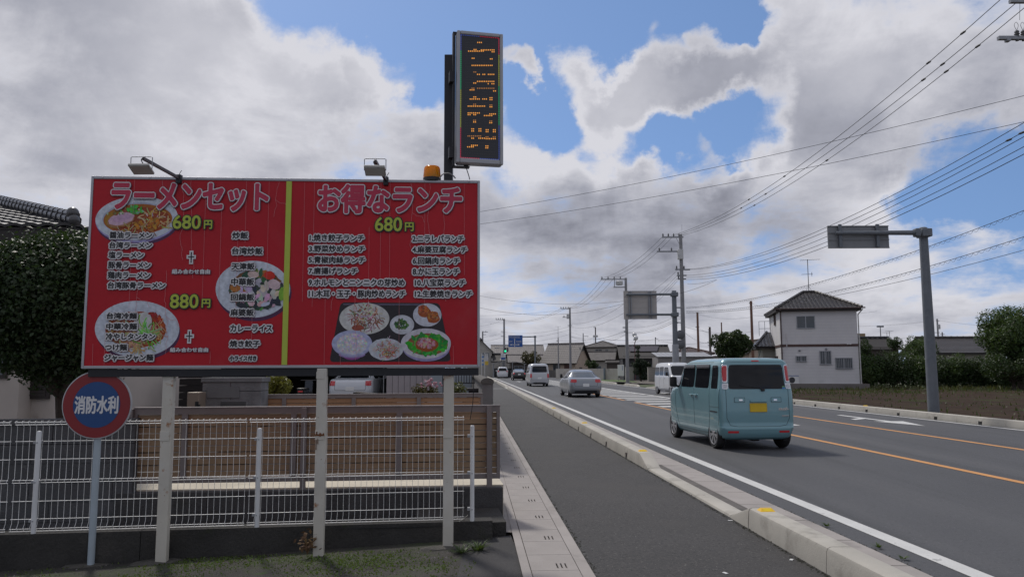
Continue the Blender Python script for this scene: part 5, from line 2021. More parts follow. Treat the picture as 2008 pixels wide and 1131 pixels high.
def vehicle(name, label, cat, loc, rz, sh, col, wb, r_w, track, arch=1.13, axle_y=0.0, tw=.17, group=None, rim=None, style='spoke', spokes=7, low=.2, detail=True, rr=.64):
    o_ = empty(name, label, cat, loc, rz, group)
    body = sh.mesh().build('body', col, o_)
    cut = MB()
    ax = [axle_y - wb / 2, axle_y + wb / 2]
    for y in ax:
        for s_ in (-1, 1):
            w_ = sh.side(y, r_w)
            cut.lathe([(r_w * arch, w_ - .26), (r_w * arch, w_ + .2)], 32, 0, Matrix.Translation((0, y, r_w + .015)) @ Matrix.Rotation(R(90) * s_, 4, 'Y'))
    co = cut.build('cutter', UNDER)
    boolean_cut(body, co)
    me = body.data
    me.polygons.foreach_set('use_smooth', [True] * len(me.polygons))
    me.set_sharp_from_angle(angle=R(38))
    me.materials.clear()
    me.materials.append(col)
    me.materials.append(UNDER)
    mi = []
    for p in me.polygons:
        c = p.center
        inner = any((c.y - y) ** 2 + (c.z - r_w - .015) ** 2 < (r_w * arch * 1.004) ** 2 and c.z < r_w * (1 + arch) + .05 for y in ax) and abs(c.x) < sh.side(c.y, max(c.z, .25)) - .004 and abs(c.x) > .2
        mi.append(1 if (c.z < sh.L[0][0] + .004 and abs(p.normal.z) > .8) or inner else 0)
    me.polygons.foreach_set('material_index', mi)
    for y in ax:
        for s_ in (-1, 1):
            wheel(o_, s_ * (track / 2), y, r_w, tw, s_, rim or RIM, rr=rr, style=style, spokes=spokes)
            # arch lip
    ab = MB()
    ab.box((-track / 2 + .1, ax[0] - .05, r_w - .04), (track / 2 - .1, ax[0] + .05, r_w + .04))
    ab.box((-.25, ax[0] + .3, .16), (.3, ax[1] - .3, .24))
    ab.box((-track / 2 + .25, -.0 + sh.L[1][1] + .12, .19), (track / 2 - .25, sh.L[1][1] + .5, .27))
    ab.build('underbody', UNDER, o_)
    return o_


def fside(sh, s_):
    return lambda y, z, off: (s_ * (sh.side(y, z) + off), y, z)


def frear(sh):
    return lambda x, z, off: (x, sh.rear(x, z) - off, z)


def ffront(sh):
    return lambda x, z, off: (x, sh.front(x, z) + off, z)


def seam(parent, f, pts, r=.0035, name='panel_seam', m=None, off=0.0):
    b_ = MB()
    dense = []
    for a, c in zip(pts[:-1], pts[1:]):
        for k in range(8):
            t = k / 8
            dense.append(f(a[0] + (c[0] - a[0]) * t, a[1] + (c[1] - a[1]) * t, off))
    dense.append(f(*pts[-1], off))
    b_.tube(dense, r, 5)
    return b_.build(name, m or SEAM, parent)


def patch(parent, name, f, q, m, n=(8, 6), rnd_=.25, fin=.004):
    return grid_patch(MB(), f, q, n, rnd_, 0, None, fin).build(name, m, parent, True, 50)


def mirror(parent, sh, y, z, s_, m=BLACK, w=.2):
    x = sh.side(y, z)
    b_ = MB().box((s_ * (x + .05), y - .05, z - .02), (s_ * (x + w), y + .06, z + .20), ch=.03)
    b_.bar((s_ * (x - .02), y + .01, z - .03), (s_ * (x + .09), y, z + .02), .05, .04)
    return b_.build('side_mirror', m, parent, True, 40)


# ---- teal kei van, the nearest car
TEAL = paint('teal_paint', (.165, .315, .355), metal=.15, rough=.24)
kv = Shell([(.195, -1.60, 1.60, .655, .22, .30), (.235, -1.665, 1.65, .69, .22, .32), (.30, -1.695, 1.68, .715, .20, .34), (.42, -1.705, 1.69, .73, .12, .36),
            (.445, -1.692, 1.692, .731, .12, .36), (.70, -1.692, 1.69, .7375, .12, .36), (.95, -1.683, 1.66, .7375, .12, .36), (1.08, -1.674, 1.56, .732, .12, .38), (1.13, -1.668, 1.30, .727, .12, .40),
            (1.20, -1.66, 1.14, .715, .115, .40), (1.42, -1.64, .96, .683, .11, .36), (1.58, -1.63, .80, .670, .11, .34), (1.645, -1.622, .68, .652, .11, .34),
            (1.69, -1.60, .52, .620, .13, .34), (1.72, -1.55, .30, .56, .12, .30), (1.735, -1.43, .05, .44, .2, .25), (1.738, -1.2, -.2, .2, .15, .15)])
VPOS = G(1474, 879)
van_h = math.atan2(.105, 1)
vc = Vector((G(1403, 878).x * .5 + G(1537, 878).x * .5, 15.15, .004))
vdir = Vector((-math.sin(van_h), math.cos(van_h), 0))
vloc = vc + vdir * 1.235
van = vehicle('kei_van', 'teal boxy small van with yellow number plate, the nearest car in the lane', 'van', (vloc.x, vloc.y, .004), van_h, kv, TEAL, 2.46, .285, 1.30, 1.16, axle_y=.01, tw=.155, rim=mat('hubcap_silver', (.42, .42, .44), rough=.35, metal=.5, var=.05), style='twin', spokes=7, rr=.73)
fr = frear(kv)
patch(van, 'rear_window', fr, [(-.560, 1.145), (.560, 1.145), (.530, 1.605), (-.530, 1.605)], GLASS, (16, 8), .10, .005)
seam(van, fr, [(-.60, 1.60), (-.615, 1.14), (-.615, .60), (-.55, .47), (-.40, .445), (.40, .445), (.55, .47), (.615, .60), (.615, 1.14), (.60, 1.60)], .0038)
seam(van, fr, [(-.575, 1.655), (.575, 1.655)], .003)
RIMC = mat('lamp_chrome', (.62, .62, .64), rough=.2, metal=.9, var=0)
for s_ in (-1, 1):
    q = lambda x0, z0, x1, z1: [(s_ * x0, z0), (s_ * x1, z0), (s_ * (x1 - .01), z1), (s_ * (x0 - .018), z1)] if s_ > 0 else [(-x1, z0), (-x0, z0), (-(x0 - .018), z1), (-(x1 - .01), z1)]
    l_ = patch(van, 'tail_lamp', fr, q(.572, 1.27, .672, 1.605), RIMC, (6, 10), .3, .012)
    patch(l_, 'red_lens', fr, q(.590, 1.295, .660, 1.585), LRED, (6, 10), .3, .020)
    l_ = patch(van, 'reversing_lamp', fr, q(.576, 1.145, .682, 1.255), RIMC, (6, 6), .35, .012)
    patch(l_, 'lens', fr, q(.594, 1.165, .666, 1.237), LCLEAR, (6, 6), .4, .019)
    patch(van, 'rear_reflector', fr, [(s_ * .50 - .105, .325), (s_ * .50 + .105, .325), (s_ * .50 + .105, .365), (s_ * .50 - .105, .365)], LRED, (6, 2), .15, .006)
    h_ = patch(van, 'handle_recess', fr, [(s_ * .36 - .10, .90), (s_ * .36 + .10, .90), (s_ * .36 + .10, .985), (s_ * .36 - .10, .985)], TEAL, (6, 4), .35, .006)
    seam(h_, fr, [(s_ * .36 - .10, .90), (s_ * .36 + .10, .90), (s_ * .36 + .10, .985), (s_ * .36 - .10, .985), (s_ * .36 - .10, .90)], .003, 'recess_seam', SEAM, .005)
    patch(h_, 'chrome_tip', fr, [(s_ * .36 - .035 - s_ * .02, .925), (s_ * .36 + .035 - s_ * .02, .925), (s_ * .36 + .035 - s_ * .02, .955), (s_ * .36 - .035 - s_ * .02, .955)], CHROME, (4, 3), .3, .016)
patch(van, 'brake_lamp', fr, [(-.075, 1.667), (.075, 1.667), (.075, 1.69), (-.075, 1.69)], LRED, (6, 2), .15, .006)
YPL = mat('yellow_plate', (.62, .42, .015), rough=.45, var=.05)
pl_ = patch(van, 'number_plate', fr, [(-.168, .715), (.168, .715), (.168, .882), (-.168, .882)], YPL, (4, 4), .06, .014)
seam(pl_, fr, [(-.160, .722), (.160, .722), (.160, .875), (-.160, .875), (-.160, .722)], .002, 'plate_edge', mat('plate_edge', (.5, .33, .02), var=0), .015)
b = MB()
y_ = kv.rear(0, .9) - .004
b.box((-.16, y_ - .03, .895), (.16, y_ + .01, .935), ch=.008)
b.build('plate_lamp_trim', TEAL, van, True)
b = MB()                                              # chrome marks at the tailgate's right
for (x0, x1, z0, z1) in ((.40, .60, .755, .775), (.41, .47, .775, .787), (.545, .575, .765, .800), (.50, .535, .755, .790), (.40, .56, .738, .746), (.46, .60, .638, .650), (.46, .60, .628, .633)):
    yy = kv.rear((x0 + x1) / 2, z0) - .008
    b.box((x0, yy, z0), (x1, yy + .02, z1))
b.build('chrome_mark', CHROME, van)
b = MB().tube([(.10, kv.rear(.1, 1.10) - .02, 1.13), (.02, kv.rear(0, 1.18) - .022, 1.17), (-.34, kv.rear(-.3, 1.2) - .016, 1.21)], .007, 6).box((.07, kv.rear(.1, 1.1) - .03, 1.105), (.14, kv.rear(.1, 1.1) + .01, 1.15), ch=.008)
b.build('rear_wiper', BLACK, van)
b = MB().tube([(.36, -.93, 1.70), (.36, -.98, 1.76), (.36, -1.10, 1.93)], [.012, .006, .003], 6)
b.build('aerial', BLACK, van)
for (z, c) in ((1.20, (.1, .25, .12)), (1.175, (.05, .2, .5))):
    patch(van, 'window_sticker', fr, [(.50, z - .03), (.56, z - .03), (.56, z), (.50, z)], mat('sticker_%d' % int(z * 1000), c, rough=.5, var=0) if 0 else mat('green_sticker' if c[1] > c[2] else 'blue_sticker', c, rough=.5, var=0), (4, 3), .5, .008)
for s_ in (-1, 1):
    fs = fside(kv, s_)
    Q = lambda pts: pts if s_ > 0 else [pts[1], pts[0], pts[3], pts[2]]
    patch(van, 'quarter_window', fs, Q([(-1.50, 1.15), (-1.16, 1.15), (-1.15, 1.595), (-1.455, 1.595)]), GLASS, (8, 8), .14, .004)
    patch(van, 'rear_door_window', fs, Q([(-1.03, 1.15), (-.24, 1.15), (-.24, 1.59), (-1.03, 1.59)]), GLASS, (8, 8), .12, .004)
    patch(van, 'front_door_window', fs, Q([(-.17, 1.15), (.66, 1.15), (.52, 1.57), (-.17, 1.59)]), GLASS, (8, 8), .12, .004)
    patch(van, 'front_quarter_window', fs, Q([(.70, 1.15), (.98, 1.15), (.84, 1.44), (.58, 1.55)]), GLASS, (8, 8), .16, .004)
    vz = MB()
    for (ya, yb) in ((-1.02, -.25), (-.16, .54)):
        grid_patch(vz, fs, Q([(ya, 1.54), (yb, 1.54), (yb - .02, 1.615), (ya, 1.615)]), (8, 3), .15, 0, None, .022)
    vz.build('rain_visor', mat('smoke_visor', (.03, .028, .028), rough=.2, var=0), van, True)
    seam(van, fs, [(-1.09, 1.62), (-1.09, .62), (-1.00, .30)], .0035)
    seam(van, fs, [(-.20, 1.62), (-.20, .25)], .0035)
    seam(van, fs, [(.98, 1.14), (1.02, .80), (.93, .55), (.80, .28)], .0035)
    seam(van, fs, [(-1.0, .28), (.80, .28)], .003)
    seam(van, fs, [(-1.09, .80), (-1.50, .80), (-1.60, .80)], .003)
    patch(van, 'slide_rail', fs, Q([(-1.50, .700), (-1.12, .700), (-1.12, .722), (-1.50, .722)]), BLACK, (8, 2), .1, .005)
    seam(van, fs, [(-1.53, .46), (-1.58, .62), (-1.59, 1.14)], .003)
    for y in (-.33, -.09):
        h_ = MB().box((s_ * (kv.side(y, 1.0) - .01), y - .085, .985), (s_ * (kv.side(y, 1.0) + .030), y + .085, 1.012), ch=.010)
        h_.build('door_handle', TEAL, van, True)
        grid_patch(MB(), fs, Q([(y - .06, .94), (y + .06, .94), (y + .06, .985), (y - .06, .985)]), (5, 4), .6, 0, None, .004).build('handle_bowl', mat('pale_reflect', (.3, .42, .45), rough=.2, metal=.6, var=0), van)
    mirror(van, kv, .80, 1.16, s_, BLACK)
    patch(van, 'head_lamp', fs, Q([(1.36, .80), (1.58, .80), (1.56, .98), (1.34, .98)]), LCLEAR, (6, 6), .5, .008)
    seam(van, fs, [(-1.16, 1.655), (.5, 1.64)], .004)
ff = ffront(kv)
patch(van, 'windscreen', ff, [(.60, 1.15), (-.60, 1.15), (-.52, 1.60), (.52, 1.60)], GLASS, (12, 8), .15)
patch(van, 'grille', ff, [(.40, .62), (-.40, .62), (-.40, .80), (.40, .80)], BLACK, (10, 4), .2)
patch(van, 'front_plate', ff, [(.168, .42), (-.168, .42), (-.168, .585), (.168, .585)], YPL, (4, 4), .06, .012)
b = MB().box((-.10, kv.rear(0, .25) + .10, .165), (.06, kv.rear(0, .25) + .6, .235), ch=.02)
b.box((.52, -1.58, .165), (.60, -1.30, .23))
b.build('exhaust', UNDER, van)


# ---- generic dress for the farther cars
def dress(o_, sh, col, k):
    """k: dict of zones for windows, lamps, plate; all on the car's own surface"""
    fr_, ff_ = frear(sh), ffront(sh)
    z0, z1, w0, w1 = k['rw']
    patch(o_, 'rear_window', fr_, [(-w0, z0), (w0, z0), (w1, z1), (-w1, z1)], k.get('glass', GLASS), (12, 6), .18, .006)
    z0, z1, w0, w1 = k['ws']
    patch(o_, 'windscreen', ff_, [(w0, z0), (-w0, z0), (-w1, z1), (w1, z1)], GLASS, (12, 6), .18, .006)
    for s_ in (-1, 1):
        fs_ = fside(sh, s_)
        for (ya, yb, yc, yd, z0, z1) in k['sw']:
            pts = [(ya, z0), (yb, z0), (yc, z1), (yd, z1)]
            patch(o_, 'side_window', fs_, pts if s_ > 0 else [pts[1], pts[0], pts[3], pts[2]], GLASS, (8, 5), .18, .005)
        for y in k['seams']:
            seam(o_, fs_, [(y, k['belt']), (y, .32)], .005)
        x0, x1, z0, z1 = k['tl']
        pts = [(s_ * x0, z0), (s_ * x1, z0), (s_ * x1, z1), (s_ * x0, z1)]
        patch(o_, 'tail_lamp', fr_, pts if s_ > 0 else [pts[1], pts[0], pts[3], pts[2]], LRED, (6, 4), .3, .012)
        x0, x1, z0, z1 = k['hl']
        pts = [(s_ * x0, z0), (s_ * x1, z0), (s_ * x1, z1), (s_ * x0, z1)]
        patch(o_, 'head_lamp', ff_, pts if s_ < 0 else [pts[1], pts[0], pts[3], pts[2]], LCLEAR, (6, 4), .35, .012)
        mirror(o_, sh, k['my'], k['belt'] + .02, s_, k.get('mm', col), .19)
        for y in k.get('handles', ()):
            xx = sh.side(y, k['belt'] - .12)
            MB().box((s_ * (xx - .01), y - .08, k['belt'] - .13), (s_ * (xx + .03), y + .08, k['belt'] - .10), ch=.008).build('door_handle', col, o_, True)
    zc = k['plate']
    patch(o_, 'number_plate', fr_, [(-.168, zc - .08), (.168, zc - .08), (.168, zc + .08), (-.168, zc + .08)], k.get('pm', WHITEP), (4, 3), .08, .014)
    zc = k['fplate']
    patch(o_, 'front_plate', ff_, [(.168, zc - .08), (-.168, zc - .08), (-.168, zc + .08), (.168, zc + .08)], k.get('pm', WHITEP), (4, 3), .08, .014)
    z0, z1, w = k['grille']
    patch(o_, 'grille', ff_, [(w, z0), (-w, z0), (-w, z1), (w, z1)], BLACK, (8, 4), .2, .006)
    if 'tg' in k:
        w0, z0, w1, z1 = k['tg']
        seam(o_, fr_, [(-w1, z1), (-w0, z0 + .05), (-w0 + .05, z0), (w0 - .05, z0), (w0, z0 + .05), (w1, z1)], .006)
    if 'low' in k:
        z0, z1, w = k['low']
        patch(o_, 'bumper_insert', fr_, [(-w, z0), (w, z0), (w, z1), (-w, z1)], BLACK, (10, 3), .2, .006)


def along(px, py, off=0.0):
    g = G(px, py, .004)
    return g


SILV = paint('silver_paint', (.25, .265, .285), metal=.55, rough=.3)
# silver saloon
sd_ = Shell([(.19, -2.05, 2.05, .76, .3, .4), (.26, -2.20, 2.2, .82, .3, .5), (.40, -2.27, 2.28, .865, .28, .55), (.62, -2.27, 2.27, .88, .28, .55), (.80, -2.24, 2.18, .875, .28, .6),
             (.93, -2.20, 1.9, .86, .26, .7), (1.00, -2.14, 1.45, .85, .26, .7), (1.035, -1.95, 1.05, .835, .3, .6), (1.06, -1.55, .85, .82, .3, .5), (1.22, -1.22, .52, .735, .3, .45),
             (1.36, -.95, .20, .665, .3, .4), (1.43, -.72, 0, .60, .3, .35), (1.465, -.5, -.15, .48, .25, .25), (1.475, -.35, -.25, .2, .06, .06)])
p = along(1143, 779)
sedan = vehicle('saloon_car', 'silver saloon car with red tail lamps ahead of the teal van', 'car', (p.x, p.y + 2.1, .004), .075, sd_, SILV, 2.7, .32, 1.54, tw=.2, spokes=10)
dress(sedan, sd_, SILV, dict(rw=(1.075, 1.40, .70, .50), ws=(1.075, 1.40, .70, .52), sw=[(-1.35, -.42, -.42, -.86, 1.05, 1.38), (-.36, .72, .10, -.36, 1.05, 1.40)], seams=(-.39, .75, -1.2), belt=1.02,
                             tl=(.50, .835, .80, .965), hl=(.5, .84, .66, .82), my=.55, plate=.66, fplate=.45, grille=(.42, .62, .45), tg=(.62, .60, .60, .97), low=(.24, .36, .6), mm=BLACK,
                             glass=mat('pale_glass', (.12, .13, .135), rough=.08, var=.15, spec=.7), handles=(-.75, .3)))
# tall silver van
hv = Shell([(.20, -2.2, 2.2, .74, .2, .3), (.30, -2.34, 2.33, .81, .2, .35), (.55, -2.35, 2.35, .845, .18, .35), (1.05, -2.33, 2.32, .845, .18, .4), (1.15, -2.31, 2.2, .838, .18, .45), (1.20, -2.30, 2.1, .83, .18, .45),
            (1.55, -2.24, 1.7, .79, .2, .4), (1.80, -2.18, 1.40, .745, .22, .4), (1.90, -2.10, 1.2, .69, .25, .4), (1.96, -1.95, .95, .56, .25, .35), (1.98, -1.7, .7, .3, .2, .2)])
p = along(1055, 757.5)
hi = vehicle('passenger_van', 'tall silver van with dark rear window in front of the silver saloon', 'van', (p.x, p.y + 2.2, .004), .06, hv, paint('pale_silver_paint', (.46, .47, .49), metal=.4), 2.57, .33, 1.46, tw=.19)
dress(hi, hv, MATS['pale_silver_paint'], dict(rw=(1.22, 1.76, .66, .60), ws=(1.2, 1.75, .72, .62), sw=[(-2.0, -.9, -.9, -1.95, 1.2, 1.68), (-.8, .4, .4, -.8, 1.2, 1.68), (.5, 1.7, 1.4, .5, 1.2, 1.66)], seams=(-.85, .45), belt=1.18,
                               tl=(.66, .83, .75, 1.1), hl=(.5, .8, .75, .95), my=1.6, plate=.72, fplate=.45, grille=(.6, .8, .45), tg=(.70, .58, .68, 1.85), low=(.26, .36, .55), mm=BLACK))
# black hatchback
bh = Shell([(.19, -2.0, 2.05, .76, .3, .4), (.28, -2.18, 2.2, .83, .28, .5), (.55, -2.22, 2.24, .875, .26, .6), (.85, -2.20, 2.1, .87, .26, .65), (1.0, -2.12, 1.6, .85, .25, .7), (1.06, -2.0, 1.2, .83, .3, .7),
            (1.2, -1.65, .85, .77, .3, .55), (1.36, -1.1, .45, .68, .3, .45), (1.45, -.6, .1, .58, .3, .35), (1.49, -.3, -.1, .3, .1, .1)])
p = along(1016.5, 745.5)
bk = vehicle('hatchback_car', 'black hatchback car with white number plate farther along the lane', 'car', (p.x, p.y + 2.1, .004), .06, bh, paint('black_paint', (.013, .013, .015), rough=.25), 2.7, .31, 1.53, tw=.19)
dress(bk, bh, MATS['black_paint'], dict(rw=(1.10, 1.42, .66, .46), ws=(1.1, 1.42, .7, .5), sw=[(-1.5, -.5, -.5, -1.0, 1.08, 1.38), (-.4, .75, .3, -.4, 1.08, 1.40)], seams=(-.45,), belt=1.05,
                                 tl=(.62, .84, .80, 1.02), hl=(.5, .84, .66, .82), my=.7, plate=.78, fplate=.42, grille=(.3, .5, .5), glass=mat('sky_glass', (.22, .24, .26), rough=.06, var=.1, spec=.8)))
# white people carrier far ahead
wm_ = Shell([(.18, -2.1, 2.1, .74, .25, .35), (.28, -2.27, 2.28, .80, .22, .4), (.6, -2.3, 2.32, .85, .2, .5), (.95, -2.27, 2.2, .85, .2, .55), (1.08, -2.24, 1.8, .84, .2, .6), (1.14, -2.22, 1.5, .83, .2, .5),
             (1.45, -2.12, 1.05, .77, .22, .4), (1.68, -2.02, .7, .70, .24, .4), (1.78, -1.9, .45, .6, .25, .35), (1.83, -1.6, .1, .3, .2, .2)])
p = along(984.5, 741.3)
WHT = paint('white_car_paint', (.62, .63, .65), rough=.3)
wmv = vehicle('people_carrier', 'white people carrier at the head of the queue near the far junction', 'car', (p.x, p.y + 2.2, .004), .05, wm_, WHT, 2.8, .32, 1.5, tw=.19)
dress(wmv, wm_, WHT, dict(rw=(1.16, 1.62, .68, .58), ws=(1.16, 1.62, .7, .58), sw=[(-1.9, -.6, -.6, -1.8, 1.14, 1.56), (-.5, .6, .5, -.5, 1.14, 1.58)], seams=(-.55, .5), belt=1.1,
                          tl=(.60, .83, 1.0, 1.25), hl=(.5, .84, .7, .9), my=1.0, plate=.85, fplate=.45, grille=(.4, .65, .5), tg=(.7, .5, .66, 1.7)))
# white kei van coming the other way
wk = Shell([(.22, -1.6, 1.62, .64, .15, .2), (.32, -1.69, 1.68, .71, .15, .25), (.55, -1.695, 1.695, .735, .14, .28), (.90, -1.69, 1.68, .7375, .14, .3), (1.05, -1.685, 1.60, .735, .14, .3), (1.10, -1.68, 1.48, .73, .14, .3),
            (1.45, -1.65, 1.15, .70, .15, .28), (1.70, -1.61, .92, .665, .15, .28), (1.81, -1.55, .78, .615, .18, .28), (1.86, -1.4, .5, .48, .2, .25), (1.875, -1.2, .3, .2, .1, .1)])
p = along(1326, 775.5)
wkv = vehicle('kei_delivery_van', 'white boxy delivery van driving towards the camera on the far lane', 'van', (p.x + .42, p.y + 2.2, .004), math.pi + .13, wk, WHT, 2.45, .28, 1.31, tw=.15)
dress(wkv, wk, WHT, dict(rw=(1.15, 1.62, .60, .55), ws=(1.13, 1.68, .64, .57), sw=[(-1.55, -.75, -.75, -1.52, 1.12, 1.60), (-.68, .05, .05, -.68, 1.12, 1.62), (.15, 1.12, .80, .15, 1.12, 1.60)], seams=(-.71, .10, 1.05), belt=1.1,
                         tl=(.62, .72, .6, .9), hl=(.42, .70, .76, .96), my=1.0, plate=.6, fplate=.42, grille=(.60, .72, .40), pm=YPL, handles=(-.5, .25), mm=BLACK))
MB().box((-.62, 1.60, .24), (.62, 1.715, .50), ch=.03).build('front_bumper', mat('grey_bumper', (.12, .12, .125), rough=.5), wkv, True)
# parked white saloon inside the garage
p = P(686, 766, 30.6)
gs = vehicle('parked_saloon', 'white saloon car parked inside the dark garage behind the fences', 'car', (p.x, 30.6 + 2.25, .12), 0, sd_, paint('pearl_white_paint', (.60, .62, .66), rough=.3), 2.7, .32, 1.54, tw=.2)
dress(gs, sd_, MATS['pearl_white_paint'], dict(rw=(1.075, 1.40, .70, .50), ws=(1.075, 1.40, .70, .52), sw=[(-1.35, -.42, -.42, -.86, 1.05, 1.38), (-.36, .72, .10, -.36, 1.05, 1.40)], seams=(-.39, .75), belt=1.02,
                                             tl=(.60, .85, .78, .97), hl=(.5, .84, .66, .82), my=.55, plate=.66, fplate=.45, grille=(.42, .62, .45), tg=(.62, .60, .60, .97), low=(.26, .40, .6)))
# white van seen through the gap at the left
p = P(300, 777, 24)
lv = vehicle('parked_van', 'white van parked on the gravel yard, seen between the round sign and the left post', 'van', (p.x, 24 + 1.7, 0), math.pi, wk, paint('chalk_white_paint', (.58, .59, .60), rough=.3), 2.45, .28, 1.31, tw=.15)
dress(lv, wk, MATS['chalk_white_paint'], dict(rw=(1.15, 1.62, .60, .55), ws=(1.13, 1.68, .64, .57), sw=[(-1.55, -.75, -.75, -1.52, 1.12, 1.60), (.15, 1.12, .80, .15, 1.12, 1.60)], seams=(.10,), belt=1.1,
                                             tl=(.62, .72, .6, .9), hl=(.45, .72, .70, .92), my=1.0, plate=.6, fplate=.42, grille=(.58, .70, .40), pm=WHITEP))
# motor scooter in the garage's dark
p = P(593, 765, 29.8)
o = empty('motor_scooter', 'dark motor scooter parked in the garage, only its red tail light and plate stand out', 'scooter', (p.x, 29.8, .12))
wheel(o, 0, .0, .24, .10, 1, RIM, spokes=5)
wheel(o, 0, 1.15, .24, .10, 1, RIM, spokes=5)
b = MB()
b.prism([(-.14, -.25, .62), (-.14, .45, .60), (-.14, .42, .30), (-.14, -.12, .32)], (.28, 0, 0)).box((-.16, .4, .24), (.16, .85, .32), ch=.03).bar((0, .85, .28), (0, .98, .98), .30, .08).tube([(-.32, .9, 1.0), (0, .96, 1.0), (.32, .9, 1.0)], .018, 8)
b.build('body', paint('scooter_black', (.014, .014, .016)), o, True)
MB().box((-.15, -.28, .62), (.15, .48, .72), ch=.04).build('seat', BLACK, o, True)
MB().box((-.09, -.30, .56), (.09, -.25, .62), ch=.01).build('tail_lamp', LRED, o)
MB().box((-.085, -.31, .40), (.085, -.30, .50)).build('number_plate', WHITEP, o)
MB().box((-.04, -.305, .33), (.04, -.295, .36)).build('reflector', LRED, o)
# ================================================================== BACKGROUND
class Frame:
    "local frame of a building: origin at the front left corner, x along the front, y backwards"

    def __init__(self, px, Y, rz=0.0, z=0.0):
        q = P(px, 730, Y)
        self.O = Vector((q.x, Y, z))
        self.rz = rz
        self.U = Vector((math.cos(rz), math.sin(rz), 0))
        self.N = Vector((self.U.y, -self.U.x, 0))

    def f(self, px, py):
        d = ray(px, py)
        o_ = Vector((0, 0, CAM_H))
        t = (self.O - o_).dot(self.N) / d.dot(self.N)
        q = o_ + d * t - self.O
        return q.dot(self.U), q.z

    def rect(self, x0, y0, x1, y1):
        a, c = self.f(x0, y1), self.f(x1, y0)
        return min(a[0], c[0]), a[1], max(a[0], c[0]), c[1]


def window(parent, x0, z0, x1, z1, y=0.0, frame_m=None, grille=False, sash=True, side=None):
    fm = frame_m or ALU
    w = .05
    M = side or Matrix.Identity(4)
    b_ = MB()
    b_.box((x0 - w, y - .06, z0 - w), (x1 + w, y - .003, z0), 0, M).box((x0 - w, y - .06, z1), (x1 + w, y - .003, z1 + w), 0, M)
    b_.box((x0 - w, y - .06, z0), (x0, y - .003, z1), 0, M).box((x1, y - .06, z0), (x1 + w, y - .003, z1), 0, M)
    if sash:
        b_.box(((x0 + x1) / 2 - .03, y - .05, z0), ((x0 + x1) / 2 + .03, y - .003, z1), 0, M)
    if grille:
        n = max(3, int((x1 - x0) / .12))
        for k in range(n + 1):
            x = x0 + (x1 - x0) * k / n
            b_.box((x - .012, y - .10, z0 - .03), (x + .012, y - .08, z1 + .03), 0, M)
        b_.box((x0 - w, y - .105, z0 - .06), (x1 + w, y - .075, z0 - .03), 0, M).box((x0 - w, y - .105, z1 + .03), (x1 + w, y - .075, z1 + .06), 0, M)
    f_ = b_.build('window', fm, parent)
    MB().box((x0, y - .03, z0), (x1, y - .002, z1), 0, M).build('pane', PANE, f_)
    return f_


def gable_roof(b_, w, d, z, rise, over=.5, mi=0, tile=True, along='x', pitch=.3, course=.3):
    if along == 'x':
        y0, y1, x0, x1 = -over, d + over, -over, w + over
        dz = rise * over / (d / 2)
        A = [(x0, y0, z - dz), (x1, y0, z - dz), (x0, d / 2, z + rise), (x1, d / 2, z + rise)]
        B = [(x1, y1, z - dz), (x0, y1, z - dz), (x1, d / 2, z + rise), (x0, d / 2, z + rise)]
    else:
        y0, y1, x0, x1 = -over, d + over, -over, w + over
        dz = rise * over / (w / 2)
        A = [(x0, y1, z - dz), (x0, y0, z - dz), (w / 2, y1, z + rise), (w / 2, y0, z + rise)]
        B = [(x1, y0, z - dz), (x1, y1, z - dz), (w / 2, y0, z + rise), (w / 2, y1, z + rise)]
    for q in (A, B):
        if tile:
            tile_roof(b_, q[0], q[1], q[2], q[3], pitch, course, .014, .022, mi, 5)
        n = Vector((0, 0, -.12))
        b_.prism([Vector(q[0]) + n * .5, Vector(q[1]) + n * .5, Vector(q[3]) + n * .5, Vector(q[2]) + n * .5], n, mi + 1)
    p, q = Vector(A[2]), Vector(A[3])
    ridge(b_, p + Vector((0, 0, .06)), q + Vector((0, 0, .06)), .13, mi, .6)


def hip_roof(b_, w, d, z, rise, over=.5, mi=0, pitch=.3, course=.3, rl=None):
    x0, x1, y0, y1 = -over, w + over, -over, d + over
    run = min(x1 - x0, y1 - y0) / 2
    if (x1 - x0) >= (y1 - y0):
        ra, rb = (x0 + run, (y0 + y1) / 2, z + rise), (x1 - run, (y0 + y1) / 2, z + rise)
    else:
        ra = rb = None
    if ra is None or rl is not None:
        h_ = (rl or .4) / 2
        cx = (x0 + x1) / 2
        ra, rb = (cx - h_, (y0 + y1) / 2, z + rise), (cx + h_, (y0 + y1) / 2, z + rise)
    c = [(x0, y0, z), (x1, y0, z), (x1, y1, z), (x0, y1, z)]
    tile_roof(b_, c[0], c[1], ra, rb, pitch, course, .035, .035, mi, 6)
    tile_roof(b_, c[1], c[2], rb, Vector(rb) + Vector((0, .01, 0)), pitch, course, .035, .035, mi, 6)
    tile_roof(b_, c[2], c[3], rb, ra, pitch, course, .035, .035, mi, 6)
    tile_roof(b_, c[3], c[0], Vector(ra) + Vector((0, .01, 0)), ra, pitch, course, .035, .035, mi, 6)
    up = Vector((0, 0, .07))
    for a, e_ in ((c[0], ra), (c[1], rb), (c[2], rb), (c[3], ra), (ra, rb)):
        ridge(b_, Vector(a) + up, Vector(e_) + up, .10, mi, .35)
    b_.box((x0 + .03, y0 + .03, z - .20), (x1 - .03, y1 - .03, z - .02), mi + 1)


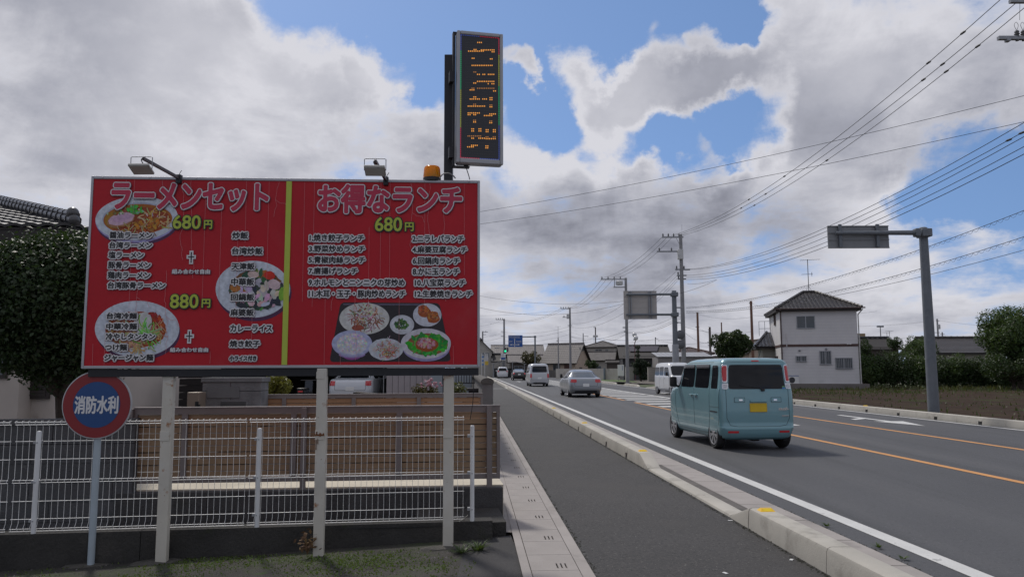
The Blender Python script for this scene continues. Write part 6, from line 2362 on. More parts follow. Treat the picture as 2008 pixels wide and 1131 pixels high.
# ---------------- white two-storey house at the right
WALLW = mat('white_siding', (.62, .605, .61), rough=.7, var=.05, scale=1.0, bump=.1, bscale=14, spots=[(.6, .60, .8, (.54, .53, .53))])
F = Frame(1533, 58, R(-12.5))
wd_, zt_ = F.f(1684, 700)[0], F.f(1533, 606)[1]
o = empty('white_house', 'white two-storey house with dark hip roof and brown band beyond the field', 'house', F.O, F.rz)
dp_ = 7.2
b = MB()
nrow = 12
b.box((0, 0, .35), (wd_, dp_, zt_ - .1))
b.build('wall', WALLW, o)
MB().box((.0, -.02, -.3), (wd_, dp_, .36)).build('plinth', mat('pale_plinth', (.33, .31, .28), rough=.9), o)
zb_ = F.f(1600, 677)[1]
MB().box((-.03, -.035, zb_ - .09), (wd_ + .03, dp_ + .03, zb_ + .09)).build('brown_band', mat('brown_trim', (.075, .038, .032), rough=.6), o)
b = MB()
for k in range(1, nrow * 2):
    z = .35 + (zt_ - .45) * k / (nrow * 2)
    b.box((-.004, -.006, z), (wd_ + .004, -.001, z + .014))
b.build('siding_joint', mat('siding_joint', (.50, .49, .50), rough=.8, var=0), o)
b = MB()
hip_roof(b, wd_, dp_, zt_, 1.55, .32, 0, .29, .28, rl=.9)
b.build('roof', [TILEB, EAVE], o, True, 50)
window(o, *F.rect(1563.5, 620, 1596, 643), grille=False)
window(o, *F.rect(1562, 699, 1580, 707.5), grille=True)
window(o, *F.rect(1609, 689, 1628, 713), grille=True)
window(o, *F.rect(1640, 702.5, 1670, 721.5), grille=True)
Msd = Matrix.Rotation(R(-90), 4, 'Z')
window(o, -3.4, zb_ + 1.75, -2.5, zb_ + 3.0, frame_m=mat('brown_trim'), side=Msd)
window(o, -3.6, .6, -2.0, 2.4, frame_m=mat('brown_trim'), side=Msd)
pd = mat('brown_downpipe', (.055, .03, .028), rough=.5)
MB().tube([(.06, -.10, .2), (.06, -.10, zt_ - .35), (.0, -.45, zt_ - .08)], .045, 8).build('downpipe', pd, o)
MB().tube([(wd_ + .08, -.05, .2), (wd_ + .08, -.05, zt_ - .5), (wd_ + .35, -.4, zt_ - .12)], .045, 8).build('downpipe', mat('white_pipe', (.45, .44, .43), rough=.5), o)
MB().tube([(-.5, -.58, zt_ - .03), (wd_ + .5, -.58, zt_ - .03)], .05, 8).build('rain_gutter', pd, o)
u, z0_, u1, z1_ = F.rect(1543, 654, 1546, 684)
MB().tube([(u, -.05, z0_), (u, -.05, z1_)], .03, 6).build('cable_pipe', WALLW, o)
for (px, py) in ((1568, 687), (1620, 684)):
    u, v = F.f(px, py)
    MB().lathe([(.09, 0), (.09, .05), (.05, .10), (0, .12)], 10, 0, Matrix.Translation((u, -.01, v)) @ Matrix.Rotation(R(90), 4, 'X')).build('vent_hood', ALU, o, True)
for px in (1662, 1667):
    u, v = F.f(px, 674.5)
    MB().box((u - .07, -.14, v - .03), (u + .07, -.04, v + .06), ch=.02).build('security_lamp', WHITEP, o)
b = MB()
cx, cy, cz = wd_ / 2, dp_ / 2, zt_ + 1.55
b.tube([(cx, cy, cz - .1), (cx, cy, cz + 2.65)], .028, 6).tube([(cx - .3, cy, cz - .05), (cx, cy, cz + .55), (cx + .3, cy, cz - .05)], .018, 5)
b.tube([(cx - .55, cy, cz + 2.6), (cx + .95, cy - .1, cz + 2.62)], .012, 5)
for k in range(9):
    x = cx - .5 + k * .17
    b.tube([(x, cy - .45 + k * .02, cz + 2.6), (x, cy + .45 - k * .02, cz + 2.61)], .007, 4)
b.tube([(cx - .5, cy, cz + 1.45), (cx + .35, cy, cz + 1.48)], .012, 5)
for k in range(6):
    x = cx - .45 + k * .15
    b.tube([(x, cy - .3, cz + 1.45), (x, cy + .3, cz + 1.46)], .007, 4)
b.tube([(cx + .28, cy, cz + 1.3), (cx + .28, cy, cz + 1.62)], .02, 5)
b.build('tv_antenna', mat('antenna_metal', (.12, .12, .125), rough=.5, metal=.3), o)
# single-storey wing with tiled roof at its left
F2 = Frame(1497, 62.2, R(-12.5))
o2 = empty('tiled_annex', 'low annex with dark tiled roof attached left of the white house', 'annex', F2.O, F2.rz)
w2 = F2.f(1534, 700)[0]
z2 = F2.f(1515, 679)[1]
MB().box((0, 0, -.2), (w2, 4, z2)).build('wall', mat('cream_wall', (.36, .34, .31), rough=.8, var=.06), o2)
b = MB()
tile_roof(b, (-.6, -.6, z2), (w2 + .3, -.6, z2), (.6, 2.2, z2 + 1.25), (w2 + .3, 2.2, z2 + 1.25), .29, .28)
tile_roof(b, (-.6, 4.6, z2), (-.6, -.6, z2), (.6, 2.21, z2 + 1.25), (.6, 2.2, z2 + 1.25), .29, .28)
ridge(b, (-.6, -.6, z2 + .07), (.6, 2.2, z2 + 1.3), .09)
b.build('roof', TILE, o2, True, 50)
MB().box((-.55, -.55, z2 - .2), (w2, 4.5, z2 - .02)).build('eave', EAVE, o2)
window(o2, .3, 1.0, w2 - .9, 2.1, frame_m=mat('brown_trim'))
b = MB()
for x in (-.1, .35, .8):
    b.tube([(x, 1.2, z2 + .9), (x, 1.2, z2 + 2.1)], .02, 5)
b.tube([(-.1, 1.2, z2 + 2.1), (.8, 1.2, z2 + 2.1)], .02, 5).tube([(-.1, 1.2, z2 + 1.5), (.8, 1.2, z2 + 1.5)], .02, 5)
b.build('balcony_rail', ALU, o2)
# air conditioner and low wall
u = P(1556, 750, 57.0)
o = empty('air_conditioner', 'white air conditioner outdoor unit with a blue lid beside the white house', 'air conditioner', (u.x, 57.0, .35))
MB().box((-.40, 0, 0), (.40, .3, .58), ch=.02).build('casing', WHITEP, o)
MB().box((-.42, -.02, .585), (.42, .32, .62)).build('blue_lid', mat('blue_lid', (.03, .10, .32), rough=.5), o)
b = MB().lathe([(.22, 0), (.22, .012), (.17, .014), (0, .014)], 20, 0, Matrix.Translation((-.10, 0, .29)) @ Matrix.Rotation(R(90), 4, 'X'))
b.build('fan_grille', mat('fan_dark', (.04, .04, .045), rough=.5), o)
MB().box((-.4, .02, -.35), (.4, .28, -.001)).build('stand', mat('pale_plinth'), o)
a, c = P(1538, 760, 55.5), P(1706, 760, 53.6)
b = MB()
n = 14
for k in range(n):
    p, q = a.lerp(c, k / n), a.lerp(c, (k + .985) / n)
    b.prism([(p.x, p.y, -.2), (q.x, q.y, -.2), (q.x, q.y, .42), (p.x, p.y, .42)], (.05, .15, 0))
tag(b.build('garden_wall', mat('tan_block', (.16, .145, .135), rough=.9, var=.15, scale=1.5)), 'low tan block wall in front of the white house at the field edge', 'wall')


# ---------------- farther houses
def far_house(label, px, Y, rz, w, d, ze, rise, wall_m, roof_m, kind='gable', along='x', over=.5, wins=(), wins_side=(), tile=True, name='house', extra=None, pitch=.4):
    F_ = Frame(px, Y, rz)
    o_ = empty(name, label, 'house', F_.O, rz)
    MB().box((0, 0, -.3), (w, d, ze)).build('wall', wall_m, o_)
    b_ = MB()
    if kind == 'hip':
        hip_roof(b_, w, d, ze, rise, over, 0, pitch, pitch)
    else:
        gable_roof(b_, w, d, ze, rise, over, 0, tile, along, pitch, pitch)
    b_.build('roof', [roof_m, EAVE], o_, True, 50)
    if kind == 'gable':
        g_ = None
        if along == 'x':
            for x in (0, w - .12):
                MB().prism([(x, 0, ze - .02), (x, d, ze - .02), (x, d / 2, ze + rise - .12)], (.12, 0, 0)).build('gable', wall_m, o_)
        else:
            for y in (0, d - .12):
                MB().prism([(0, y, ze - .02), (w, y, ze - .02), (w / 2, y, ze + rise - .12)], (0, .12, 0)).build('gable', wall_m, o_)
    for q in wins:
        window(o_, *q)
    for q in wins_side:
        window(o_, *q, side=Matrix.Translation((w, 0, 0)) @ Matrix.Rotation(R(90), 4, 'Z'))
    return o_, F_


BEIGE = mat('beige_wall', (.42, .34, .27), rough=.85, var=.08, scale=.6)
GREYWALL = mat('grey_wall', (.36, .34, .31), rough=.85, var=.1, scale=.5)
BROWNWALL = mat('brown_wall', (.075, .062, .056), rough=.85, var=.12, scale=.5)
DARKWALL = mat('charcoal_wall', (.040, .040, .044), rough=.75, var=.1, scale=.5)
SLATE = mat('slate_roof', (.050, .052, .060), rough=.55, var=.12, scale=.6)
PALEROOF = mat('pale_tile', (.17, .155, .15), rough=.65, var=.12, scale=.8, fine=.1)
OLDROOF = mat('old_tile', (.105, .095, .092), rough=.7, var=.25, scale=.9, fine=.15)
zy = lambda py, Y: P(1004, py, Y).z
# beige gable house across the junction
Y = 150
ho, HF = far_house('beige house with a wide pale tiled gable roof at the middle of the junction', 1066, Y, R(-33), 7.0, 5.4, zy(706, Y), zy(674, Y) - zy(706, Y), BEIGE, PALEROOF, over=.55,
                   wins=[(2.2, .9, 3.6, 2.3)], pitch=.45)
dz_ = zy(684, Y)
for k in range(4):
    yy = 1.75 + k * .6
    window(ho, yy, dz_ - .45, yy + .3, dz_ + .15, side=Matrix.Translation((7.0, 0, 0)) @ Matrix.Rotation(R(90), 4, 'Z'), sash=False)
window(ho, 1.6, 1.0, 2.6, 1.7, side=Matrix.Translation((7.0, 0, 0)) @ Matrix.Rotation(R(90), 4, 'Z'), sash=False, frame_m=mat('brown_trim'))
MB().box((4.6, -.05, -.1), (6.2, -.003, 2.4)).build('door', mat('brown_door', (.09, .045, .035), rough=.6), ho)
# two-storey tiled house behind it
Y = 168
far_house('two-storey tiled house behind the beige gable house', 1149, Y, R(-20), 6.4, 6, zy(681, Y), 1.3, GREYWALL, OLDROOF, kind='hip', wins=[(2.2, zy(694, Y), 3.6, zy(686, Y)), (4.4, zy(691, Y), 5.0, zy(687, Y))])
far_house('low wing with an old patched tile roof in front of the two-storey house', 1150, 158, R(-14), 7.6, 5, zy(704, 158), 1.5, GREYWALL, OLDROOF, wins=[(1, .8, 3, 2)], name='house')
far_house('dark brown gabled house right of the two-storey tiled house', 1184, 176, R(-25), 4.0, 6, zy(692, 176), 1.6, BROWNWALL, SLATE, along='y', over=.2, tile=False)
far_house('lean-to with pale sheet roof right of the old tiled wing', 1190, 150, R(-8), 4.2, 3, zy(710, 150), .4, BROWNWALL, PALEROOF, tile=False, over=.3)
# dark house with solar panels
Y = 118
do, DF = far_house('charcoal house with slate roof and solar panels behind the topiary pine', 1222, Y, R(-4), 6.8, 8, zy(699, Y), zy(677, Y) - zy(699, Y), DARKWALL, SLATE, over=.6, wins=[(4.4, .8, 6.0, 2.0)], tile=False)
ze_, rise_ = zy(699, Y), zy(677, Y) - zy(699, Y)
sl_ = math.atan2(rise_, 4.0)
MB().add([(1.2, 1.6, ze_ + rise_ * 1.6 / 4 + .10), (5.4, 1.6, ze_ + rise_ * 1.6 / 4 + .10), (5.9, 3.6, ze_ + rise_ * 3.6 / 4 + .10), (1.2, 3.6, ze_ + rise_ * 3.6 / 4 + .10)], [(0, 1, 2, 3)]).build('solar_panel', mat('brown_solar', (.055, .040, .038), rough=.35, var=.1), do)
# pale shed with sheet roof
Y = 86
F_ = Frame(1291, Y, R(-3))
o = empty('pale_shed', 'pale metal shed with sloping sheet roof behind the oncoming white van', 'shed', F_.O, F_.rz)
w_ = F_.f(1397, 700)[0]
MB().box((0, 0, 0), (w_, 5, zy(701, Y))).build('wall', mat('pale_sheet', (.23, .215, .21), rough=.6, var=.06), o)
b = MB()
for k in range(12):
    xa_, xc_ = -.1 + (w_ + .2) * k / 12, -.1 + (w_ + .2) * (k + 1) / 12
    b.prism([(xa_ + .02, -.2, zy(701, Y)), (xc_ - .02, -.2, zy(701, Y)), (xc_ - .02, 5.2, zy(691, Y)), (xa_ + .02, 5.2, zy(691, Y))], (0, 0, .06))
b.prism([(-.1, -.18, zy(701, Y) - .05), (w_ + .1, -.18, zy(701, Y) - .05), (w_ + .1, 5.2, zy(691, Y) - .05), (-.1, 5.2, zy(691, Y) - .05)], (0, 0, .06), 1)
b.build('roof', [mat('grey_sheet_roof', (.30, .30, .31), rough=.5, metal=.2, var=.1), EAVE], o)
MB().box((w_ * .42, -.03, 0), (w_ * .62, -.002, 2.0)).build('door', mat('maroon_door', (.08, .03, .03), rough=.6), o)
far_house('house with a dull red-brown roof behind the pale shed', 1327, 120, R(2), 5.6, 6, zy(694, 120), .95, BROWNWALL, mat('red_brown_roof', (.085, .055, .052), rough=.6, var=.1), kind='hip', over=.4)
far_house('tan-roofed house peeking over behind the round dark tree', 1470, 110, 0, 5, 6, zy(690, 110), 1.7, BEIGE, mat('tan_roof', (.13, .10, .085), rough=.7, var=.1), along='y', over=.4, tile=False)
# far house with two tiers, left of the road's end
Y = 200
far_house('large grey tiled house with two roof tiers behind the blue direction sign', 970, Y, R(3), 12.2, 8, zy(691, Y), zy(676, Y) - zy(691, Y), GREYWALL, PALEROOF, over=.9, wins=[(1.6, zy(703, Y), 3.2, zy(694, Y)), (5.0, zy(701, Y), 6.6, zy(694, Y)), (8.4, zy(700, Y), 11, zy(695, Y))], pitch=.5)
far_house('lower front wing with pale tiled roof below the two-tier house', 1001, 192, R(3), 8.6, 5, zy(707, 192), zy(695, 192) - zy(707, 192), BROWNWALL, PALEROOF, over=.7, pitch=.5, wins=[(1, .9, 3, 2.2), (5, .9, 7, 2.2)])
far_house('small gabled wing right of the two-tier house', 1052, 205, R(-10), 4, 6, zy(703, 205), 1.7, GREYWALL, OLDROOF, along='y', over=.5, pitch=.5)
# house at the very left of the gap
Y = 140
far_house('beige house with dark gable roof at the left edge of the view down the road', 920, Y, R(0), 4.1, 7, zy(686, Y), zy(664, Y) - zy(686, Y), GREYWALL, SLATE, along='y', over=.4, tile=False, wins=[(2.4, zy(700, Y), 3.6, zy(692, Y))])
far_house('low dark-roofed annex right of the beige house at the left edge', 964, 138, R(0), 1.6, 5, zy(707, 138), 1.25, GREYWALL, SLATE, along='x', over=.15, tile=False)
# vaulted carport
Y = 132
F_ = Frame(966, Y)
w_ = F_.f(1032, 715)[0]
o = empty('carport', 'carport with a curved pale roof on slim posts beyond the white car', 'carport', F_.O)
b = MB()
zA, zB_ = zy(717, Y), zy(708.5, Y)
prof_ = [(w_ * k / 14, zA + (zB_ - zA) * math.sin(math.pi * min(1, .12 + .8 * k / 14)) ** .8) for k in range(15)]
for (xa_, za_), (xc_, zc__) in zip(prof_[:-1], prof_[1:]):
    b.prism([(xa_, 0, za_), (xc_, 0, zc__), (xc_, 0, zc__ + .06), (xa_, 0, za_ + .06)], (0, 5, 0))
b.build('roof', mat('grey_sheet_roof'), o)
b = MB()
for k in (0, 4, 8, 13):
    for y in (.2, 4.8):
        b.box((prof_[k][0] + .05, y - .05, 0), (prof_[k][0] + .15, y + .05, prof_[k][1]))
b.build('posts', STEEL, o)
MB().box((0, 5.1, 0), (w_, 5.3, 1.6)).build('back_wall', DARKWALL, o)
# plain far houses that close the horizon
rnd = random.Random(77)
for i, (px, Y, w, h, lab) in enumerate(((700, 240, 12, 5.5, 'far dark-roofed house hidden mostly by the billboard'), (1085, 260, 10, 5, 'far grey house behind the beige gable house'),
                                       (1205, 240, 14, 4.2, 'far low house left of the charcoal house'), (1400, 190, 13, 4.4, 'far house behind the round dark tree'))):
    far_house(lab, px, Y, R(rnd.uniform(-15, 15)), w, 7, h * .6, h * .4, GREYWALL, OLDROOF, over=.6, pitch=.6, tile=False)
Y = 78
far_house('house with a wide dark tiled roof behind the hedge at the right', 1842, 76, R(2), 6.5, 6, zy(690, 76), zy(663, 76) - zy(690, 76), mat('cream_wall'), TILEB, over=.5, pitch=.32)
far_house('dark-roofed house behind the topiary ball right of the white house', 1705, 92, R(0), 3.6, 6, zy(683, 92), 1.25, BROWNWALL, SLATE, over=.4, tile=False)
Y = 170
F_ = Frame(1681, Y)
o = empty('tan_block_building', 'small tan flat-roofed building far behind the white house', 'building', F_.O)
MB().box((0, 0, 0), (2.2, 4, zy(656, Y))).build('wall', mat('ochre_wall', (.26, .19, .11), rough=.8), o)
MB().box((.3, -.02, zy(664, Y)), (1.0, -.001, zy(659, Y))).build('window', PANE, o)

# ---------------- walls, gates, boards along the far side
o = empty('pale_wall_run', 'long pale concrete wall across the junction behind the silver cars', 'wall', P(1160, 735, 108))
I = Matrix.Translation(-Vector(o.location))
b = MB()
a, c = P(1090, 738, 118), P(1212, 738, 100)
n = 16
for k in range(n):
    p, q = a.lerp(c, k / n), a.lerp(c, (k + .98) / n)
    b.prism([I @ Vector((p.x, p.y, 0)), I @ Vector((q.x, q.y, 0)), I @ Vector((q.x, q.y, zy(723, q.y))), I @ Vector((p.x, p.y, zy(723, p.y)))], (.02, .2, 0))
b.build('wall_panel', mat('pale_concrete', (.36, .34, .31), rough=.9, var=.15, scale=.6, spots=[(.5, .58, .7, (.18, .17, .155))]), o)
b = MB()
a, c = P(962, 736, 150), P(1125, 736, 128)
n = 18
for k in range(n):
    p, q = a.lerp(c, k / n), a.lerp(c, (k + .98) / n)
    b.prism([(p.x, p.y, 0), (q.x, q.y, 0), (q.x, q.y, zy(725.5, q.y)), (p.x, p.y, zy(725.5, p.y))], (.02, .2, 0))
tag(b.build('far_block_wall', mat('brown_grey_block', (.125, .115, .105), rough=.9, var=.2, scale=.4)), 'long brownish block wall at the end of the road below the houses', 'wall')
for (x0, x1, y0, Y, lab) in ((1227.5, 1243, 721, 93, 'concrete block gate pillar left of the topiary pine'), (1271.5, 1291, 722, 88, 'lower concrete gate wall right of the topiary pine')):
    p, q = P(x0, 750, Y), P(x1, 750, Y)
    o = empty('gate_pillar', lab, 'gate pillar', ((p.x + q.x) / 2, Y, 0))
    w_ = (q.x - p.x) / 2
    b = MB()
    zt_ = zy(y0, Y)
    for k in range(6):
        b.box((-w_, 0, zt_ * k / 6), (w_, .5, zt_ * (k + .96) / 6))
        b.box((-w_ + .02, .02, zt_ * (k + .95) / 6), (w_ - .02, .48, zt_ * (k + 1.0) / 6), 1)
    b.build('blocks', [mat('pale_concrete'), DARKWALL], o)
    MB().box((-w_ - .03, -.03, zt_), (w_ + .03, .53, zt_ + .07)).build('cap', mat('pale_concrete'), o)
p, q = P(1211.5, 740, 96), P(1224, 740, 96)
o = empty('white_board', 'white sign board with a narrow blue line of writing left of the gate pillar', 'sign board', ((p.x + q.x) / 2, 96, 0))
w_ = (q.x - p.x) / 2
MB().box((-w_, 0, zy(737.5, 96)), (w_, .06, zy(715.5, 96))).build('board', WHITEP, o)
b = MB()
for k in range(7):
    z = zy(717.5 + k * 1.3, 96)
    b.box((w_ * .42, -.008, z - .05), (w_ * .62, -.002, z))
b.build('blue_writing', mat('blue_ink', (.06, .12, .30), rough=.6, var=0), o)
MB().box((-w_ + .05, .06, 0), (-w_ + .12, .12, zy(720, 96))).box((w_ - .12, .06, 0), (w_ - .05, .12, zy(720, 96))).build('stand', STEEL, o)
p = P(1185.5, 744, 103)
o = MB().tube([(0, 0, 0), (0, 0, zy(722, 103))], .14, 10).build('steel_post', mat('blue_grey_post', (.16, .19, .22), rough=.6), None, True)
o.location = (p.x, 103, 0)
tag(o, 'thick blue-grey steel post in front of the pale wall', 'post')
sheet('yard_grass', [(P(1172, 745, 100).x, 92), (P(1232, 745, 92).x, 84), (P(1234, 745, 98).x, 98), (P(1165, 745, 112).x, 112)], mat('lawn_grass'), .03)
sheet('driveway', [(P(1238, 745, 80).x, 80), (P(1300, 745, 72).x, 72), (P(1310, 745, 92).x, 96), (P(1243, 745, 96).x, 96)], mat('gravel_drive', (.12, .105, .09), rough=.95, var=.25, scale=1), .02)
# banners by the road's end
for i, (x0, x1, y0, y1, cols_, lab) in enumerate(((944.5, 948.5, 694, 716, ((.10, .20, .42), (.45, .47, .5)), 'blue and white shop banner on a thin pole at the road end'),
                                               (950.5, 957.5, 693, 715, ((.46, .45, .45), (.55, .38, .06)), 'pale shop banner with yellow foot beside the blue one'))):
    Y = 108
    p, q = P(x0, 720, Y), P(x1, 720, Y)
    o = empty('shop_banner', lab, 'banner', (p.x, Y, 0), 0, 'banners at the road end')
    MB().tube([(0, 0, 0), (0, 0, zy(y0 - 2, Y))], .025, 6).build('pole', WHITEP, o)
    b = MB()
    z0, z1, w_ = zy(y1, Y), zy(y0, Y), q.x - p.x
    for k in range(6):
        za_, zc__ = z0 + (z1 - z0) * k / 6, z0 + (z1 - z0) * (k + 1) / 6
        b.add([(.02, 0, za_), (w_, .03 * math.sin(k * 1.7), za_), (w_, .03 * math.sin(k * 1.7 + 1.7), zc__), (.02, 0, zc__)], [(0, 1, 2, 3)], 1 if (k in (0, 1) if i else k % 2) else 0)
    b.build('cloth', [mat('banner_%s' % ('blue' if not i else 'pale'), cols_[0], rough=.8), mat('banner_%s' % ('white' if not i else 'yellow'), cols_[1], rough=.8)], o)


# ---------------- sign masts
GALV2 = mat('weathered_mast', (.145, .16, .18), rough=.6, metal=.25, var=.12, scale=4, fine=.08, spots=[(5, .6, .75, (.20, .215, .23))])
SIGNBK = mat('sign_back_grey', (.22, .228, .24), rough=.6, metal=.2, var=.1, scale=1.5, spots=[(1.4, .6, .75, (.16, .155, .15))])
SIGNBK2 = mat('sign_back_tan', (.42, .395, .375), rough=.6, metal=.1, var=.08, scale=1.0)
Y = 24.1
mt, mb_ = P(1808, 449, Y), P(1831, 803, Y)
o = empty('sign_mast', 'tall galvanised mast at the field edge whose long arm holds a grey sign back', 'sign mast', (mb_.x, Y, 0))
rx = lambda px, py: (P(px, py, Y).x - mb_.x, P(px, py, Y).z)
zt_ = mt.z
MB().tube([(0, 0, -.2), (0, 0, 2.4), (0, 0, zt_)], [.17, .155, .125], 16).build('mast', GALV2, o, True)
MB().lathe([(.128, 0), (.135, .02), (.10, .05), (0, .06)], 16, 0, Matrix.Translation((0, 0, zt_))).build('mast_cap', GALV2, o, True)
xl, za_ = rx(1634, 461)
xr_, zc__ = rx(1817, 458)
MB().tube([(xl, -.17, zc__), (xr_, -.17, zc__)], [.055, .085], 12).build('arm', GALV2, o, True)
b = MB().box((-.16, -.27, zc__ - .13), (.16, .16, zc__ + .13), ch=.03)
b.box((rx(1791, 458)[0] - .06, -.29, zc__ - .13), (rx(1791, 458)[0] + .10, -.05, zc__ + .13), ch=.03)
b.build('arm_clamp', GALV2, o)
x0, z1 = rx(1622, 443.5)
x1, _ = rx(1741, 443)
z0 = rx(1627, 487)[1]
b = MB().box((x0, -.02, z0), (x1, .02, z1))
for k in (0, .36, .68, .97):
    z = z0 + (z1 - z0) * k
    b.box((x0, -.05, z), (x1, -.021, z + .028))
b.build('sign_board', SIGNBK, o)
for px in (1645, 1718):
    x = rx(px, 460)[0]
    MB().box((x - .045, -.13, z0 + .02), (x + .045, -.055, z1 + .04)).build('bracket', GALV2, o)
Y = 50
mt, mb_ = P(1318, 570, Y), P(1325, 705, Y)
o = empty('sign_mast', 'grey mast with two arms holding a tan sign back, beside the utility pole', 'sign mast', (mb_.x, Y, 0))
rx = lambda px, py: (P(px, py, Y).x - mb_.x, P(px, py, Y).z)
MB().tube([(0, 0, -.2), (0, 0, mt.z)], [.19, .15], 14).build('mast', GALV2, o, True)
MB().lathe([(.215, 0), (.215, 3.0), (.2, 3.06)], 16, 0, Matrix.Translation((0, 0, .02))).build('mast_sleeve', mat('pale_sleeve', (.27, .28, .30), rough=.5), o, True)
for py in (577.5, 617):
    z = rx(1300, py)[1]
    MB().tube([(rx(1227, py)[0], -.2, z), (rx(1325, py)[0], -.2, z)], .075, 10).build('arm', GALV2, o, True)
    MB().box((-.22, -.32, z - .14), (.22, .2, z + .14), ch=.04).build('arm_clamp', GALV2, o)
x0, z1 = rx(1222.5, 570.5)
x1, z0 = rx(1288.5, 625.5)
b = MB().box((x0, 0, z0), (x1, .04, z1))
for k in (.0, .2, .4, .6, .8, .985):
    b.box((x0, -.02, z0 + (z1 - z0) * k), (x1, -.001, z0 + (z1 - z0) * k + .03))
b.build('sign_board', SIGNBK2, o)
for px in (1233.5, 1237.5, 1272.5, 1277):
    x = rx(px, 600)[0]
    MB().box((x - .035, -.11, z0 + .02), (x + .035, -.025, z1 - .02)).build('bracket', STEEL, o)
Y = 122
mt, mb_ = P(1048.5, 658, Y), P(1049.5, 716, Y)
o = empty('sign_mast', 'blue direction sign with white arrows hung from an arm over the far road', 'direction sign', (mb_.x, Y, 0))
rx = lambda px, py: (P(px, py, Y).x - mb_.x, P(px, py, Y).z)
MB().tube([(0, 0, 0), (0, 0, mt.z)], .13, 12).build('mast', GALV2, o, True)
z = rx(1030, 660)[1]
MB().tube([(rx(1000, 660)[0], .1, z), (.2, .1, z)], .09, 8).box((-.2, -.15, z - .12), (.2, .2, z + .12)).build('arm', GALV2, o)
x0, z1 = rx(996.8, 657)
x1, z0 = rx(1024.8, 680)
MB().box((x0, 0, z0), (x1, .05, z1)).build('sign_board', mat('direction_blue', (.012, .075, .30), rough=.45, var=.05), o)
b = MB()
w_, h_ = x1 - x0, z1 - z0
rc = lambda u0, v0, u1, v1: b.box((x0 + w_ * u0, -.012, z0 + h_ * v0), (x0 + w_ * u1, -.004, z0 + h_ * v1))
rc(.415, .06, .465, .66)
rc(.22, .165, .68, .215)
for (u, v) in ((.06, .19), ):
    b.add([(x0 + w_ * .08, -.012, z0 + h_ * .19), (x0 + w_ * .22, -.012, z0 + h_ * .12), (x0 + w_ * .22, -.012, z0 + h_ * .26)], [(0, 1, 2)])
    b.add([(x0 + w_ * .82, -.012, z0 + h_ * .19), (x0 + w_ * .68, -.012, z0 + h_ * .26), (x0 + w_ * .68, -.012, z0 + h_ * .12)], [(0, 1, 2)])
    b.add([(x0 + w_ * .38, -.012, z0 + h_ * .62), (x0 + w_ * .50, -.012, z0 + h_ * .62), (x0 + w_ * .44, -.012, z0 + h_ * .72)], [(0, 1, 2)])
rnd = random.Random(6)
for (u0, u1, v0, v1, n) in ((.06, .82, .84, .93, 9), (.06, .86, .74, .775, 22), (.07, .30, .42, .52, 3), (.56, .94, .42, .52, 5), (.07, .30, .33, .36, 9), (.56, .94, .33, .36, 12)):
    for k in range(n):
        ua, uc = u0 + (u1 - u0) * k / n, u0 + (u1 - u0) * (k + .72) / n
        rc(ua, v0, uc, v0 + (v1 - v0) * .28)
        rc(ua, v0 + (v1 - v0) * .66, uc, v1)
        rc((ua + uc) / 2 - .006, v0, (ua + uc) / 2 + .006, v1)
b.build('sign_marks', WHITEINK, o)


# ---------------- utility poles
def upole(label, px, pt, Y, r0=.17, r1=.11, m=None, arms=(), cat='utility pole', boxes=(), lean=0.0, name='utility_pole', pxb=None):
    t_ = P(px, pt, Y)
    o_ = empty(name, label, cat, (t_.x + lean, Y, 0))
    m = m or POLEC
    MB().tube([(0, 0, -.2), (-lean, 0, t_.z)], [r0, r1], 10).build('pole', m, o_, True)
    for (xa_, xc_, py, ins) in arms:
        a_, c_ = P(xa_, py, Y).x - o_.location.x, P(xc_, py, Y).x - o_.location.x
        z_ = P(px, py, Y).z
        ar = MB().box((a_, -.06, z_ - .05), (c_, .06, z_ + .05)).build('crossarm', STEEL, o_)
        for k in range(ins):
            x_ = a_ + (c_ - a_) * (k + .2) / ins
            MB().lathe([(.05, .05), (.07, .10), (.045, .14), (.07, .19), (.045, .24), (.03, .30), (0, .31)], 8, 0, Matrix.Translation((x_, 0, z_))).build('insulator', mat('insulator_grey', (.10, .10, .105), rough=.4), ar, True)
    for (x0_, y0_, x1_, y1_, kind_) in boxes:
        a_, c_ = P(x0_, y1_, Y), P(x1_, y0_, Y)
        x_ = o_.location.x
        if kind_ == 'drum':
            rr_ = (c_.x - a_.x) / 2
            MB().lathe([(rr_ * .9, 0), (rr_, .05), (rr_, c_.z - a_.z - .05), (rr_ * .8, c_.z - a_.z)], 14, 0, Matrix.Translation(((a_.x + c_.x) / 2 - x_, -.1, a_.z))).build('transformer', mat('transformer_grey', (.16, .165, .175), rough=.5), o_, True)
        else:
            MB().box((a_.x - x_, -.35, a_.z), (c_.x - x_, .05, c_.z), ch=.03).build('switch_box', mat('transformer_grey'), o_)
    return o_


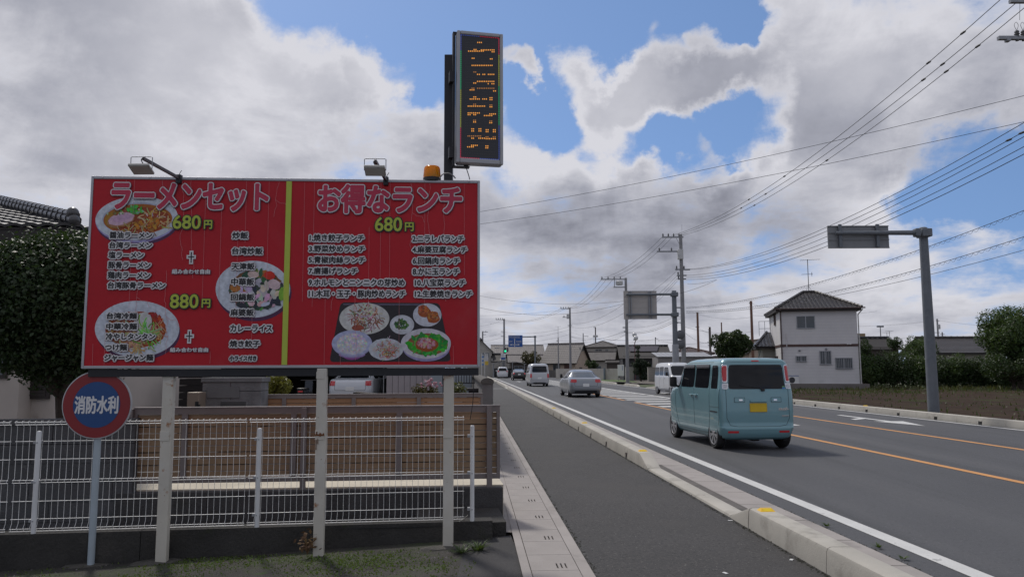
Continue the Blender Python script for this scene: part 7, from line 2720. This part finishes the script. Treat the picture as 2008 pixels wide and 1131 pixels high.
u1_ = upole('tall concrete utility pole with a box and crossarms behind the second sign mast', 1334.5, 460, 60, .20, .13,
            arms=((1298, 1340, 465, 4), (1288, 1336, 493, 2), (1324, 1353, 528.5, 2), (1328, 1346, 540, 2), (1329, 1345, 547, 2), (1326, 1338, 603, 0)), boxes=((1328.5, 490, 1338, 509, 'box'),), lean=.0)
uo = u1_
xo, Yp = u1_.location.x, 60
pp = lambda px, py: Vector((P(px, py, Yp).x - xo, 0, P(px, py, Yp).z))
MB().tube([pp(1336, 632.5), pp(1330, 632), pp(1325, 631)], .04, 6).build('lamp_arm', STEEL, uo)
MB().box(tuple(pp(1322.5, 634) + Vector((0, -.15, 0))), tuple(pp(1329.5, 630.5) + Vector((0, .15, 0))), ch=.03).build('street_lamp', ALU, uo)
for (px, py) in ((1333.5, 656.5), (1333.5, 675.5)):
    c = pp(px, py)
    MB().lathe([(.02, .08), (.28, .06), (.36, 0), (.33, -.03), (0, -.04)], 20, 0, Matrix.Translation(c + Vector((-.05, -.35, 0))) @ Matrix.Rotation(R(90), 4, 'X')).build('mirror_back', mat('mirror_back_grey', (.11, .115, .125), rough=.5), uo, True)
MB().tube([pp(1337, 452), pp(1337, 440)], .012, 4).build('lightning_rod', STEEL, uo)
MB().tube([pp(1326, 467), pp(1333, 480)], .02, 4).build('brace', STEEL, uo)
u2_ = upole('utility pole with a hanging transformer behind the tan sign back', 1227, 545, 80, .19, .13, arms=((1178, 1226, 547.5, 4), (1203, 1226, 563, 0), (1221, 1231, 642, 0), (1223, 1231, 650, 0)), boxes=((1207, 551, 1221, 559, 'drum'),))
xo = u2_.location.x
MB().tube([(P(1205, 548, 80).x - xo, 0, P(1205, 548, 80).z), (P(1205, 563, 80).x - xo, 0, P(1205, 563, 80).z)], .04, 5).build('hanger', STEEL, u2_)
upole('slim utility pole with small box left of the beige gable house ridge', 1117.5, 603, 120, .2, .13, arms=((1099, 1118, 605, 4), (1103, 1118, 622, 1), (1113, 1122, 638, 0)), boxes=((1111, 616, 1115.5, 625, 'box'),))
u4_ = upole('utility pole carrying the traffic signal at the road end', 988.5, 625, 140, .22, .15, arms=((972, 989, 626.5, 4), (982, 989, 650, 0), (982, 989, 659, 0)))
upole('short utility pole with bracket arm at the left edge of the road view', 946.5, 650, 160, .2, .14, arms=((946, 957, 651, 2), (946, 953, 656, 1)))
upole('thin dark pole topped by a television antenna in front of the beige roof', 1094.5, 662, 135, .12, .09, arms=((1091, 1095, 668, 0),))
upole('dark pole with a drum behind the two-storey house', 1167.5, 641, 190, .18, .14, m=mat('brown_grey_pole', (.12, .10, .095), rough=.8), arms=((1164, 1168, 642, 1),), boxes=((1163, 657, 1172, 661, 'box'),))
upole('small far pole with side arm right of the beige house ridge', 1143.5, 653, 200, .16, .12, arms=((1143, 1154, 659, 0),))
upole('reddish timber pole left of the white house', 1472.5, 590, 75, .16, .12, m=WOODPOLE, arms=((1469, 1475, 594, 0),))
upole('reddish timber pole right of the tall utility pole', 1367.5, 612, 95, .17, .13, m=WOODPOLE, arms=((1364, 1371, 641, 0),))
upole('grey pole between the reddish timber pole and the round tree', 1391.5, 641, 100, .17, .15, m=mat('brown_grey_pole'), arms=((1387, 1396, 671, 0), (1388, 1395, 677, 0)))
upole('thin timber pole left of the round dark tree', 1414.5, 632, 110, .12, .09, m=WOODPOLE)
upole('short timber pole between sign mast and tall utility pole', 1326.5, 645, 110, .16, .12, m=mat('brown_grey_pole'))
upole('far pole with arms above the charcoal roof', 1285, 661, 180, .12, .1, arms=((1285, 1291, 664, 1),))
upole('far utility pole with drum behind the hedge at the right', 1837.5, 625, 150, .2, .15, arms=((1836, 1842, 629, 1), (1832, 1843, 652, 0)), boxes=((1838, 636, 1843, 645, 'drum'),))
upole('far short pole with crossarms right of the drum pole', 1847.5, 651, 170, .18, .14, arms=((1844, 1852, 655, 0), (1844, 1852, 659, 0)))
o = upole('far twin floodlight mast between the white house and the sign mast', 1726, 640, 140, .12, .08, cat='lamp post', name='floodlight_mast')
xo = o.location.x
for px in (1722.5, 1729.5):
    p = P(px, 640, 140)
    MB().box((p.x - xo - .28, -.15, p.z - .15), (p.x - xo + .28, .15, p.z + .18), ch=.03).build('floodlight', STEEL, o)
# near pole outside the frame: only its arms reach in
near = upole('near utility pole at the right edge, only crossarm tips and insulators in view', 2055, -60, 22, .19, .14, arms=((1980, 2080, 3, 0), (1957, 2090, 75, 0)))
xo, Yp = near.location.x, 22
pp = lambda px, py: Vector((P(px, py, Yp).x - xo, 0, P(px, py, Yp).z))
for px in (1994.5, 2007):
    c = pp(px, 73)
    MB().lathe([(.05, -.12), (.06, -.02), (.075, .02), (.05, .05), (.08, .09), (.05, .12), (.07, .16), (.04, .20), (0, .21)], 12, 0, Matrix.Translation(c)).build('insulator', mat('insulator_grey'), near, True)
    MB().tube(catmull([c + Vector((0, 0, .2)), c + Vector((-.06, 0, .36)), c + Vector((0, 0, .46)), c + Vector((.06, 0, .36)), c + Vector((0, 0, .2))], 6), .006, 5).build('jumper_loop', BLACK, near)
MB().tube([pp(2000, 3), pp(1999.5, 40)], .006, 5).build('jumper', BLACK, near)
c = pp(1976, 80)
MB().box(tuple(c + Vector((-.06, -.08, -.04))), tuple(c + Vector((.06, .08, .05))), ch=.02).build('bolt_plate', STEEL, near)

# traffic signal and small boards on the signal pole
xo = u4_.location.x
p = P(990.5, 686, 139.6)
o = empty('traffic_signal', 'traffic signal showing green on the pole at the road end', 'traffic light', (p.x, 139.6, 0))
b = MB().box((-.20, -.2, P(990, 692, 139.6).z), (.24, .05, P(990, 681.5, 139.6).z), ch=.04)
b.box((.30, -.12, P(990, 690, 139.6).z), (.62, .05, P(990, 681, 139.6).z), ch=.03)
b.build('housing', mat('signal_housing', (.05, .055, .06), rough=.5), o)
MB().lathe([(.19, 0), (.17, .04), (0, .07)], 16, 0, Matrix.Translation((.04, -.205, P(990, 688.2, 139.6).z)) @ Matrix.Rotation(R(90), 4, 'X')).build('green_lamp', mat('green_signal_lamp', (.0, .3, .15), rough=.4, var=0, emit=(.02, .85, .42), estr=1.0), o, True)
MB().tube([(0, 0, P(990, 684, 139.6).z), (-1.6, 0, P(990, 683, 139.6).z + .1)], .04, 6).box((-1.9, -.1, P(990, 683, 139.6).z), (-1.2, .02, P(990, 681.5, 139.6).z)).build('side_arm', STEEL, o)
x0, z1, x1, z0 = P(982, 693, 139).x, P(982, 693, 139).z, P(991.5, 706, 139).x, P(982, 706, 139).z
o = empty('notice_board', 'white and blue notice board below the traffic signal', 'sign board', (x0, 139, 0))
MB().box((0, -.5, z0), (x1 - x0, -.45, z1)).build('board', WHITEP, o)
MB().box((.05, -.52, z0 + .1), (x1 - x0 - .05, -.505, z0 + (z1 - z0) * .45)).box((.08, -.52, z0 + (z1 - z0) * .62), (x1 - x0 - .2, -.505, z0 + (z1 - z0) * .68)).box((.08, -.52, z0 + (z1 - z0) * .82), (x1 - x0 - .2, -.505, z0 + (z1 - z0) * .87)).build('blue_field', mat('blue_ink'), o)
MB().tube([(.3, -.4, 0), (.3, -.4, z0 + .2)], .05, 6).build('post', STEEL, o)
# globe street lamp
p = P(1246, 740, 96)
o = empty('globe_lamp', 'lamp post with two white globes on a dark red pole by the topiary pine', 'street lamp', (p.x, 96, 0))
MB().tube([(0, 0, 0), (0, 0, zy(672, 96))], .05, 8).tube([(0, 0, zy(674, 96)), (.12, 0, zy(668, 96))], .05, 6).build('pole', mat('dark_red_pole', (.10, .022, .022), rough=.5), o, True)
GLOBE = mat('white_globe', (.62, .62, .63), rough=.25, var=.03)
for (px, py) in ((1244.5, 656), (1246.5, 662.5)):
    q = P(px, py, 96)
    MB().sphere((q.x - p.x, (.15 if py < 660 else -.2), q.z), .29, 9).build('globe', GLOBE, o, True)
MB().box((-.14, -.3, zy(667.5, 96)), (.16, .2, zy(665.5, 96))).build('globe_holder', STEEL, o)

# ---------------- trees, hedges
DKLEAF = ('dark_leaf', (.034, .056, .020))
MIDLEAF = ('mid_leaf', (.050, .082, .025))
LTLEAF = ('light_leaf', (.055, .085, .025))


def etree(label, px, py, Y, rpx, rpy, n, size, leaf, seed, k=16, name='tree', cat='tree', group=None, tr=.12, cr=.42, rd=None):
    c = P(px, py, Y)
    rx_, rz_ = rpx * Y / FPX, rpy * Y / FPX
    cl_ = ell_clumps(c, (rx_, rd or rx_, rz_), k, cr * min(rx_, rz_), seed)
    return tree(name, label, (c.x, c.y, 0), cl_, n, size, leaf, seed, cat, group, tr=tr)


etree('round dark tree standing left of the white house', 1438, 674, 61, 40, 27, 11000, .17, DKLEAF, 31, 26, cr=.40)
etree('big leafy tree at the right edge of the photograph', 1995, 658, 53, 78, 56, 26000, .15, MIDLEAF, 32, 40, cr=.34, tr=.2)
etree('large low dark tree under the big tree at the right edge', 1985, 724, 51.5, 60, 32, 7000, .13, DKLEAF, 33, 20, group=None, cr=.45)
hx = [(1712, 728, 30, 26, MIDLEAF), (1752, 722, 32, 32, DKLEAF), (1795, 726, 34, 28, MIDLEAF), (1838, 728, 30, 26, DKLEAF), (1874, 727, 30, 25, MIDLEAF), (1912, 728, 32, 26, DKLEAF), (1950, 730, 34, 26, MIDLEAF), (1994, 730, 34, 28, DKLEAF)]
names_ = ['leafy green shrub right against the white house', 'taller dark shrub of the hedge left of the sign mast, second from the house', 'broad mid-green shrub just left of the sign mast', 'dark shrub right behind the sign mast',
          'green shrub under the tiled roof at the right', 'dark shrub under the right end of the tiled roof', 'mid-green shrub in front of the big tree', 'dark shrub at the right edge in front of the big tree']
for i, ((px, py, rx_, rz_, lf), nm) in enumerate(zip(hx, names_)):
    etree(nm, px, py + 2, 58.5 - .3 * i, rx_, rz_ + 4, 6800, .13, lf, 40 + i, 16, 'hedge_shrub', 'shrub', 'shrubs of the long hedge', tr=.05, cr=.50, rd=1.1)
etree('clipped dark topiary ball above the hedge', 1753, 672, 68, 14, 12, 2200, .10, DKLEAF, 51, 8, 'topiary_ball', 'topiary', cr=.5)
etree('spreading pine-like tree above the hedge left of the sign mast', 1806, 684, 66, 34, 24, 5200, .13, MIDLEAF, 52, 18, cr=.42)
etree('dark tree between the white house and the hedge', 1692, 700, 68, 18, 38, 4200, .15, DKLEAF, 53, 12)
etree('small light green bush at the corner of the white house', 1702, 736, 57, 12, 18, 1500, .09, LTLEAF, 54, 8, 'bush', 'bush', tr=.03)
etree('loose olive tree in front of the two-tier house', 1041, 703, 150, 20, 14, 2400, .28, ('olive_leaf', (.065, .06, .028)), 55, 12)
etree('dark green shrub in front of the lean-to', 1160, 715, 128, 14, 9, 1800, .20, DKLEAF, 56, 10, 'bush', 'bush', tr=.05)
# stacked topiary pine by the gate
p = P(1257, 745, 92)
o = empty('topiary_pine', 'dark clipped pine with a stacked-ball top by the gate pillars', 'tree', (p.x, 92, 0))
cl_ = []
for (px, py, r_) in ((1251, 681, 5.5), (1250, 689, 4), (1250.5, 697, 5), (1250, 706, 6), (1258, 713, 11), (1250, 714, 8), (1264, 723, 11), (1252, 728, 10), (1246, 716, 7), (1268, 716, 8), (1262, 738, 9), (1243, 713, 5), (1272, 717, 5)):
    q = P(px, py, 92)
    cl_.append(((q.x - p.x, random.Random(px).uniform(-.4, .4), q.z), (r_ * 92 / FPX, r_ * 92 / FPX, r_ * .8 * 92 / FPX), r_ * r_))
leaf_object('crown', clump_crown(cl_, 9000, .13, 61, .4, .35), leafmat('pine_leaf', (.016, .030, .014)), o)
MB().tube([(0, 0, 0), (-.2, 0, 2.0), (-.3, 0, 4.3)], [.14, .1, .05], 7).build('trunk', mat('bark'), o, True)
# grassy edge and debris before the hedge
rnd = random.Random(91)
b = MB()
for i in range(2600):
    x, y = 23 + rnd.random() * 34, 52 + rnd.random() * 6
    h = .12 + .25 * rnd.random() ** 2
    a = rnd.random() * 6.28
    c, s_ = math.cos(a) * .05, math.sin(a) * .05
    b.add([(x - c, y - s_, .02), (x + c, y + s_, .02), (x + s_ * 2, y - c * 2, .02 + h)], [(0, 1, 2)])
tag(b.build('edge_grass', leafmat('edge_grass_leaf', (.07, .075, .03))), kind='stuff')
# far belt of trees and roofs closing the horizon
r_ = np.random.default_rng(5)
cl_ = []
for i in range(90):
    x = -70 + i * 4.2
    y = 300 + 30 * r_.random()
    cl_.append(((x, y, 1.2), (3.2, 2, 1.6 + 1.8 * r_.random()), 1.0))
tag(leaf_object('far_tree_belt', clump_crown(cl_, 26000, .7, 8, .4), leafmat('far_leaf', (.05, .06, .045))), kind='stuff')
# ================================================================== OVERHEAD WIRES
CABLE = mat('black_cable', (.020, .020, .024), rough=.6, var=0)
CABLE2 = mat('grey_cable_sheath', (.075, .078, .088), rough=.6, var=0)


def wire(label, a, c, sag=.5, r=.012, name='overhead_cable', m=None, n=18, group='overhead cables', beads=()):
    """cable between two (px, py, Y) points of the place, hanging sag metres"""
    p, q = P(*a), P(*c)
    pts = []
    for k in range(n + 1):
        t = k / n
        pts.append(p.lerp(q, t) - Vector((0, 0, 4 * sag * t * (1 - t))))
    o_ = empty(name, label, 'cable', p, 0, group)
    I_ = Matrix.Translation(-p)
    MB().tube([I_ @ v for v in pts], r, 5).build('cable', m or CABLE, o_)
    for t in beads:
        v = p.lerp(q, t) - Vector((0, 0, 4 * sag * t * (1 - t)))
        d = (q - p).normalized()
        v0, v1 = I_ @ (v - d * .14), I_ @ (v + d * .14)
        MB().tube([v0, v0.lerp(v1, .2), v0.lerp(v1, .8), v1], [r, r * 3.0, r * 3.0, r], 7).build('joint_sleeve', CABLE, o_)
    return o_


def spiral(label, a, c, sag, r=.012, R_=.055, turns=110, m=None):
    p, q = P(*a), P(*c)
    o_ = empty('spiral_cable', label, 'cable', p, 0, 'spiral-wrapped telephone cables')
    I_ = Matrix.Translation(-p)
    f = lambda t: p.lerp(q, t) - Vector((0, 0, 4 * sag * t * (1 - t)))
    MB().tube([I_ @ f(k / 20) for k in range(21)], r, 5).build('cable', m or CABLE2, o_)
    pts = []
    for k in range(turns * 8 + 1):
        t = k / (turns * 8)
        an = 2 * math.pi * k / 8
        pts.append(I_ @ (f(t) + Vector((R_ * .5 * math.cos(an), 0, R_ * (math.sin(an) - 1)))))
    MB().tube(pts, r * .45, 4).build('hanger_spiral', m or CABLE2, o_)
    return o_


# three high-voltage lines from the near pole to the tall pole, with joint sleeves
B = (.10, .145, .50, .66, .74)
wire('left one of three high lines sweeping down from the top right corner', (1975, -12, 22), (1316, 462, 60), 1.15, .0125, beads=(.055, .105, .43, .56))
wire('middle one of three high lines sweeping down from the top right corner', (2000, 0, 22), (1325, 462, 60), 1.10, .0125, beads=(.10, .13, .52, .62))
wire('right one of three high lines sweeping down from the top right corner', (2040, -10, 22), (1336, 462, 60), 1.15, .0125, beads=(.075, .12, .36, .60))
# two long lines crossing the road from the left
wire('upper of two thin lines crossing the sky above the road', (700, 448, 46), (2120, 160, 24), .55, .009, group='thin lines crossing the road')
wire('lower of two thin lines crossing the sky above the road', (700, 466, 46), (2120, 214, 24), .55, .009, group='thin lines crossing the road')
# bundle to the right of the tall pole
for i, (ya, yb, s_) in enumerate(((528, 240, 1.0), (529, 258, 1.0), (540, 268, 1.0), (544, 288, 1.0), (548, 303, 1.0))):
    wire(('topmost', 'second', 'third', 'fourth', 'lowest')[i] + ' line of the five-line bundle rising right from the tall pole', (1345, ya, 60), (2030, yb - 12, 22), s_, .0115 if i != 4 else .013, group='five-line bundle right of the tall pole',
         beads=(.985, .97) if i == 1 else ())
spiral('upper spiral-wrapped cable rising right past the white house antenna', (1345, 603, 60), (2060, 392, 26), .75)
spiral('middle spiral-wrapped cable rising right behind the sign mast', (1345, 610, 60), (2060, 447, 26), .75)
wire('plain low cable under the spiral-wrapped ones', (1345, 614, 60), (2060, 476, 26), .6, .010, m=CABLE2)
wire('thin service line from the tall pole ending at the right edge', (1348, 557, 60), (1405, 548, 58), .1, .01)
wire('slack drop line below the service line of the tall pole', (1405, 549, 58), (1325, 577, 57), .1, .01)
# tall pole to the transformer pole
for i, (xa, xb) in enumerate(((1300, 1181), (1309, 1194), (1318, 1206))):
    wire(('left', 'middle', 'right')[i] + ' high line from the tall pole down to the transformer pole', (xa, 463 + i, 60), (xb, 545, 80), .55, .012, group='high lines between tall and transformer pole')
for i, (ya, yb) in enumerate(((530, 598), (540, 620), (546, 628), (551, 634))):
    wire(('uppermost', 'second', 'third', 'lowest')[i] + ' low line slanting left from the tall pole behind the tan sign back', (1328, ya, 60), (1229, yb, 80), .35, .010, group='low lines behind the tan sign back')
for i, (ya, yb) in enumerate(((612, 640), (618, 650), (622, 652))):
    wire(('upper', 'middle', 'lower')[i] + ' telephone line from the tall pole to the transformer pole foot', (1338, ya, 60), (1229, yb, 80), .5, .014 if i == 2 else .010, m=CABLE2 if i < 2 else CABLE, group='telephone lines left of the tall pole')
# transformer pole to the slim pole
for i, (xa, xb) in enumerate(((1181, 1100), (1190, 1108), (1203, 1116))):
    wire(('left', 'middle', 'right')[i] + ' high line from the transformer pole down to the slim pole', (xa, 546, 80), (xb, 604, 120), 1.0, .013, group='high lines between transformer and slim pole')
for i, (ya, yb, xr_) in enumerate(((594, 634, 1226), (612, 641, 1226), (648, 660, 1226), (657, 672, 1226))):
    wire(('uppermost', 'second', 'third', 'lowest')[i] + ' low line from the transformer pole to the slim pole', (xr_, ya, 80), (1120, yb, 120), .7, .013, m=CABLE2 if i % 2 else CABLE, group='low lines between transformer and slim pole')
# slim pole to the signal pole and on to the left
for i, (ya, yb) in enumerate(((605, 626), (606, 628))):
    wire(('upper', 'lower')[i] + ' high line from the slim pole to the signal pole', (1100 + i * 6, ya, 120), (986, yb, 140), 1.0, .016, group='high lines between slim and signal pole')
for i, (ya, yb) in enumerate(((640, 651), (646, 660), (655, 668))):
    wire(('upper', 'middle', 'lower')[i] + ' low line from the slim pole to the signal pole', (1117, ya, 120), (989, yb, 140), .6, .014, m=CABLE2, group='low lines between slim and signal pole')
for i, (ya, yb) in enumerate(((627, 640), (652, 660), (660, 668))):
    wire(('upper', 'middle', 'lower')[i] + ' line leaving the signal pole towards the left', (988, ya, 140), (905, yb, 150), .5, .015, m=CABLE2, group='lines left of the signal pole')
# long lines across the road behind the billboard
wire('upper long dark line from behind the billboard to the transformer pole', (820, 548, 90), (1228, 590, 80), 1.3, .013, m=CABLE2, group='long lines from behind the billboard')
wire('lower long dark line from behind the billboard to the transformer pole', (820, 560, 90), (1228, 594, 80), 2.2, .015, group='long lines from behind the billboard')
wire('faint flat line low in the sky from behind the billboard to the slim pole', (820, 615, 110), (1117, 606, 120), .6, .012, m=CABLE2, group='long lines from behind the billboard')
# far criss-cross
FAR = [((1229, 650, 80), (1167, 661, 190)), ((1229, 655, 80), (1143, 670, 200)), ((1340, 640, 60), (1472, 650, 75)), ((1367, 615, 95), (1472, 622, 75)), ((1367, 641, 95), (1414, 655, 110)), ((1391, 671, 100), (1290, 668, 120)),
       ((1338, 648, 60), (1391, 672, 100)), ((1117, 650, 120), (1229, 668, 80)), ((1117, 660, 120), (1340, 665, 110)), ((1472, 594, 75), (1560, 600, 70)), ((1472, 618, 75), (1720, 610, 90)), ((1837, 628, 150), (1640, 640, 150)), ((1837, 628, 150), (2050, 645, 140)),
       ((1094, 668, 135), (1167, 662, 190)), ((960, 676, 150), (1094, 671, 135)), ((1285, 664, 180), (1167, 675, 190)), ((1285, 664, 180), (1391, 680, 150)), ((1847, 656, 170), (2010, 668, 170)), ((1847, 656, 170), (1690, 664, 170))]
for i, (a, c) in enumerate(FAR):
    wire('thin far line low over the roofs, one of many crossing there', a, c, .35, .010 if min(a[2], c[2]) < 100 else .015, m=CABLE2, name='far_cable', group='thin far lines over the roofs')
# far roof antennas
for (px, pt, pb, Y, lab) in ((1094.5, 640, 664, 135, 'thin television antenna above the thin dark pole'), (1165, 660, 684, 170, 'small television antenna behind the beige ridge'), (1203, 672, 690, 170, 'small antenna above the dark brown gable'),
                             (1740, 652, 672, 110, 'tiny roof antenna left of the topiary ball'), (1745, 649, 672, 112, 'slightly taller roof antenna beside the tiny one')):
    t_, b0 = P(px, pt, Y), P(px, pb, Y)
    o = empty('roof_antenna', lab, 'antenna', b0, 0, 'roof antennas')
    h = t_.z - b0.z
    b = MB().tube([(0, 0, -.3), (0, 0, h)], .03, 5).tube([(-.5, 0, h), (.5, 0, h)], .02, 4)
    for k in range(6):
        b.tube([(-.45 + k * .18, -.4, h), (-.45 + k * .18, .4, h)], .015, 4)
    b.build('antenna', mat('antenna_metal'), o)
